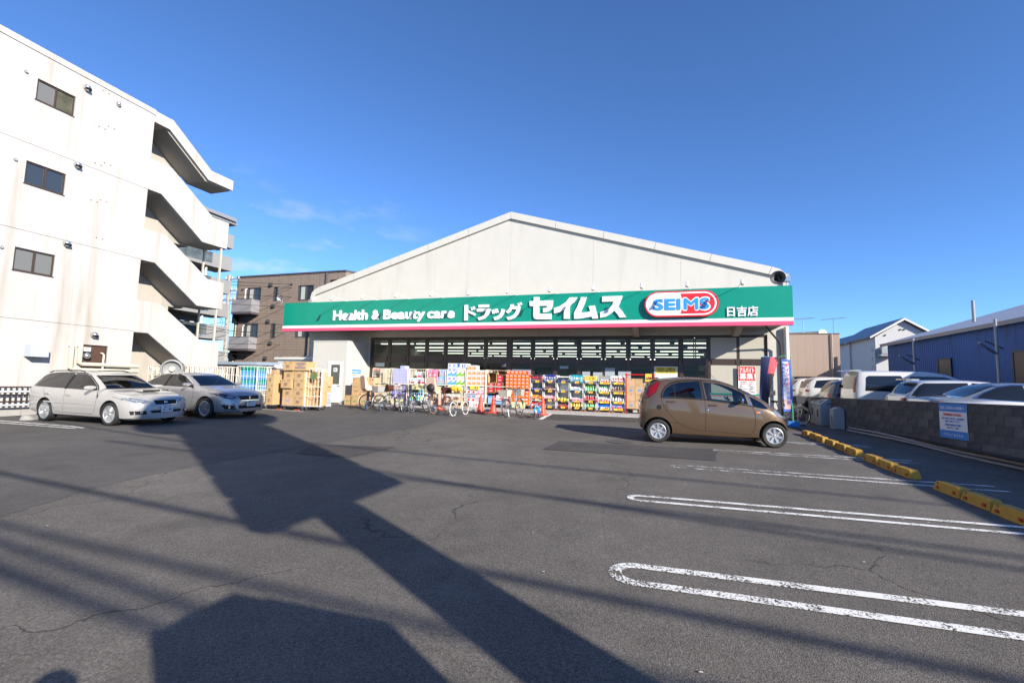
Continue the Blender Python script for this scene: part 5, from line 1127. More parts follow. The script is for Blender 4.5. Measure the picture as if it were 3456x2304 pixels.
sk.lay('grille', BLACK, cl, gr, 'x', 1, .006, .05); sk.strip('grille_rim', CHROME, cl, gr+[gr[0]], .014, 'x', 1, .009)
sk.lay('maker_badge', CHROME, cl, [(.05*math.cos(a), .64+.022*math.sin(a)) for a in [2*PI*k/14 for k in range(14)]], 'x', 1, .012, .05)
sk.lay('bumper_intake', ARCH, cl, [(-.40, .36), (.40, .36), (.44, .43), (-.44, .43)], 'x', 1, .005, .06)
h, n = sk.hit('x', 1, 0, .45); plate(cl, h.x+.03, .455, '41-46', 0)
u = MB(); u.prism([(2.72, .955), (3.02, .925), (3.02, .985), (2.96, .992), (2.72, .972)], XZ, -.27, .27); u.build('bonnet_scoop', PEARL, cl); u = MB(); u.box(3.021, 3.03, -.235, .235, .928, .972); u.build('scoop_opening', ARCH, cl)
sk.strip('bonnet_gap', ARCH, cl, [(2.40, -.71), (2.9, -.72), (3.3, -.64), (3.45, -.52)], .008, 'z', 1, .002); sk.strip('bonnet_gap', ARCH, cl, [(2.40, .71), (2.9, .72), (3.3, .64), (3.45, .52)], .008, 'z', 1, .002)
sk.lay('rear_window', PRIV, cl, [(-.58, 1.06), (.58, 1.06), (.50, 1.36), (-.50, 1.36)], 'x', -1, .004)
seats(cl, 1.15, .30, .36, 1.72); seats(cl, .2, .32, .36)
# --- silver saloon
CR = dict(wb=2.86, R=.33, tr=.79, x0=-1.08, x1=3.80, cw=.50, arch=.05,
 top=[(-1.08, .75), (-1.05, .93), (-.98, 1.01), (-.6, 1.06), (-.35, 1.085), (-.1, 1.19), (.25, 1.36), (.55, 1.44), (.9, 1.47), (1.25, 1.465), (1.58, 1.42), (1.95, 1.28), (2.3, 1.10), (2.46, 1.03), (2.7, .995), (3.1, .94), (3.45, .855), (3.65, .76), (3.75, .66), (3.80, .50)],
 belt=[(-1.08, .66), (-.95, .93), (0, .97), (1.0, .955), (2.0, .93), (2.7, .90), (3.2, .83), (3.55, .72), (3.72, .58), (3.80, .42)],
 W=[(-1.08, .60), (-1.02, .71), (-.9, .80), (-.5, .87), (0, .895), (1.3, .898), (2.5, .897), (3.0, .885), (3.3, .85), (3.5, .785), (3.65, .69), (3.74, .59), (3.80, .45)],
 Wr=[(-1.08, .55), (-.9, .64), (-.4, .68), (.1, .63), (.6, .60), (1.5, .60), (2.0, .66), (2.45, .74), (3.0, .72), (3.4, .64), (3.65, .55), (3.80, .40)],
 bot=[(-1.08, .40), (-.8, .27), (.3, .20), (2.5, .18), (3.3, .17), (3.80, .22)],
 cabin=[(-.0, .58), (-.0, 1.05), (.3, 1.31), (.6, 1.385), (1.0, 1.415), (1.3, 1.405), (1.55, 1.365), (2.32, 1.03), (2.32, .58)], cutx=1.5, wind=[(-.66, 1.055), (.66, 1.055), (.54, 1.36), (-.54, 1.36)])
wr2 = [(-.12, 1.06), (.12, 1.20), (.42, 1.345), (.72, 1.395), (.92, 1.40), (.90, 1.0), (.3, 1.02)]
wf2 = [(.98, 1.40), (1.3, 1.395), (1.56, 1.345), (2.1, 1.09), (2.25, .985), (1.7, .985), (.96, .998)]
CR['cutside'] = [wr2, wf2]
SILV = paint('silver_paint', (.33, .325, .335), .5, .36)
cc, sk, body = base_car('silver_saloon', 'silver saloon car with black grille parked beyond the white estate car', (-13.97-2.86, 11.31+.89, gz(12.2)), -.01, CR, SILV)
put_wheels(cc, CR, make_wheel(.33, .22, .238, 5, True))
for sg in (-1, 1):
    sk.lay('side_window', TINTG, cc, wr2, 'y', sg, -.004); sk.lay('side_window', CLEAR, cc, wf2, 'y', sg, -.004)
    sk.strip('door_pillar', BLACK, cc, [(.95, 1.42), (.93, .98)], .07, 'y', sg, .003)
    sk.strip('window_trim', CHROME, cc, [(-.18, 1.05), (.12, 1.215), (.42, 1.36), (.72, 1.41), (1.3, 1.41), (1.58, 1.355), (2.13, 1.09), (2.30, .97), (1.0, .985), (-.18, 1.045)], .016, 'y', sg, .003)
    for g_ in ([(.95, .98), (.98, .6), (.95, .32)], [(2.29, .96), (2.33, .7), (2.28, .42), (2.2, .32), (.95, .32), (.5, .33)], [(-.2, 1.02), (-.12, .85), (.12, .64), (.42, .46), (.5, .33)], [(2.9, .96), (2.95, .84), (3.35, .74)]): sk.strip('door_gap', ARCH, cc, g_, .009, 'y', sg, .002)
    sk.strip('sill_trim', CHROME, cc, [(.45, .29), (2.35, .27)], .02, 'y', sg, .006)
    handle(sk, cc, .20, .885, CHROME, sg); handle(sk, cc, 1.15, .865, CHROME, sg); mirror(cc, 2.12, .83, 1.075, sg, SILV)
    hl = [(sg*a, b) for a, b in ((.47, .66), (.60, .635), (.74, .66), (.86, .80), (.85, .825), (.72, .80), (.50, .72))]
    sk.lay('headlight', LENSD, cc, hl, 'x', 1, .006, .04); sk.lay('headlight_reflector', LENS, cc, [(sg*a, b) for a, b in ((.53, .675), (.63, .66), (.71, .70), (.66, .745), (.54, .72))], 'x', 1, .009, .04)
    sk.lay('fog_lamp', ARCH, cc, [(sg*a, b) for a, b in ((.50, .30), (.74, .33), (.80, .46), (.56, .43))], 'x', 1, .004, .05)
    h, n = sk.hit('x', 1, sg*.66, .375); u = MB(); u.rev([(0, .01), (.045, .008), (.052, .0)], 14, Matrix.Translation(h+n*.004) @ Matrix.Rotation(PI/2, 4, 'Y')); u.build('fog_lens', CHROME, cc)
    sk.lay('tail_light', REDL, cc, [(sg*a, b) for a, b in ((.45, .80), (.72, .78), (.76, .92), (.46, .96))], 'x', -1, .006, .05)
sk.lay('windscreen', CLEAR, cc, [(-.66, 1.06), (.66, 1.06), (.54, 1.355), (-.54, 1.355)], 'x', 1, -.004, .09); sk.strip('window_trim', BLACK, cc, [(-.7, 1.05), (.7, 1.05)], .03, 'x', 1, .002)
gr = [(-.34, .585), (.34, .585), (.42, .735), (-.42, .735)]
sk.lay('grille', BLACK, cc, gr, 'x', 1, .006, .05); sk.strip('grille_rim', CHROME, cc, gr+[gr[0]], .018, 'x', 1, .010)
for k in range(5): sk.strip('grille_slat', DARKGREY, cc, [(-.36-.012*k, .61+.025*k), (.36+.012*k, .61+.025*k)], .006, 'x', 1, .009)
h, n = sk.hit('x', 1, 0, .665); u = MB(); u.prism([(-.032, -.05), (.032, -.05), (.03, .0), (.04, .035), (.015, .02), (0, .05), (-.015, .02), (-.04, .035), (-.03, .0)], lambda a, b, t: (h.x+t, a, .665+b), .008, .022); u.build('crown_badge', CHROME, cc)
sk.lay('bumper_intake', ARCH, cc, [(-.42, .33), (.42, .33), (.44, .43), (-.44, .43)], 'x', 1, .005, .06)
h, n = sk.hit('x', 1, 0, .47); plate(cc, h.x+.03, .475, '12-21', 0)
sk.strip('bonnet_gap', ARCH, cc, [(2.55, -.74), (3.0, -.74), (3.45, -.62), (3.62, -.5)], .008, 'z', 1, .002); sk.strip('bonnet_gap', ARCH, cc, [(2.55, .74), (3.0, .74), (3.45, .62), (3.62, .5)], .008, 'z', 1, .002)
sk.lay('rear_window', PRIV, cc, [(.25, -.56), (-.28, -.62), (-.28, .62), (.25, .56)], 'z', 1, .004, .1)
seats(cc, 1.35, .32, .38, 1.92); seats(cc, .35, .34, .38)
# --- cars beyond the wall
def profile(kind):
    if kind == 'van': return dict(wb=2.8, R=.31, tr=.74, x0=-.88, x1=3.75,
        top=[(-.88, 1.0), (-.87, 1.2), (-.80, 1.62), (-.72, 1.80), (-.6, 1.845), (.2, 1.86), (1.3, 1.85), (1.9, 1.78), (2.3, 1.62), (2.8, 1.30), (3.0, 1.16), (3.3, 1.03), (3.6, .85), (3.75, .55)],
        belt=[(-.88, .92), (-.8, 1.04), (1, 1.04), (2.2, 1.02), (3.0, .98), (3.5, .75), (3.75, .45)],
        W=[(-.88, .66), (-.84, .76), (-.7, .82), (0, .85), (2.6, .85), (3.2, .80), (3.55, .68), (3.75, .45)], Wr=[(-.88, .60), (-.7, .68), (0, .70), (2.0, .68), (2.6, .68), (3.2, .62), (3.75, .38)], bot=[(-.88, .4), (-.6, .25), (3.4, .2), (3.75, .25)])
    if kind == 'wagon': return dict(wb=2.72, R=.31, tr=.74, x0=-1.0, x1=3.65,
        top=[(-1.0, .85), (-.97, 1.0), (-.86, 1.14), (-.62, 1.42), (-.50, 1.52), (-.2, 1.56), (.5, 1.58), (1.2, 1.55), (1.6, 1.46), (2.4, 1.05), (3.0, .95), (3.45, .8), (3.65, .5)],
        belt=[(-1.0, .78), (-.9, 1.0), (1, .98), (2.2, .95), (3.0, .85), (3.65, .42)],
        W=[(-1.0, .64), (-.94, .74), (-.75, .83), (0, .86), (2.6, .86), (3.2, .78), (3.65, .45)], Wr=[(-1.0, .6), (-.7, .63), (0, .65), (1.6, .64), (2.4, .72), (3.65, .38)], bot=[(-1.0, .4), (-.6, .25), (3.2, .2), (3.65, .25)])
    if kind == 'hatch': return dict(wb=2.45, R=.29, tr=.70, x0=-.66, x1=3.2,
        top=[(-.66, .9), (-.64, 1.05), (-.52, 1.30), (-.30, 1.52), (-.1, 1.58), (.6, 1.60), (1.2, 1.56), (1.6, 1.42), (2.2, 1.05), (2.8, .92), (3.1, .72), (3.2, .5)],
        belt=[(-.66, .80), (-.5, 1.02), (1, .98), (2.2, .93), (2.9, .75), (3.2, .42)],
        W=[(-.66, .60), (-.6, .72), (-.4, .80), (.2, .83), (2.3, .83), (2.8, .74), (3.2, .42)], Wr=[(-.66, .55), (-.3, .60), (.5, .62), (1.5, .62), (2.2, .68), (3.2, .36)], bot=[(-.66, .38), (-.4, .25), (2.9, .2), (3.2, .25)])
    s = dict(CR); return s
def lot_car(name, label, y, xr, s, pm, side, rear, zoff=.17, z=None):
    t, sk, b = base_car(name, label, (xr-s['x0'], y, (gz(y)+zoff) if z is None else z), 0, s, pm, 'cars parked beyond the wall', False)
    put_wheels(t, s, LOTW)
    for sg in (-1, 1):
        for poly, m in side: sk.lay('side_window', m, t, poly, 'y', sg, .008, .06)
    sk.lay('rear_window', PRIV, t, rear, 'x', -1, .004, .12)
    return t, sk
LOTW = make_wheel(.31, .19, .2, 5)
WHITEP = paint('white_paint_coat', (.54, .535, .52), .0, .3); DKBLUE = paint('dark_blue_paint', (.02, .03, .06), .4, .3); BLACKP = paint('black_paint', (.006, .007, .010), .2, .25); SILV2 = paint('grey_silver_paint', (.36, .37, .38), .6, .28); WHITE2 = paint('cool_white_paint', (.50, .51, .53), .1, .28)
sv = profile('van'); VW = [(-.55, 1.12), (-.5, 1.60), (-.42, 1.66), (.55, 1.68), (.60, 1.62), (.62, 1.16), (.5, 1.10)]; VW2 = [(.80, 1.12), (.82, 1.64), (.90, 1.67), (1.85, 1.66), (2.2, 1.52), (2.75, 1.12)]
t, sk = lot_car('white_van', 'tall white minivan with a big dark side window behind the block wall', 20.9, 6.85, sv, WHITEP, [(VW, PRIV), (VW2, PRIV)], [(-.60, 1.16), (.60, 1.16), (.55, 1.66), (-.55, 1.66)], .12)
sk.lay('tail_light', REDL, t, [(-.72, 1.05), (-.60, 1.05), (-.57, 1.66), (-.66, 1.66)], 'x', -1, .006, .1); sk.lay('tail_light', REDL, t, [(.60, 1.05), (.72, 1.05), (.66, 1.66), (.57, 1.66)], 'x', -1, .006, .1)
u = MB(); u.prism([(-.98, 1.83), (-.6, 1.855), (-.6, 1.88), (-.96, 1.86)], XZ, -.6, .6); u.build('rear_spoiler', WHITEP, t); u = MB(); u.box(-.93, -.80, .62, .72, 1.2, 1.3); u.build('rear_mirror', BLACK, t)
sw = profile('wagon'); WW = [(-.82, 1.06), (-.55, 1.40), (-.45, 1.46), (.62, 1.49), (.62, 1.03)]; WW2 = [(.72, 1.03), (.72, 1.49), (1.2, 1.46), (1.55, 1.38), (2.1, 1.02)]
t, sk = lot_car('white_estate', 'white estate car with dark glass between the tall minivan and silver saloon behind the wall', 18.1, 7.2, sw, WHITE2, [(WW, PRIV), (WW2, PRIV)], [(-.64, 1.12), (.64, 1.12), (.54, 1.45), (-.54, 1.45)], .10)
for sg in (-1, 1): sk.lay('tail_light', REDL, t, [(sg*a, b) for a, b in ((.42, .86), (.74, .86), (.76, .98), (.44, 1.0))], 'x', -1, .006, .1)
u = MB(); u.box(-.70, -.5, -.5, .5, 1.55, 1.59); u.build('rear_spoiler', WHITE2, t); u = MB(); u.box(-.715, -.705, -.15, .15, 1.555, 1.58); u.build('brake_light', REDL, t)
ss = dict(CR); S1 = [(-.12, 1.06), (.12, 1.20), (.42, 1.345), (.72, 1.395), (.92, 1.40), (.90, 1.0), (.3, 1.02)]
t, sk = lot_car('grey_saloon', 'grey silver saloon nearest to the camera behind the block wall', 15.9, 6.85, ss, SILV2, [(S1, TINTG if False else PRIV), (wf2, PRIV)], [(-.5, 1.0), (.5, 1.0), (.5, 1.02), (-.5, 1.02)], .16)
sk.lay('rear_window', PRIV, t, [(.42, -.56), (-.30, -.66), (-.30, .66), (.42, .56)], 'z', 1, .005, .1); sk.strip('window_trim', CHROME, t, [(-.18, 1.05), (.12, 1.215), (.42, 1.36), (.72, 1.41), (1.3, 1.41), (1.58, 1.355), (2.13, 1.09), (2.30, .97), (1.0, .985), (-.18, 1.045)], .022, 'y', -1, .006)
for sg in (-1, 1): sk.lay('tail_light', LENS, t, [(sg*a, b) for a, b in ((.5, .84), (.74, .82), (.76, .94), (.5, .98))], 'x', -1, .006, .1); sk.lay('tail_light_side', REDL, t, [(-1.02, .84), (-.80, .86), (-.78, .95), (-1.0, .96)], 'y', sg, .006, .1)
sh = profile('hatch'); HW1 = [(-.35, 1.08), (-.2, 1.42), (.7, 1.50), (.7, 1.05)]; HW2 = [(.8, 1.05), (.8, 1.50), (1.2, 1.46), (1.5, 1.36), (2.0, 1.02)]
for (nm, lb, y, xr, pm, zo) in (('dark_hatchback', 'dark blue hatchback tucked behind the tall white minivan', 23.6, 6.85, DKBLUE, .02), ('white_hatchback', 'white hatchback beside the dark blue hatchback behind the wall', 26.0, 6.65, WHITEP, .18), ('white_hatchback', 'farthest white hatchback behind the wall, next to the flag banners', 28.8, 6.75, WHITEP, .18)):
    t, sk = lot_car(nm, lb, y, xr, sh, pm, [(HW1, PRIV), (HW2, PRIV)], [(-.62, 1.06), (.62, 1.06), (.53, 1.46), (-.53, 1.46)], zo)
    for sg in (-1, 1): sk.lay('tail_light', REDL, t, [(sg*a, b) for a, b in ((.5, .88), (.72, .88), (.74, .99), (.52, .99))], 'x', -1, .006, .1)
sb = dict(sv); t, sk = lot_car('black_van', 'tall black van at the far end of the row behind the wall', 31.0, 7.2, sb, BLACKP, [(VW, PRIV), (VW2, PRIV)], [(-.60, 1.16), (.60, 1.16), (.55, 1.66), (-.55, 1.66)], .0, z=.62)
u = MB(); u.box(-.80, -.76, -.25, .25, 1.74, 1.80); u.build('brake_light', REDL, t)
for sg, z in ((-1, 1.74), (-1, 1.62), (-1, 1.3)):
    h, n = sk.hit('x', -1, sg*.66, z-.05); u = MB(); u.rev([(0, .03), (.03, .02), (.035, 0)], 8, Matrix.Translation(h+n*.01) @ Matrix.Rotation(-PI/2, 4, 'Y')); u.build('lamp_glint', WHITE, t)  # white buttons stand in for bright glints on the lamps
# ------------------------------------------------------------------ cartons, roll cages and goods
def box_mesh(w_, d, h, base, fr=None, frm=None):
    # carton with an open-seam lid line and printed marks; front at -y
    mb = MB(); mb.box(0, w_, 0, d, 0, h); mb.mi = 1
    for (a, b, c, e) in (fr or []): mb.box(a*w_, b*w_, -.0025, -.0005, c*h, e*h)
    return mb.mesh('carton', [base, frm or INK])
def put(name, me, label, cat, loc, rz=0, group=None):
    return tag(inst(name, me, None, loc, (0, 0, rz)), label, cat, group)
MARK = [(.12, .30, .80, .90), (.62, .90, .84, .93), (.30, .62, .25, .62)]
LOGO1 = [(.15, .75, .42, .54), (.12, .22, .82, .93), (.65, .92, .86, .94)]
BAND = [(.06, .94, .30, .50), (.15, .65, .58, .66), (.12, .22, .84, .94), (.62, .92, .86, .94)]
W3 = [(.25, .35, .62, .76), (.66, .76, .66, .78), (.35, .66, .48, .60), (.28, .36, .22, .32), (.66, .78, .22, .36)]
def carton(loc, w_, d, h, label, base=CARD, marks=MARK, ink=INK, rz=0, grp='brown cartons outside the shop'):
    return put('carton', box_mesh(w_, d, h, base, marks, ink), label, 'carton', loc, rz, grp)
def roll_cage(label, loc, rz, w_, d, h, sides=(1, 1), back=True, group='roll cages of goods', shelf=None, front=False):
    t = thing('roll_cage', label, 'roll cage', loc, rz, group)
    u = MB(); u.box(-w_/2, w_/2, 0, d, .145, .175); u.build('base', GREY, t)
    for sx in (-w_/2+.06, w_/2-.06):
        for sy in (.07, d-.07): inst('caster', cme, t, (sx, sy, 0))
    for i, sx in enumerate((-w_/2+.012, w_/2-.012)):
        if sides[i]: inst('side_panel', cage_panel(d, h-.17, 5, (.03, .40, .78, 1.15), .011).mesh('side_panel', CREAM, 40), t, (sx, d/2, .17), (0, 0, PI/2))
    if back: inst('back_panel', cage_panel(w_, h-.17, 6, (.03, .40, .78, 1.15), .011).mesh('back_panel', CREAM, 40), t, (0, d-.015, .17))
    if front: inst('front_panel', cage_panel(w_, h-.17, 5, (.40, .78, 1.15), .011).mesh('front_panel', CREAM, 40), t, (0, .012, .17))
    if shelf: u = MB(); u.box(-w_/2+.02, w_/2-.02, .03, d-.03, shelf-.02, shelf); u.box(-w_/2, w_/2, .0, .028, shelf-.03, shelf+.005); u.build('shelf', CREAM, t)
    return t
g0 = lambda y: gz(y)+.004
# left group by the saloon car
rc = roll_cage('roll cage of blue and green crates behind the silver saloon', (-15.62, 14.3, g0(14.3)), .10, .95, .75, 1.72, front=True, shelf=.79)
CB = mat('crate_blue', (.10, .34, .72), .45, var=.05); CG = mat('crate_green', (.0, .33, .25), .45, var=.05)
def crate(me_m):
    u = MB(); u.box(0, .72, 0, .5, 0, .03); u.box(0, .72, 0, .02, .03, .24); u.box(0, .72, .48, .5, .03, .24); u.box(0, .02, .02, .48, .03, .24); u.box(.70, .72, .02, .48, .03, .24); u.box(-.012, .732, -.012, .512, .20, .225)
    for k in range(4): u.box(.09+.16*k, .15+.16*k, -.006, -.001, .05, .17)
    return u.mesh('plastic_crate', me_m)
cbm, cgm = crate(CB), crate(CG)
for k, (m, l) in enumerate(((cbm, 'lowest blue crate in the roll cage behind the saloon'), (cgm, 'lower green crate in the roll cage behind the saloon'), (cbm, 'middle blue crate in the roll cage behind the saloon'), (cbm, 'upper blue crate under the topmost green one'), (cgm, 'topmost green crate in the roll cage behind the saloon'))):
    put('plastic_crate', m, l, 'crate', (-16.02, 14.42, g0(14.4)+.80+.165*k), .10, 'blue and green crates')
carton((-15.25, 14.95, g0(15)+.18), .34, .4, .42, 'lowest single carton beside the blue crates'); carton((-15.25, 14.95, g0(15)+.603), .34, .4, .40, 'middle single carton beside the blue crates'); carton((-15.25, 14.95, g0(15)+1.006), .34, .4, .42, 'top single carton beside the blue crates')
rc = roll_cage('roll cage of tall cartons with pale blue lettering', (-15.22, 15.36, g0(15.36)), 0, .95, .75, 1.72, sides=(1, 1))
for r in range(3): carton((-15.66, 15.42, g0(15.4)+.18+.475*r), .40, .5, .47, ('bottom', 'middle', 'top')[r]+' left carton with light blue lettering', CARD, LOGO1, BLUEINK)
for r in range(2): carton((-15.24, 15.42, g0(15.4)+.18+.475*r), .38, .5, .47, ('bottom', 'upper')[r]+' carton with a wide grey blue band', CARD2, BAND, BLUEINK)
carton((-15.21, 15.25, g0(15.3)+1.16), .40, .45, .40, 'pinkish carton with red marks jutting out above the banded cartons', CARD2, W3, PINKINK)
u = MB(); random.seed(4)
for k in range(6): u.rev([(0, -.1), (.13, -.07), (.17, 0), (.12, .07), (0, .10)], 10, Matrix.Translation((-15.42+.14*k, 15.6, g0(15.6)+1.72+.03*(k % 2))) @ Matrix.Rotation(k*.7, 4, 'X') @ Matrix.Diagonal((1, 1, .9, 1)))
tag(u.build('plastic_bags', mat('white_film', (.62, .62, .66), .3, var=.2, vs=9), None, 60), 'crumpled white plastic wrap on the banded cartons', 'plastic wrap')
rc = roll_cage('roll cage of five rows of cartons beside the tall white panel', (-14.06, 15.12, g0(15.12)), 0, 1.0, .8, 1.5, sides=(0, 0), back=False)
rows_ = ((.18, .34, W3, BLUEINK, CARD2), (.525, .34, MARK, INK, CARD), (.87, .35, MARK, INK, CARD), (1.225, .36, MARK, INK, CARD))
for r, (z, h, mk, ik, bs_) in enumerate(rows_):
    nm = ('bottom', 'second', 'third', 'fourth')[r]
    carton((-14.56-(.05 if r == 2 else 0), 15.10-(.07 if r == 2 else 0), g0(15.1)+z), .50 if r else .52, .55, h, nm+' row left carton of the five row stack', bs_, mk, ik)
    carton((-14.03, 15.10, g0(15.1)+z), .50, .55, h, nm+' row right carton of the five row stack', CARD, MARK, INK)
o = carton((-14.56, 15.02, g0(15.1)+1.59), .50, .58, .355, 'left carton on top of the five row stack'); o = carton((-14.05, 15.06, g0(15.1)+1.59), .62, .5, .355, 'wide carton with dark lettering on top of the five row stack', CARD, [], INK)
for k, b in enumerate(('100%CERAMIC', 'QUALITY', 'MADE IN JAPAN')): write('lettering', b, .07, (.32, -.003, .25-.085*k), mat('violet_ink', (.13, .12, .25), .8), o, (PI/2, 0, 0), .0005, .003)
pc = thing('roll_cage', 'cream wire cage panel with a green tag beside the stacked cartons', 'roll cage', (-13.52, 15.2, g0(15.2)), .35, 'roll cages of goods')
inst('side_panel', cage_panel(.62, 1.52, 4, (.03, .42, .80, 1.18), .013).mesh('side_panel', CREAM, 40), pc, (.3, 0, .15)); inst('side_panel', cage_panel(.62, 1.52, 4, (.03, .42, .80, 1.18), .013).mesh('side_panel', CREAM, 40), pc, (.62, .35, .15), (0, 0, PI/2))
u = MB(); u.box(0, .62, .02, .7, .14, .16); u.build('base', GREY, pc); u = MB(); u.box(.18, .42, -.03, -.02, 1.25, 1.52); u.build('green_tag', mat('tag_green', (.08, .13, .04), .7), pc)
for sx in (.05, .57):
    for sy in (.08, .62): inst('caster', cme, pc, (sx, sy, 0))
carton((-13.48, 15.5, g0(15.5)+.17), .45, .4, .5, 'bottom carton inside the tagged wire cage'); carton((-13.48, 15.5, g0(15.5)+.68), .45, .4, .45, 'middle carton inside the tagged wire cage'); carton((-13.48, 15.5, g0(15.5)+1.14), .45, .4, .4, 'top carton inside the tagged wire cage', CARD2, W3, PINKINK)
carton((-14.48, 17.0, g0(17)+.15), .33, .5, .75, 'tall carton by the store room door, lower of two'); carton((-14.50, 16.98, g0(17)+.905), .42, .5, .44, 'carton by the store room door, upper of two', CARD2)
u = MB()
for k in range(4): u.box(0, .17, 0, .3, .16*k, .16*k+.15)
put('water_packs', u.mesh('water_packs', mat('water_film', (.42, .47, .55), .25, var=.3, vs=8)), 'stack of shrink wrapped water bottles beside the door', 'bottle packs', (-14.13, 17.02, g0(17)+.02))
BRICKP = mat('brick_chock', (.30, .075, .03), .85, var=.15)
u = MB(); u.box(-.11, .11, -.05, .05, 0, .05); bk = u.mesh('brick', BRICKP)
for k, (x, y) in enumerate(((-14.62, 15.05), (-13.72, 15.02))): put('brick', bk, ('brick chock under the left corner of the five row stack', 'brick chock under the right corner of the five row stack')[k], 'brick', (x, y, g0(15)))
# right of the store room
carton((-13.98, 18.75, g0(18.75)+.45), .86, .6, .86, 'big carton standing on two cartons against the store room', CARD, [(.05, .12, .82, .9), (.1, .3, .45, .5), (.15, .4, .2, .26)], INK); carton((-13.11, 18.85, g0(18.85)+.45), .25, .5, .86, 'narrow carton beside the big carton at the store room', CARD2)
carton((-14.26, 18.6, g0(18.6)), .42, .6, .445, 'lower left carton on the ground at the store room corner', CARD, [(.2, .7, .35, .5), (.1, .3, .85, .93)], GREENINK); carton((-13.83, 18.55, g0(18.6)), .42, .6, .445, 'lower middle carton on the ground under the big carton', CARD, [(.2, .7, .35, .5), (.1, .2, .7, .93)], GREENINK); carton((-13.40, 18.6, g0(18.6)), .48, .6, .445, 'lower right carton on the ground under the big carton', CARD, [(.2, .7, .35, .5)], GREENINK)
# the row of seven cages in front of the windows
GY = 20.0; Z0 = WZ
cages = [(-13.73, -12.76, 'cream tissue blocks'), (-12.64, -11.74, 'violet patterned packs'), (-11.67, -10.74, 'white and red packs'), (-10.67, -9.69, 'pink and pale blue packs'), (-9.63, -8.67, 'blue and green waved packs'), (-8.62, -7.65, 'orange labelled white packs'), (-7.62, -6.60, 'open cartons of red packs')]
for k, (a, b, l) in enumerate(cages): roll_cage('roll cage filled with '+l+' before the shop windows', ((a+b)/2, GY, Z0), 0, b-a, .72, 1.71, shelf=.97)
def band_pack(name, w_, h, d, base, bands, rnd=.0):
    # bands: (z0, z1, material, x0, x1) as fractions of the front
    ms = [base]; mb = MB(); e = .012
    mb.prism([(e, 0), (w_-e, 0), (w_, e), (w_, h-e), (w_-e, h), (e, h), (0, h-e), (0, e)], XZ, 0, d)
    for q in bands:
        if q[2] not in ms: ms.append(q[2])
        mb.mi = ms.index(q[2])
        if len(q) > 5: mb.prism([(p[0]*w_, p[1]*h) for p in q[5]], XZ, -.003, -.0006)
        else: mb.box(q[3]*w_, q[4]*w_, -.003, -.0006, q[0]*h, q[1]*h)
    return mb.mesh(name, ms)
def film(n, c, r=.3): return mat(n, c, r, var=.05, vs=10)
FW, FC = film('film_white', (.66, .66, .65)), film('film_cream', (.62, .57, .44)); FTAN = film('film_tan', (.55, .40, .20)); FB, FB2, FG, FG2, FY = film('film_blue', (.01, .17, .60)), film('film_cyan', (.10, .45, .70)), film('film_green', (.02, .28, .04)), film('film_lime', (.35, .60, .03)), film('film_yellow', (.72, .52, .06))
FV, FV2, FP, FP2, FO, FR, FN = film('film_violet', (.30, .32, .62)), film('film_indigo', (.10, .10, .38)), film('film_pink', (.70, .24, .32)), film('film_rose', (.62, .08, .18)), film('film_orange', (.80, .28, .03)), film('film_red', (.60, .02, .03)), film('film_navy', (.03, .05, .25))
WAVE = [(0, .05), (1, .05), (1, .62), (.75, .48), (.4, .30), (0, .26)]
WAVE2 = [(0, 0), (1, 0), (1, .22), (.6, .16), (.3, .10), (0, .05)]
tis = band_pack('tissue_pack', .235, .245, .4, FC, [(.06, .14, FTAN, 0, 1), (.3, .36, FTAN, .1, .45), (.55, .62, FTAN, .3, .9), (.78, .84, FY, .05, .6), (0, 1, FTAN, .48, .52)])
def goods(name, me, label, cat, group, spots):
    label = label.replace(' before the windows', '')
    for s in spots:
        row = sorted(p[0] for p in spots if abs(p[2]-s[2]) < .03); zs = []
        for z in sorted(p[2] for p in spots):
            if not zs or z-zs[-1] > .03: zs.append(z)
        r = min(range(len(zs)), key=lambda i: abs(zs[i]-s[2])); k = row.index(s[0])
        put(name, me, '%s, %s from left, %s' % (label, ORD[k] if k else 'leftmost' if False else ORD[0], 'bottom row' if r == 0 else ORD[r]+' row up'), cat, s, 0, group)
goods('tissue_pack', tis, 'cream tissue pack in the leftmost cage before the windows', 'tissue pack', 'cream tissue packs', [(-13.70+.31+.24*i-(.07 if r > 1 else 0), GY+.03+(.1 if i == 0 else 0), Z0+.975+.247*r) for i in (0, 1) for r in range(3) if not (i == 0 and r == 2)]+[(-13.68+.24*i, GY+.03, Z0+.18+.247*r) for i in range(3) for r in range(3)])
pat = MB(); pat.box(0, .25, 0, .4, 0, .145); pms = [film('film_pale_violet', (.50, .52, .72)), film('film_violet_dot', (.34, .16, .46)), film('film_sky', (.22, .42, .72))]
for i in range(3):
    for j in range(2): pat.mi = 1+(i+j) % 2; pat.box(.02+.078*i, .075+.078*i, -.0025, -.0005, .015+.07*j, .055+.07*j)
pm_ = pat.mesh('patterned_pack', pms)
goods('patterned_pack', pm_, 'violet flat pack in the second cage before the windows', 'tissue pack', 'violet patterned packs', [(-12.58+.253*i, GY+.02, Z0+.975+.147*r) for i in range(3) for r in range(5)]+[(-12.22, GY+.1, Z0+.975+.147*5)])
ind = band_pack('indigo_pack', .40, .235, .4, FV2, [(.3, .62, FV, .1, .45), (.3, .62, FV, .55, .9), (.8, .9, FV, .05, .95)])
goods('indigo_pack', ind, 'indigo pack in the second cage before the windows', 'paper pack', 'indigo packs', [(-12.60+.41*i, GY+.04, Z0+.18+.237*r) for i in range(2) for r in range(3)])
wpk = band_pack('white_pack', .27, .30, .4, FW, [(.10, .38, FR, .15, .85), (.6, .75, FV, .2, .6)])
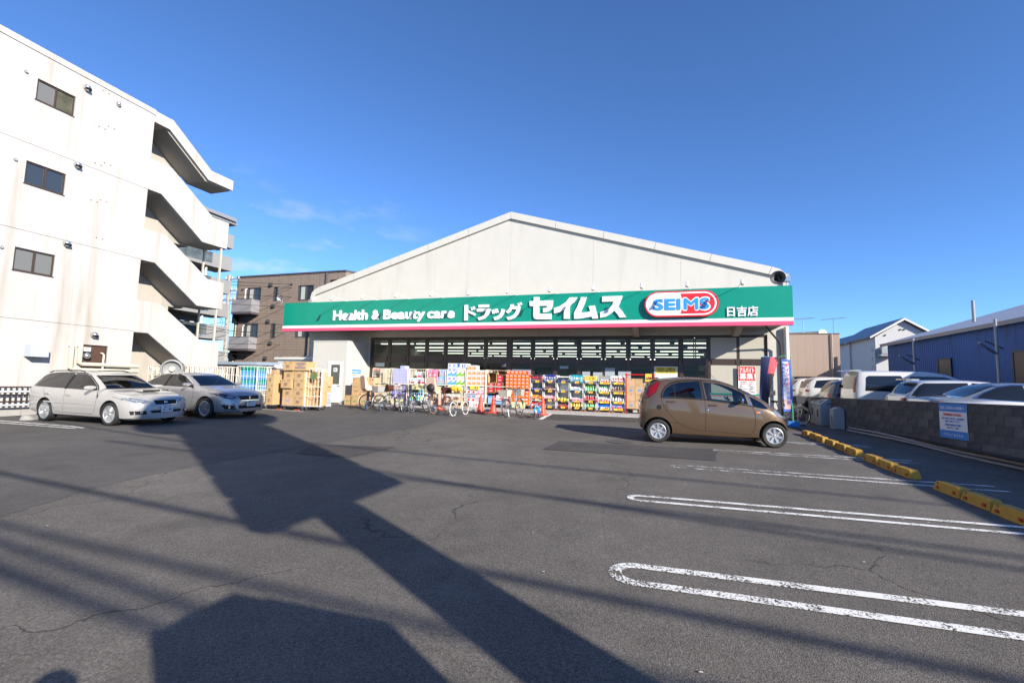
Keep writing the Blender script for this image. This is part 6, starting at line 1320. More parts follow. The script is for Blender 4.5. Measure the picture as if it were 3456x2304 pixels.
goods('white_pack', wpk, 'white and red pack, third cage before the windows', 'paper pack', 'white and red packs', [(-11.62, GY+.05, Z0+.975), (-11.34, GY+.2, Z0+1.28), (-11.34, GY+.2, Z0+.975), (-11.04, GY+.05, Z0+.975)])
bt = MB(); bt.rev([(.0, 0), (.045, 0), (.05, .02), (.05, .20), (.035, .25), (.016, .28)], 12); bt.mi = 1; bt.rev([(.018, .281), (.018, .315), (0, .316)], 10); bt.mi = 2; bt.rev([(.051, .06), (.051, .17)], 12)
def bottle(b, c, l, nm='bottle'):
    me = bt.mesh(nm, [b, c, l], 45); return me
bgm = bottle(FB2, FW, FG2); bbm = bottle(FW, FB, FB2)
for i in range(8):
    put('bottle', (bgm if i % 2 else bbm), 'detergent bottle '+('with lime label' if i % 2 else 'with blue label')+' on the floor of the third cage', 'bottle', (-11.60+.115*i, GY+.09, Z0+.18), 0, 'detergent bottles in the third cage'); put('bottle', (bbm if i % 3 else bgm), 'detergent bottle in the back line of the third cage', 'bottle', (-11.56+.115*i, GY+.22, Z0+.18+.33), 0, 'detergent bottles in the third cage')
pink = band_pack('pink_pack', .215, .36, .4, FP, [(.0, .10, FP2, 0, 1), (.38, .56, FP2, 0, 1), (.42, .5, FW, .2, .8), (.62, .92, FV, .35, .8), (.14, .34, FW, .25, .6)])
pbl = band_pack('pale_blue_pack', .215, .36, .4, film('film_pale_blue', (.42, .58, .72)), [(.0, .14, FB2, 0, 1), (.15, .36, FTAN, .1, .8), (.62, .92, FV, .3, .8), (.45, .5, FR, .1, .9)])
goods('pink_pack', pink, 'pink roll pack, fourth cage before the windows', 'toilet roll pack', 'pink toilet roll packs', [(-10.63, GY+.03, Z0+.975), (-10.40, GY+.03, Z0+.975), (-10.63, GY+.03, Z0+1.337), (-10.38, GY+.03, Z0+1.337)])
goods('pale_blue_pack', pbl, 'pale blue roll pack, fourth cage before the windows', 'toilet roll pack', 'pale blue toilet roll packs', [(-10.17, GY+.03, Z0+.975), (-9.945, GY+.03, Z0+.975), (-10.05, GY+.06, Z0+1.337), (-9.83, GY+.1, Z0+1.337)])
crm = band_pack('cream_pack', .22, .36, .4, FC, [(.2, .6, FTAN, .2, .8), (.7, .9, FW, .1, .9)])
grp = band_pack('grey_pack', .22, .36, .4, film('film_grey', (.20, .22, .23)), [(.2, .6, FW, .2, .8)])
for i, m in enumerate((wpk, crm, grp, grp)): put('boxed_pack', m, ('white and red pack low in the fourth cage', 'cream pack low in the fourth cage', 'left grey pack low in the fourth cage', 'right grey pack low in the fourth cage')[i], 'paper pack', (-10.62+.235*i-(.03 if i == 0 else 0), GY+.05, Z0+.30), 0, 'packs low in the fourth cage')
blu = band_pack('blue_pack', .225, .405, .4, FW, [(0, 0, FB2, 0, 0, WAVE), (0, 0, FB, 0, 0, [(0, .26), (.4, .30), (.75, .48), (1, .62), (1, .50), (.7, .34), (.35, .16), (0, .05)]), (.62, .9, FV, .2, .75)])
grn = band_pack('green_pack', .225, .405, .4, FW, [(0, 0, FG2, 0, 0, WAVE), (0, 0, FG, 0, 0, [(0, .26), (.4, .30), (.75, .48), (1, .62), (1, .40), (.7, .28), (.35, .13), (0, .05)]), (.62, .9, FC, .2, .75)])
goods('blue_pack', blu, 'blue waved pack in the fifth cage before the windows', 'kitchen roll pack', 'blue waved packs', [(-9.60+.228*i, GY+.02, Z0+.975+.407*r) for i in (0, 1) for r in (0, 1)])
goods('green_pack', grn, 'green waved pack in the fifth cage before the windows', 'kitchen roll pack', 'green waved packs', [(-9.13+.228*i, GY+.02, Z0+.975+.407*r) for i in (0, 1) for r in (0, 1)])
lie = band_pack('lying_pack', .225, .21, .4, FW, [(.2, .8, FV, .2, .6), (0, .1, FB2, 0, 1)]); lie2 = band_pack('lying_pack', .225, .21, .4, FW, [(.15, .95, FB, .1, .6)])
for i, m in enumerate((lie, lie, lie2, lie)): put('lying_pack', m, ('first', 'second', 'blue fronted third', 'last')[i]+' white roll pack lying on top of the fifth cage', 'kitchen roll pack', (-9.60+.235*i+(.06 if i == 3 else 0), GY+.03, Z0+1.79), 0, 'packs lying on the fifth cage')
goods('cream_pack', crm, 'cream pack low in the fifth cage before the windows', 'paper pack', 'cream packs in the fifth cage', [(-9.60+.235*i, GY+.04, Z0+.18+.362*r) for i in range(4) for r in range(2)])
orp = band_pack('orange_pack', .225, .235, .4, FW, [(.16, .62, FO, .12, .92), (.3, .48, FW, .3, .5), (.74, .80, FR, .1, .8)])
goods('orange_pack', orp, 'orange labelled pack in the sixth cage before the windows', 'paper pack', 'orange labelled packs', [(-8.60+.234*i, GY+.02, Z0+.975+.237*r) for i in range(4) for r in range(3)]+[(-8.60+.234*i, GY+.02, Z0+.975+.237*3) for i in range(2)])
pb1 = band_pack('blue_striped_pack', .215, .36, .4, FW, [(.06, .16, FN, 0, 1), (.25, .5, FR, .2, .7), (.7, .98, mat('film_steel', (.20, .26, .42), .4), .1, .9)]); pr1 = band_pack('red_striped_pack', .215, .36, .4, FW, [(.06, .16, FR, 0, 1), (.25, .36, FP2, .2, .8), (.5, .58, FP2, .1, .9), (.7, .76, FP, .1, .9)])
for i in range(4):
    for r in range(2): put(('blue_striped_pack' if i < 2 else 'red_striped_pack'), (pb1 if i < 2 else pr1), ('white pack with a navy stripe low in the sixth cage' if i < 2 else 'white pack with a red stripe low in the sixth cage'), 'paper pack', (-8.58+.235*i, GY+.03, Z0+.18+.363*r), 0, ('navy striped packs' if i < 2 else 'red striped packs'))
rp = band_pack('red_pack', .26, .14, .3, FR, [(.25, .7, FP, .2, .75), (.4, .6, FW, .3, .65)])
goods('red_pack', rp, 'red soft pack in the seventh cage', 'soft pack', 'red soft packs', [(-7.52, GY+.05, Z0+.69+.142*r) for r in range(3)]+[(-7.14, GY+.05, Z0+.72+.142*r) for r in range(3)]+[(-7.12, GY+.07, Z0+1.19+.142*r) for r in range(2)])
def open_carton(x, z, w_, h, label):
    t = thing('open_carton', label, 'carton', (x, GY+.04, z), 0, 'open cartons of red packs')
    u = MB(); u.box(0, .012, 0, .5, 0, h); u.box(w_-.012, w_, 0, .5, 0, h); u.box(.012, w_-.012, 0, .5, h-.012, h); u.box(.012, w_-.012, 0, .5, 0, .012); u.build('case', CARD, t)
    u = MB(); u.box(.013, w_-.013, .30, .31, .013, h-.013); u.build('inner_wall', CARDIN, t)
open_carton(-7.56, Z0+1.13, .42, .47, 'empty open carton at the top left of the seventh cage'); open_carton(-7.10, Z0+1.50, .40, .20, 'shallow open carton at the top right of the seventh cage'); open_carton(-7.56, Z0+.66, .36, .465, 'open carton around three red packs, lower left'); open_carton(-7.18, Z0+.70, .36, .46, 'open carton around three red packs, lower right')
u = MB(); u.box(0, .82, 0, .5, .18, .21); u.box(0, .82, 0, .02, .21, .52); u.box(0, .02, .02, .5, .21, .52); u.box(.80, .82, .02, .5, .21, .52); u.mi = 1; u.box(-.01, .83, -.012, -.001, .48, .54); u.box(-.01, .83, -.012, -.001, .18, .21)
put('blue_tub', u.mesh('blue_tub', [mat('tub_blue', (.30, .46, .66), .3), CB]), 'pale blue plastic tub on the floor of the seventh cage', 'tub', (-7.52, GY+.03, Z0))
# wall of orange boxes
rcb = roll_cage('roll cage stacked high with orange boxes right of the red packs', (-6.10, GY+.02, Z0), 0, 1.18, .6, 1.42, sides=(0, 1), back=True, shelf=.90)
ob = band_pack('orange_box', .183, .155, .3, mat('box_orange_red', (.72, .06, .015), .5), [(.10, .40, FO, .1, .9), (.14, .30, FY, .25, .9), (.52, .76, FW, .1, .72), (.80, .9, FO, .6, .95)])
sp_ = []
for r in range(5):
    for i in range(6):
        if r == 4 and i == 5: continue
        sp_.append((-6.67+.188*i+(.05 if r == 4 else 0), GY-.02, Z0+.905+.158*r-.0))
for r in range(4):
    for i in range(6): sp_.append((-6.67+.188*i, GY+.0, Z0+.18+.158*r))
goods('orange_box', ob, 'orange box in the tall stack before the windows', 'box', 'orange boxes', sp_)
# price signs on the cages
def sign(x0, x1, z0, z1, y, m, txt, ink, label, size=None, tx=0.0):
    t = thing('price_sign', label, 'price sign', ((x0+x1)/2, y, z0), 0, 'price signs on the cages')
    u = MB(); u.box(-(x1-x0)/2, (x1-x0)/2, -.004, .004, 0, z1-z0); u.build('card', m, t)
    write('price_figures', txt, size or (z1-z0)*.8, (tx, -.0055, (z1-z0)*.22), ink, t, (PI/2, 0, 0), .0006, .004); return t
sign(-12.52, -12.02, Z0+.70, Z0+.93, GY-.02, FW, '198', REDINK, 'white price sign reading 198 on the second cage', .17, .06)
sign(-11.48, -10.85, Z0+.72, Z0+.97, GY-.02, PALEYEL, '/98', DARKINK, 'pale yellow price sign on the third cage', .20, .12)
sign(-10.45, -9.85, Z0+.66, Z0+.90, GY-.02, PALEYEL, '2 8', DARKINK, 'pale yellow price sign on the fourth cage behind the brown bicycle', .20, .2)
sign(-9.55, -8.85, Z0+.62, Z0+.94, GY-.02, PALEYEL, '799', DARKINK, 'pale yellow price sign reading 799 on the fifth cage', .22, .18)
sign(-8.42, -7.95, Z0+.80, Z0+.96, GY-.02, YELLOWP, '163', DARKINK, 'yellow price sign reading 163 on the sixth cage', .15, .06)
sign(-8.42, -7.68, Z0-.02, Z0+.24, GY-.03, FW, '218 198', REDINK, 'white price sign with red figures at the foot of the sixth cage', .15, .05)
sign(-12.6, -11.9, Z0+.0, Z0+.22, GY-.03, PALEYEL, '¥498', DARKINK, 'pale yellow price sign at the foot of the second cage', .15)
sign(-7.10, -6.55, Z0+.33, Z0+.58, GY-.03, FW, '298', REDINK, 'white price card hung on the pale blue tub', .14)
sign(-6.35, -5.72, Z0+.03, Z0+.30, GY-.03, PALEYEL, '¥9', DARKINK, 'pale yellow sign at the foot of the orange boxes', .18)
# acrylic bin shelves
CLR = glassy('acrylic', (.86, .87, .86), .15); SHW = mat('shelf_white', (.72, .71, .69), .45)
def small(kind, c1, c2, c3=None):
    mb = MB()
    if kind == 'bottle': mb.rev([(0, 0), (.028, 0), (.03, .01), (.03, .09), (.012, .12)], 8); mb.mi = 1; mb.rev([(.013, .121), (.013, .15), (0, .151)], 8)
    elif kind == 'bag': mb.prism([(-.045, .0), (.045, 0), (.055, .07), (.035, .13), (-.035, .13), (-.055, .07)], XZ, -.025, .025); mb.mi = 1; mb.box(-.03, .03, -.028, -.0255, .03, .09)
    elif kind == 'roll': mb.rev([(0, -.06), (.035, -.06), (.04, -.04), (.04, .04), (.035, .06), (0, .06)], 10, Matrix.Translation((0, 0, .04)) @ Matrix.Rotation(PI/2, 4, 'X')); mb.mi = 1; mb.rev([(.041, -.02), (.041, .02)], 10, Matrix.Translation((0, 0, .04)) @ Matrix.Rotation(PI/2, 4, 'X'))
    else: mb.box(-.05, .05, -.03, .03, 0, .09); mb.mi = 1; mb.box(-.04, .04, -.033, -.0305, .02, .07)
    return mb.mesh(kind, [c1, c2], 45)
DKF = film('film_black', (.03, .03, .04)); FTEAL = film('film_teal', (.02, .36, .46)); FMINT = film('film_mint', (.20, .62, .30)); FBR = film('film_brown', (.16, .08, .05)); FPK = film('film_pale_pink', (.75, .45, .48))
sx_ = [(-5.48, -4.93), (-4.90, -4.34), (-4.31, -3.75), (-3.72, -3.14), (-3.11, -2.55), (-2.53, -1.97), (-1.95, -1.385)]
stock = [[('bag', DKF, FR), ('bag', DKF, FV), ('bag', FO, FR), ('bag', FR, FW)], [('bag', FN, FW), ('bag', FBR, FPK), ('bag', FPK, FR), None], [('bag', DKF, FN), None, ('roll', FY, FTEAL), ('box', FBR, FR)], [('bag', FTEAL, FW), ('bag', FW, FB2), ('box', FW, FP2), ('bottle', FY, FO)], [None, ('bottle', FMINT, FG2), ('bottle', FR, FW), ('bottle', FMINT, FR)], [('bag', FW, FP2), ('bottle', FW, FMINT), ('bag', FW, FR), ('bag', FB, FW)], [('bag', FW, FR), ('bottle', FBR, FW), ('bottle', FW, DKF), ('bag', FV, FR)]]
nm7 = ['leftmost', 'second', 'third', 'fourth', 'fifth', 'sixth', 'rightmost']; tn = ['top', 'second', 'third', 'bottom']
desc = {'bag': 'pouch', 'bottle': 'bottle', 'roll': 'roll', 'box': 'small box'}
random.seed(21)
for k, (a, b) in enumerate(sx_):
    wdt = b-a; t = thing('bin_shelf', nm7[k]+' of the seven white four tier bin shelves before the windows', 'bin shelf', ((a+b)/2, GY+.02, Z0), 0, 'white bin shelves')
    h_ = wdt/2
    for sg in (-1, 1):
        u = MB(); u.prism([(0, .08), (.50, .08), (.50, 1.53), (.06, 1.53), (.0, 1.38), (.06, 1.27), (.0, 1.0), (.06, .88), (0, .6), (.06, .48), (0, .2)], YZ, sg*(h_-.022), sg*(h_-.002)); u.build('side_panel', SHW, t)
    u = MB(); u.box(-h_+.023, h_-.023, .49, .50, .08, 1.50); u.build('back_panel', SHW, t)
    for q, z in enumerate((1.19, .785, .38, .09)):
        u = MB(); u.box(-h_+.023, h_-.023, .03, .488, z, z+.012); u.build('tray', SHW, t)
        u = MB(); u.box(-h_+.023, h_-.023, .012, .018, z+.013, z+.115); u.build('bin_front', CLR, t)
        u = MB(); u.box(-h_+.023, h_-.023, .010, .020, z+.117, z+.127); u.build('bin_lip', SHW, t)
        u = MB(); cw_ = .20 if k > 4 else .095; u.box(-cw_+.02, cw_+.0, .0, .006, z+.0, z+.085); pc_ = u.build('price_card', YELLOWP, t)
        u = MB(); u.mi = 0; u.box(-cw_*.2, cw_*.85, -.003, -.0005, z+.02, z+.06); u.build('price_print', mat('price_orange', (.75, .16, .02), .6) if (k == 0 and q == 0) else bpy.data.materials['price_orange'], pc_)
    for sxx in (-h_+.05, h_-.05):
        u = MB(); u.box(sxx-.02, sxx+.02, .05, .09, .0, .08); u.build('foot', STEEL, t)
        put('brick', bk, ('left' if sxx < 0 else 'right')+' brick chock under the '+nm7[k]+' bin shelf', 'brick', ((a+b)/2+sxx, GY-.02, Z0), 0, 'brick chocks under the shelves').scale = (.8, 1, .7)
    for q, z in enumerate((1.205, .80, .395, .105)):
        it = stock[k][q]
        if not it: continue
        me = small(*it); kd = desc[it[0]]; n = 5 if it[0] in ('bottle', 'bag') else 4; gname = '%s goods in the %s bin of the %s shelf' % (kd, tn[q], nm7[k])
        hi = 2 if (k in (0, 1, 3, 6) and q == 0) else 1
        for layer in range(hi):
            for row in range(2):
                for i in range(n):
                    o = put(it[0] if it[0] != 'bag' else 'pouch', me, '%s in the %s bin of the %s bin shelf' % (kd, tn[q], nm7[k]), 'goods', (a+.075+(wdt-.15)*i/(n-1)+random.uniform(-.012, .012), GY+.07+.10*row+random.uniform(-.01, .01), Z0+z+.115*layer+.012+.045*row), random.uniform(-.35, .35), gname)
                    if it[0] == 'bag': o.rotation_euler[0] = random.uniform(-.3, .15)
                    o.scale = (1.35, 1.35, 1.4+.35*(it[0] == 'bottle'))
u = MB(); u.box(-.26, .26, -.006, .006, 0, .19); yb = put('shelf_banner', u.mesh('shelf_banner', YELLOWP), 'yellow banner with dark print on top of the fifth bin shelf', 'banner', (-2.83, GY+.02, Z0+1.33))
for q_ in range(2): write('banner_print', 'お一人様一点限り', .052, (0, -.0075, .11-.065*q_), DARKINK, yb, (PI/2, 0, 0), .0006, .001)
for k, x in enumerate((-2.38, -2.12)):
    u = MB(); u.box(-.11, .11, -.006, .006, 0, .22); put('grey_tag', u.mesh('grey_tag', mat('tag_grey', (.30, .30, .29), .4)), ('left', 'right')[k]+' grey card standing on the sixth bin shelf', 'card', (x, GY+.06, Z0+1.34))
# red cart with cartons
rd = thing('red_cart', 'red tubular cart loaded with brown cartons beside the brown car', 'cart', (-.78, GY-.05, Z0-.02), 0)
RDM = mat('cart_red', (.62, .02, .02), .4)
for sx in (-.57, .57):
    u = MB(); u.tube([(sx, .05, .05), (sx, .05, 1.60), (sx, .12, 1.68), (sx, .6, 1.68), (sx, .67, 1.60), (sx, .67, .1)], .022, 7); u.build('side_frame', RDM, rd, 50)
u = MB(); u.tube([(-.57, .05, 1.64), (.57, .05, 1.64)], .018, 7); u.tube([(-.57, .67, 1.64), (.57, .67, 1.64)], .018, 7); u.build('top_rail', RDM, rd, 50)
u = MB(); u.box(-.57, .57, .03, .7, .17, .21); u.build('deck', BLACK, rd)
for sx in (-.5, .5): inst('caster', cme, rd, (sx, .1, 0)); inst('caster', cme, rd, (sx, .62, 0))
u = MB(); u.box(.22, .47, .0, .01, 1.36, 1.68); ys_ = u.build('yellow_card', YELLOWP, rd); write('card_print', 'お買得', .07, (.345, -.002, 1.5), REDINK, ys_, (PI/2, 0, 0), .0005, .002)
BL = [(.30, .70, .30, .62), (.35, .65, .84, .90)]; HD = [(.35, .65, .82, .90), (.15, .5, .2, .24)]
for c in range(3):
    for r in range(4): carton((-1.31+.345*c, GY+.02, Z0+.195+.315*r), .335, .5, .31, '%s row carton of the red cart, %s column' % (('bottom', 'second', 'third', 'top')[r], ('left', 'middle', 'right')[c]), CARD2 if (r+c) % 2 else CARD, BL if r % 2 == 0 else HD, BLUEINK if r % 2 == 0 else INK, grp='cartons on the red cart')
# ------------------------------------------------------------------ bicycles
SPK = mat('spoke_steel', (.45, .45, .46), .3, metal=.7); BROWNL = mat('brown_leather', (.10, .025, .015), .6); CREAMP = mat('cream_plastic', (.62, .44, .33), .5); BASKG = mat('basket_grey', (.36, .34, .31), .6); BASKC = mat('basket_cream', (.50, .46, .38), .6)
def arc(cx, cz, r, a0, a1, n=12): return [(cx+r*math.cos(a0+(a1-a0)*k/n), 0, cz+r*math.sin(a0+(a1-a0)*k/n)) for k in range(n+1)]
def bike(name, label, loc, ang, R, wb, fm, tyre=RUBBER, saddle=BLACK, fender=STEEL, front=None, rear=None, child=None, guard=CHROME, kid=False, lean=.06, steer=0.0):
    t = thing(name, label, 'bicycle', (loc[0], loc[1], g0(loc[1])), ang, 'bicycles parked before the shop', rx=-lean)
    t.rotation_mode = 'ZYX' if False else 'XYZ'
    s = R/.33
    for k, x in enumerate((0, wb)):
        w_ = bpy.data.objects.new('wheel', None); w_.empty_display_size = .1; link(w_); w_.parent = t; w_.location = (x, 0, R)
        u = MB(); u.rev([(R-.036, -.012), (R-.02, -.020), (R, -.010), (R, .010), (R-.02, .020), (R-.036, .012)], 32, Matrix.Rotation(PI/2, 4, 'X'), True); u.build('tyre', tyre, w_, 60)
        u = MB(); u.rev([(R-.048, -.012), (R-.036, -.013), (R-.036, .013), (R-.048, .012)], 28, Matrix.Rotation(PI/2, 4, 'X'), True); u.build('wheel_rim', CHROME, w_, 40)
        u = MB(); u.rev([(0, -.05), (.022, -.05), (.022, .05), (0, .05)], 8, Matrix.Rotation(PI/2, 4, 'X'))
        for q in range(14): a = 2*PI*q/14; u.tube([(.02*math.cos(a+.4), .03*(-1)**q, .02*math.sin(a+.4)), ((R-.045)*math.cos(a), 0, (R-.045)*math.sin(a))], .0022, 3)
        u.build('spokes', SPK, w_)
        u = MB(); P = arc(0, 0, R+.028, (.35 if k else .15), (2.6 if k else 3.3)); u.tube(P, .012, 5); pts = []
        n = len(P); v = [(p[0], yy, p[2]) for p in P for yy in (-.026, .026)]; u.add(v, [[2*i, 2*i+2, 2*i+3, 2*i+1] for i in range(n-1)]); u.build('mudguard', fender, w_)
    H = lambda x, z: (x*wb, 0, z*s)
    bb = (.43*wb, 0, .29*s); st = (.30*wb, 0, .78*s); hd0 = (.80*wb, 0, .62*s); hd1 = (.755*wb, 0, .90*s)
    u = MB(); u.tube([(.395*wb, 0, .42*s), st], .016, 7); u.tube([bb, (.395*wb, 0, .42*s)], .017, 7); u.tube([hd0, hd1], .020, 8)
    u.tube([hd0, (.62*wb, 0, .36*s), bb], .020, 8); u.tube([(hd0[0]-.01, 0, hd0[2]+.08*s), (.60*wb, 0, .45*s), (.395*wb, 0, .42*s)], .016, 7)
    for sy in (-.05, .05): u.tube([(.36*wb, sy*.3, .56*s), (0, sy, R)], .010, 6); u.tube([bb, (0, sy, R)], .011, 6)
    u.tube([hd0, (.84*wb, 0, .58*s)], .014, 6)
    for sy in (-.045, .045): u.tube([(.82*wb, sy, .60*s), (.90*wb, sy, .48*s), (wb, sy, R)], .010, 6)
    u.build('frame', fm, t, 50)
    u = MB(); hz_ = .99*s+(.06 if not kid else .0); hx = .74*wb; u.tube([hd1, (hx, 0, hz_-.06)], .013, 6); u.tube([(hx-.22*s, -.27*s, hz_+.03), (hx-.05, -.25*s, hz_+.06), (hx+.03, -.10*s, hz_), (hx, 0, hz_-.06), (hx+.03, .10*s, hz_), (hx-.05, .25*s, hz_+.06), (hx-.22*s, .27*s, hz_+.03)], .012, 6); hb = u.build('handlebar', CHROME, t, 50)
    for sy in (-1, 1): u = MB(); u.tube([(hx-.24*s, sy*.27*s, hz_+.03), (hx-.12*s, sy*.262*s, hz_+.043)], .019, 7); u.build('grip', saddle, hb)
    u = MB(); u.prism([(-.16, -.085), (-.10, -.105), (.02, -.06), (.14, -.025), (.16, 0), (.14, .025), (.02, .06), (-.10, .105), (-.16, .085)], lambda a, b, tt: (st[0]+a*s, b*s, st[2]+tt*s), 0, .065); u.build('saddle', saddle, t)
    u = MB(); u.prism([(-.02, R-.05), (bb[0]+.08, bb[2]-.06), (bb[0]+.10, bb[2]+.03), (-.02, R+.05)], XZ, -.075, -.055); u.build('chain_case', (DARKGREY if not kid else fm), t)
    u = MB(); u.tube([(bb[0], -.10, bb[2]), (bb[0]+.12*s, -.10, bb[2]-.10*s)], .010, 5); u.tube([(bb[0], .10, bb[2]), (bb[0]-.12*s, .10, bb[2]+.10*s)], .010, 5); u.tube([(bb[0], -.10, bb[2]), (bb[0], .10, bb[2])], .013, 6); cr = u.build('crank', STEEL, t)
    for sx, sy in ((1, -1), (-1, 1)): u = MB(); u.box(bb[0]+sx*.12*s-.045, bb[0]+sx*.12*s+.045, sy*.14-.035, sy*.14+.035, bb[2]-sx*.10*s-.012, bb[2]-sx*.10*s+.012); u.build('pedal', BLACK, cr)
    if not kid:
        u = MB(); u.tube([(0, -.06, R), (-.03, -.13, .01)], .011, 5); u.tube([(0, .06, R), (-.03, .13, .01)], .011, 5); u.tube([(-.03, -.13, .012), (-.03, .13, .012)], .011, 5); u.build('kickstand', CHROME, t)
        u = MB()
        for sy in (-.07, .07): u.tube([(-.24, sy, R+.42*s), (.24, sy, R+.42*s)], .008, 5); u.tube([(-.05, sy, R), (-.10, sy, R+.42*s)], .006, 4)
        for q in range(4): u.tube([(-.22+.14*q, -.07, R+.42*s), (-.22+.14*q, .07, R+.42*s)], .006, 4)
        u.build('rack', STEEL, t)
        u = MB(); u.box(-.285, -.26, -.03, .03, R+.28, R+.33); u.build('reflector', REDL, t)
        u = MB(); u.rev([(0, -.03), (.03, -.03), (.038, .03), (0, .035)], 10, Matrix.Translation((.93*wb, .09, .58*s)) @ Matrix.Rotation(PI/2, 4, 'Y')); u.build('lamp', CHROME, t, 50)
    def basket(x, z, m, nm, w0=.30, w1=.38, h=.24, l=.30):
        u = MB(); n = 7
        def wall_(p, q, p2, q2):
            P, Q, P2, Q2 = (Vector(a_) for a_ in (p, q, p2, q2)); u.tube([P2, Q2], .008, 5); u.tube([P, Q], .006, 4)
            for i in range(n+1): u.tube([P.lerp(Q, i/n), P2.lerp(Q2, i/n)], .0045, 4)
            for i in range(1, 5): u.tube([P.lerp(P2, i/5), Q.lerp(Q2, i/5)], .0045, 4)
        a = [(x-l/2+.03, -w0/2, z), (x+l/2-.03, -w0/2, z), (x+l/2-.03, w0/2, z), (x-l/2+.03, w0/2, z)]; b = [(x-l/2, -w1/2, z+h), (x+l/2+.02, -w1/2, z+h), (x+l/2+.02, w1/2, z+h), (x-l/2, w1/2, z+h)]
        for i in range(4): wall_(a[i], a[(i+1) % 4], b[i], b[(i+1) % 4])
        u.quad(*a); i_ = .85
        for i in range(4): u.quad(*[Vector(p)*1 for p in (a[i], a[(i+1) % 4], Vector(a[(i+1) % 4]).lerp(Vector(b[(i+1) % 4]), .98), Vector(a[i]).lerp(Vector(b[i]), .98))]) if m[1] else None
        u.build(nm, m[0], t)
    if front: basket(.80*wb+.18, .78*s, front, 'front_basket')
    if rear: basket(-.06, R+.43*s, rear, 'rear_basket', .32, .40, .24, .36)
    if child:
        z = R+.44*s; cs = MB()
        cs.prism([(-.02, z), (.20, z+.02), (.20, z+.08), (.0, z+.10), (-.12, z+.66), (-.20, z+.64), (-.14, z+.1)], XZ, -.16, .16)
        for sy in (-1, 1): cs.prism([(-.02, z), (.24, z+.02), (.24, z+.16), (.12, z+.24), (-.02, z+.26), (-.12, z+.62), (-.20, z+.64), (-.14, z+.1)], XZ, sy*.16, sy*.185)
        for sy in (-1, 1): cs.prism([(.12, z-.42), (.22, z-.42), (.26, z+.05), (.14, z+.05)], XZ, sy*.15, sy*.20)
        co = cs.build('child_seat', child, t)
        u = MB(); u.tube([(.22, -.17, z+.18), (.30, -.12, z+.22), (.30, .12, z+.22), (.22, .17, z+.18)], .016, 6); u.build('seat_rail', child, co, 50)
        u = MB(); u.prism([(-.19, z+.66), (-.105, z+.66), (-.06, z+.45), (-.09, z+.3), (-.17, z+.30)], XZ, -.02, .02); u.build('seat_headrest', child, co)
        u = MB(); u.box(-.012, .0, -.10, .10, z+.13, z+.28); u.build('seat_cushion', mat('cushion_tan', (.50, .33, .25), .8), co)
    return t
ang = lambda a, b: math.atan2(b[1]-a[1], b[0]-a[0])
bike('bicycle', 'cream bicycle with a tan child seat, leftmost in the row', (-11.65, 16.62), 1.12, .33, 1.10, mat('bike_cream', (.55, .50, .42), .35), child=CREAMP, front=(BROWNL, 1), fender=mat('fender_cream', (.62, .58, .48), .4))
b2 = bike('bicycle', 'silver bicycle with a grey covered rear basket, second from the left', (-10.88, 16.43), 1.25, .33, 1.08, mat('bike_champagne', (.52, .50, .40), .35, metal=.3), rear=(BASKG, 1), front=(BASKG, 0))
bike('bicycle', 'black bicycle with black saddle, third from the left', (-9.90, 16.58), 1.75, .33, 1.10, mat('bike_black', (.03, .03, .045), .3), front=(DARKGREY, 0))
bike('bicycle', 'white bicycle standing before the pale yellow sign, fourth from the left', (-9.41, 16.46), 1.52, .34, 1.14, mat('bike_white', (.62, .64, .68), .3), front=(DARKGREY, 0), guard=WHITE)
bike('bicycle', 'dark red bicycle with a cream child seat and brown front basket', (-8.36, 16.28), 1.50, .33, 1.12, mat('bike_maroon', (.12, .015, .018), .35), tyre=mat('tan_tyre', (.16, .08, .05), .7), child=CREAMP, front=(BROWNL, 1), saddle=BROWNL)
b6 = bike('bicycle', 'small beige bicycle with white tyres and a red brown saddle', (-7.30, 15.82), 1.50, .265, .98, mat('bike_beige', (.62, .43, .27), .35), tyre=mat('white_tyre', (.62, .61, .58), .6), saddle=BROWNL)
bike('bicycle', 'silver electric bicycle with a cream rear basket by the cones', (-5.45, 16.53), 1.36, .33, 1.02, mat('bike_silver', (.55, .56, .57), .25, metal=.5), rear=(BASKC, 1), front=(BASKG, 1))
bike('child_bicycle', 'bright blue child bicycle with a red saddle and black tyres', (-4.30, 16.95), -1.53, .20, .72, mat('bike_blue', (.03, .28, .62), .3), saddle=mat('saddle_red', (.35, .06, .05), .5), kid=True, fender=mat('fender_blue', (.04, .30, .62), .4))
bike('bicycle', 'dark bicycle half hidden between the brown car and the flags', (3.6, 18.3), .15, .33, 1.08, mat('bike_dark', (.02, .02, .03), .35), front=(DARKGREY, 1))
# things in the bicycle baskets
u = MB(); u.rev([(0, -.16), (.14, -.13), (.18, 0), (.14, .13), (0, .16)], 12, Matrix.Translation((-8.42, 16.15, g0(16.1)+1.02)) @ Matrix.Diagonal((1, .8, 1, 1)) @ Matrix.Rotation(PI/2, 4, 'X')); tag(u.build('black_bag', mat('bag_black', (.02, .014, .014), .6), None, 60), 'round black and brown bag hung behind the cream child seat', 'bag')
u = MB(); random.seed(9)
for k in range(5): u.rev([(0, -.1), (.08, -.07), (.10, 0), (.08, .07), (0, .1)], 9, Matrix.Translation((-7.95+.07*k, 17.1+.03*(k % 2), g0(17)+.98+.05*math.sin(k*2)-.02*k)) @ Matrix.Rotation(k, 4, 'Z'))
tag(u.build('yellow_bag', mat('bag_yellow', (.62, .38, .03), .7, var=.2, vs=9), None, 60), 'yellow cloth bag slung on the dark red bicycle', 'bag')
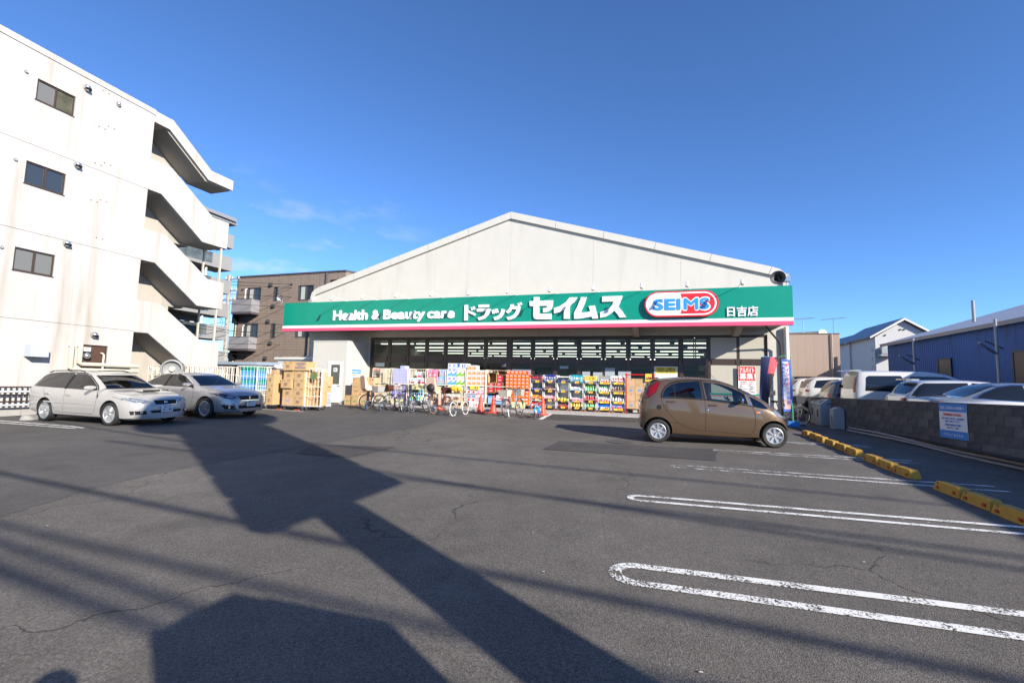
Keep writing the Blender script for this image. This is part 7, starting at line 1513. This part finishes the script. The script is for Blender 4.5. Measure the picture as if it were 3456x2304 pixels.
# ------------------------------------------------------------------ cones and bars
def cone(loc, label):
    t = thing('traffic_cone', label, 'traffic cone', (loc[0], loc[1], g0(loc[1])), random.uniform(-.2, .2), 'red traffic cones')
    u = MB(); u.rev([(.15, .03), (.135, .10), (.045, .66), (.028, .70), (0, .70)], 18); u.build('cone', ORANGE, t, 35)
    u = MB(); u.prism([(-.17, -.19), (.17, -.19), (.19, -.17), (.19, .17), (.17, .19), (-.17, .19), (-.19, .17), (-.19, -.17)], XY, .0, .032); u.build('foot', ORANGE, t)
for p, l in (((-7.0, 17.80), 'red traffic cone before the sixth cage, leftmost'), ((-6.51, 17.98), 'red traffic cone beside the silver electric bicycle'), ((-4.43, 18.0), 'red traffic cone hidden behind the blue child bicycle'), ((-9.15, 18.35), 'red traffic cone behind the dark red bicycle')): cone(p, l)
def bar(a, b, z, label):
    u = MB(); A_, B_ = Vector((a[0], a[1], g0(a[1])+z)), Vector((b[0], b[1], g0(b[1])+z)); n = 13
    for i in range(n): u.mi = i % 4 == 1; u.tube([A_.lerp(B_, i/n), A_.lerp(B_, (i+1)/n)], .017, 7)
    tag(u.build('cone_bar', [WHITE, ORANGE]), label, 'barrier bar', 'red and white cone bars')
bar((-9.15, 18.35), (-7.0, 17.80), .58, 'red and white bar between the hidden cone and the left cone'); bar((-6.51, 17.98), (-4.43, 18.0), .58, 'red and white bar running behind the electric bicycle')
# ------------------------------------------------------------------ flags, bins, trolley by the corner
FLB = mat('flag_navy', (.012, .022, .085), .7, var=.1); FLB2 = mat('flag_blue', (.03, .09, .38), .7); FLP = mat('flag_pale', (.52, .56, .72), .7); FLR = mat('flag_red', (.55, .08, .10), .7)
def flag_pole(loc, label, pm, base, h, arm):
    t = thing('flag_banner', label, 'flag banner', (loc[0], loc[1], g0(loc[1])), 0, 'upright flag banners')
    u = MB(); u.tube([(0, 0, .1), (0, 0, h)], .012, 7); u.tube([(arm[0], 0, h-.02), (arm[1], 0, h-.06)], .009, 6); u.build('pole', pm, t, 50)
    u = MB(); u.prism([(-.2, -.14), (.2, -.14), (.2, .14), (-.2, .14)], lambda a, b, q: (a*(1 if q < .05 else .9), b*(1 if q < .05 else .9), q), 0, .03); u.prism([(-.175, -.12), (.175, -.12), (.175, .12), (-.175, .12)], lambda a, b, q: (a*(1 if q < .1 else .86), b*(1 if q < .1 else .8), q), .031, .18); u.build('base', base, t)
    return t
BLBASE = mat('base_blue', (.01, .16, .45), .4)
def cloth(t, x0, x1, z0, z1, m, nm, fn, border=None):
    u = MB(); nx, nz = 8, 22; v = []
    for j in range(nz+1):
        for i in range(nx+1):
            a, b = i/nx, j/nz; p = fn(a, b); v.append((x0+(x1-x0)*p[0], p[1], z0+(z1-z0)*p[2]))
    f = [[j*(nx+1)+i, j*(nx+1)+i+1, (j+1)*(nx+1)+i+1, (j+1)*(nx+1)+i] for j in range(nz) for i in range(nx)]
    u.add(v, f)
    if border:
        for k, q in enumerate(f): u.m[k] = border(k % nx, k//nx)
    return u.build(nm, m, t, 70)
f1 = flag_pole((4.33, 18.06), 'blue and white upright flag banner on a green pole with blue base', mat('pole_green', (.12, .55, .25), .4), BLBASE, 2.45, (.0, -.36))
cloth(f1, -.33, -.03, .50, 2.28, [FLB2, FLP, mat('flag_peach', (.60, .40, .36), .7)], 'banner_cloth', lambda a, b: (a-.25*(1-b)*.0+.18*(1-b), .05*math.sin(5*b+2*a)-.03, b), lambda i, j: 1 if (1 <= i <= 5 and 5 <= j <= 20) else (2 if (1 <= i <= 6 and 1 <= j < 5) else 0))
for k, ch in enumerate('ポイントカード会員'): write('banner_lettering', ch, .135, (-.145+.0*k+.02*(k/8), -.088, 2.04-.16*k), REDINK if k < 5 else FLB2, f1, (PI/2, 0, 0), .0006, .003)
for k, ch in enumerate('公式セイムス'): write('banner_lettering', ch, .10, (-.255, -.088, 2.08-.13*k), FLB2, f1, (PI/2, 0, 0), .0006, .002)
f2 = flag_pole((3.52, 18.0), 'dark navy upright flag banner twisted on a pale blue pole', mat('pole_blue', (.12, .36, .72), .4), BLACK, 2.40, (-.06, .47))
cloth(f2, -.15, .45, .55, 2.36, [FLB, FLR, mat('flag_black', (.012, .010, .018), .7)], 'banner_cloth', lambda a, b: ((a*(.30+.70*b**1.6)-.12*(1-b)*(1-a)), -.03+.09*math.sin(4*b+3*a)*(1-b*.5), b), lambda i, j: 1 if (i >= 4 and 17 <= j+i <= 26 and j > 14) else (2 if i > 4 else 0))
BING = mat('bin_grey', (.34, .35, .36), .5, var=.05); BIND = mat('bin_dark', (.05, .05, .055), .6)
def recycle(loc, label, rz):
    t = thing('recycling_bin', label, 'recycling bin', (loc[0], loc[1], g0(loc[1])), rz, 'grey bins along the wall')
    u = MB(); u.prism([(-.24, 0), (.24, 0), (.24, .93), (.02, .93), (-.24, .74)], lambda a, b, q: (a, q, b), -.27, .27); u.build('bin_body', BING, t)
    u = MB(); u.rev([(0, .004), (.085, .004), (.10, .0)], 18, Matrix.Translation((-.12, 0, .838)) @ Matrix.Rotation(-.63, 4, 'Y')); u.build('bin_hole', BIND, t); u = MB(); u.box(-.248, -.242, -.05, .05, .30, .55); u.build('bin_slot', BIND, t); u = MB(); u.box(-.05, .10, -.276, -.271, .74, .77); u.build('bin_label', BIND, t)
recycle((5.60, 19.12), 'grey recycling bin with round hole, nearer of the two', .05); recycle((5.66, 19.95), 'grey recycling bin with round hole, farther of the two', .05)
t = thing('ash_bin', 'slim grey bin with rounded top against the block wall', 'bin', (5.62, 18.05, g0(18.05)), .05, 'grey bins along the wall')
u = MB(); u.prism([(-.16, 0), (.16, 0), (.16, .62), (.12, .68), (.04, .715), (-.04, .70), (-.16, .62)], lambda a, b, q: (a, q, b), -.15, .15); u.build('bin_body', BING, t); u = MB(); u.box(-.166, -.161, -.045, .01, .02, .42); u.build('bin_slot', BIND, t); u = MB(); u.box(-.163, .163, -.153, .153, .60, .606); u.build('bin_seam', BIND, t)
t = thing('hose_reel', 'black hose coiled on a stand behind the grey bins', 'hose', (5.25, 20.2, g0(20.2)), 0)
u = MB(); u.tube([(.0+.02*k, .14*math.cos(a), .62+.30*math.sin(a)) for k in range(4) for a in [2*PI*q/14 for q in range(14)]], .025, 6); u.build('hose', BLACK, t); u = MB(); u.tube([(0.05, 0, 0), (.05, 0, .95)], .02, 6); u.build('stand', GREY, t)
t = thing('shopping_trolley', 'wire shopping trolley in the shade behind the green flag pole', 'shopping trolley', (4.72, 19.6, g0(19.6)), 1.2)
u = MB()
for zz, w_ in ((.45, .36), (.62, .42), (.80, .48)):
    u.tube([(-.35, -w_/2, zz), (.40, -w_/2, zz), (.40, w_/2, zz), (-.35, w_/2, zz)], .008, 5, True)
for k in range(9): x = -.35+.75*k/8; u.tube([(x, -.18, .45), (x, -.24, .80)], .004, 4); u.tube([(x, .18, .45), (x, .24, .80)], .004, 4)
for k in range(5): y = -.18+.36*k/4; u.tube([(-.35, y, .45), (.40, y, .45)], .004, 4); u.tube([(.40, y, .45), (.40, y*1.3, .80)], .004, 4)
u.build('wire_basket', STEEL, t)
u = MB(); u.tube([(-.45, -.2, .1), (-.42, -.2, .95), (-.42, .2, .95), (-.45, .2, .1)], .014, 6); u.tube([(-.42, -.2, .15), (.42, -.2, .12), (.42, .2, .12), (-.42, .2, .15)], .012, 6, True); u.build('trolley_frame', STEEL, t, 50)
for x in (-.42, .40):
    for y in (-.19, .19): inst('caster', cme, t, (x, y, 0))
# ------------------------------------------------------------------ what throws the foreground shadows: sign tower, panel box, cables, photographer
SGN = lambda p, h: (p[0]+1.85*h, p[1]-1.18*h)   # foot of the sun ray h metres above ground shadow point p
tw = thing('sign_tower', 'tall roadside sign tower of stacked panels behind the camera to the right', 'sign tower', (4.1, -.1, 0), 0)
TWM = mat('tower_grey', (.35, .35, .36), .5); TWP = mat('tower_panel', (.5, .52, .5), .4)
hx = 4.1
def back(px, py):   # height and y at which the tower plane is crossed by the ray to shadow point (px, py)
    h = (hx-px)/1.85; return py-1.18*h, h+gz(py)
yA, zb = back(-3.76, 3.74); yB, _ = back(-3.70, 6.14); yp, _ = back(-3.75, 4.80)
zt = back(-11.5, 9.6)[1]
ycen = (yA+yB)/2
u = MB(); u.box(-.17, .17, yp+.1-.24, yp+.1+.24, -.2, zb+.02); u.build('tower_post', TWM, tw)
n = 6; hh = (zt-zb)/n
for i in range(n):
    z0 = zb+hh*i; u = MB(); e = .045
    y0, y1 = yA+.1, yB+.1
    if i == 0: u.box(-.14, .14, y0, y1, z0+.03, z0+hh-e); 
    elif i == n-1: u.prism([(y0, z0+e), (y1, z0+e), (y1, z0+hh*.60), (y1-.12, z0+hh*.86), (y1-.42, z0+hh*1.0), (y0+.42, z0+hh*1.0), (y0+.12, z0+hh*.86), (y0, z0+hh*.60)], YZ, -.14, .14)
    else: u.box(-.14, .14, y0, y1, z0+e, z0+hh-e)
    u.build('sign_panel', [TWP, GREEN][0], tw)
    if i < n-1: u = MB(); u.box(-.10, .10, y0+.26, y1-.26, z0+hh-e-.02, z0+hh+e+.02); u.build('panel_spine', TWM, tw)
u = MB(); u.prism(stadium(-2.15, 2.15, 8.52, 10.55, 12), YZ, -.16, .16); u.build('oval_panel', SIGNR, tw); u = MB(); u.box(-.09, .09, yp-.1, yp+.3, zt-.05, 8.56); u.build('panel_spine', TWM, tw)
hB = 2.35
bx = thing('panel_box', 'unseen grey box behind the camera, shaped to cast its ground shadow', 'cabinet', (0, 0, 0), 0)  # unseen box of unknown kind, built back from its shadow outline
pA = SGN((-3.0, 2.18), hB); pB = SGN((-1.66, 2.77), hB)
u = MB(); u.box(pA[0], pB[0], pA[1], pB[1], -.2, hB+.05); u.build('case', mat('unseen_box_steel', (.40, .41, .41), .5), bx)
u = MB(); u.prism([(pA[0]+.32, pB[1]-.002), (pB[0], pB[1]-.002), (pB[0], pA[1]+.15), (pA[0]+.35, pA[1]+.1)], XY, hB+.051, hB+.07); u.build('unseen_box_lid', GREY, bx)
CW = []
def shadow_cable(p0, p1, h, r, label):
    a, b = SGN(p0, h), SGN(p1, h); d = (b[0]-a[0], b[1]-a[1]); q0 = (a[0]-2.2*d[0], a[1]-2.2*d[1], h); q1 = (b[0]+3.0*d[0], b[1]+3.0*d[1], h)
    u = MB(); u.tube([q0, q1], r, 6); tag(u.build('street_cable', WIRE), label, 'cable', 'street cables overhead')
for (p0, p1, h, r, l) in (((-6.01, 4.21), (-2.93, 3.93), 6.6, .050, 'thick street cable farthest forward over the car park edge'), ((-6.6, 3.14), (-2.5, 2.96), 7.2, .045, 'street cable second from the front overhead'), ((-5.95, 2.84), (-3.16, 2.56), 6.9, .05, 'middle street cable overhead behind the camera'), ((-6.2, 2.62), (-3.1, 2.30), 7.0, .045, 'street cable second from the back overhead'), ((-5.06, 2.44), (-3.14, 2.29), 6.6, .04, 'rearmost street cable overhead behind the camera'), ((-11.5, 8.05), (-7.8, 7.4), 8.6, .04, 'long street cable over the newer asphalt'), ((-2.2, 6.4), (2.2, 6.0), 8.8, .04, 'street cable over the middle of the car park'), ((-1.0, 8.3), (3.0, 8.0), 9.5, .035, 'high street cable over the far parking bays')):
    shadow_cable(p0, p1, h, r, l)
# photographer behind the camera (seen as a shadow)
pv = [(.05, -.30, .95), (.05, -.28, 1.25), (.03, -.26, 1.40), (.02, -.24, 1.47), (.02, -.21, 1.56), (-.18, -.26, 1.42), (-.30, -.20, 1.15), (-.10, -.02, 1.50), (.28, -.26, 1.42), (.40, -.18, 1.15), (.16, -.02, 1.50), (-.06, -.30, .88), (-.08, -.28, .48), (-.09, -.32, .06), (-.10, -.18, .03), (.16, -.30, .88), (.18, -.28, .48), (.19, -.32, .06), (.20, -.18, .03), (.02, -.21, 1.63)]
pe = [(0, 1), (1, 2), (2, 3), (3, 4), (4, 19), (2, 5), (5, 6), (6, 7), (2, 8), (8, 9), (9, 10), (0, 11), (11, 12), (12, 13), (13, 14), (0, 15), (15, 16), (16, 17), (17, 18)]
pr_ = [.14, .15, .12, .055, .095, .07, .05, .035, .07, .05, .035, .09, .065, .045, .035, .09, .065, .045, .035, .07]
me = bpy.data.meshes.new('person'); me.from_pydata(pv, pe, []); po = link(bpy.data.objects.new('person', me))
md = po.modifiers.new('s', 'SKIN'); me.skin_vertices[0].data[0].use_root = True
for i, r in enumerate(pr_): me.skin_vertices[0].data[i].radius = (r, r)
po.modifiers.new('d', 'SUBSURF').levels = 2; bpy.context.view_layer.update()
m2 = bpy.data.meshes.new_from_object(po.evaluated_get(bpy.context.evaluated_depsgraph_get())); po.modifiers.clear(); po.data = m2; m2.materials.clear(); m2.materials.append(mat('dark_jacket', (.03, .03, .04), .9))
tag(po, 'person in dark clothes standing behind the camera with arms raised', 'person')
u = MB(); u.rev([(0, .0), (.09, .0), (.105, .05), (.10, .12), (.05, .17), (0, .175)], 14, Matrix.Translation((.02, -.22, 1.54))); u.build('hair', mat('hair_black', (.012, .01, .01), .8), po)
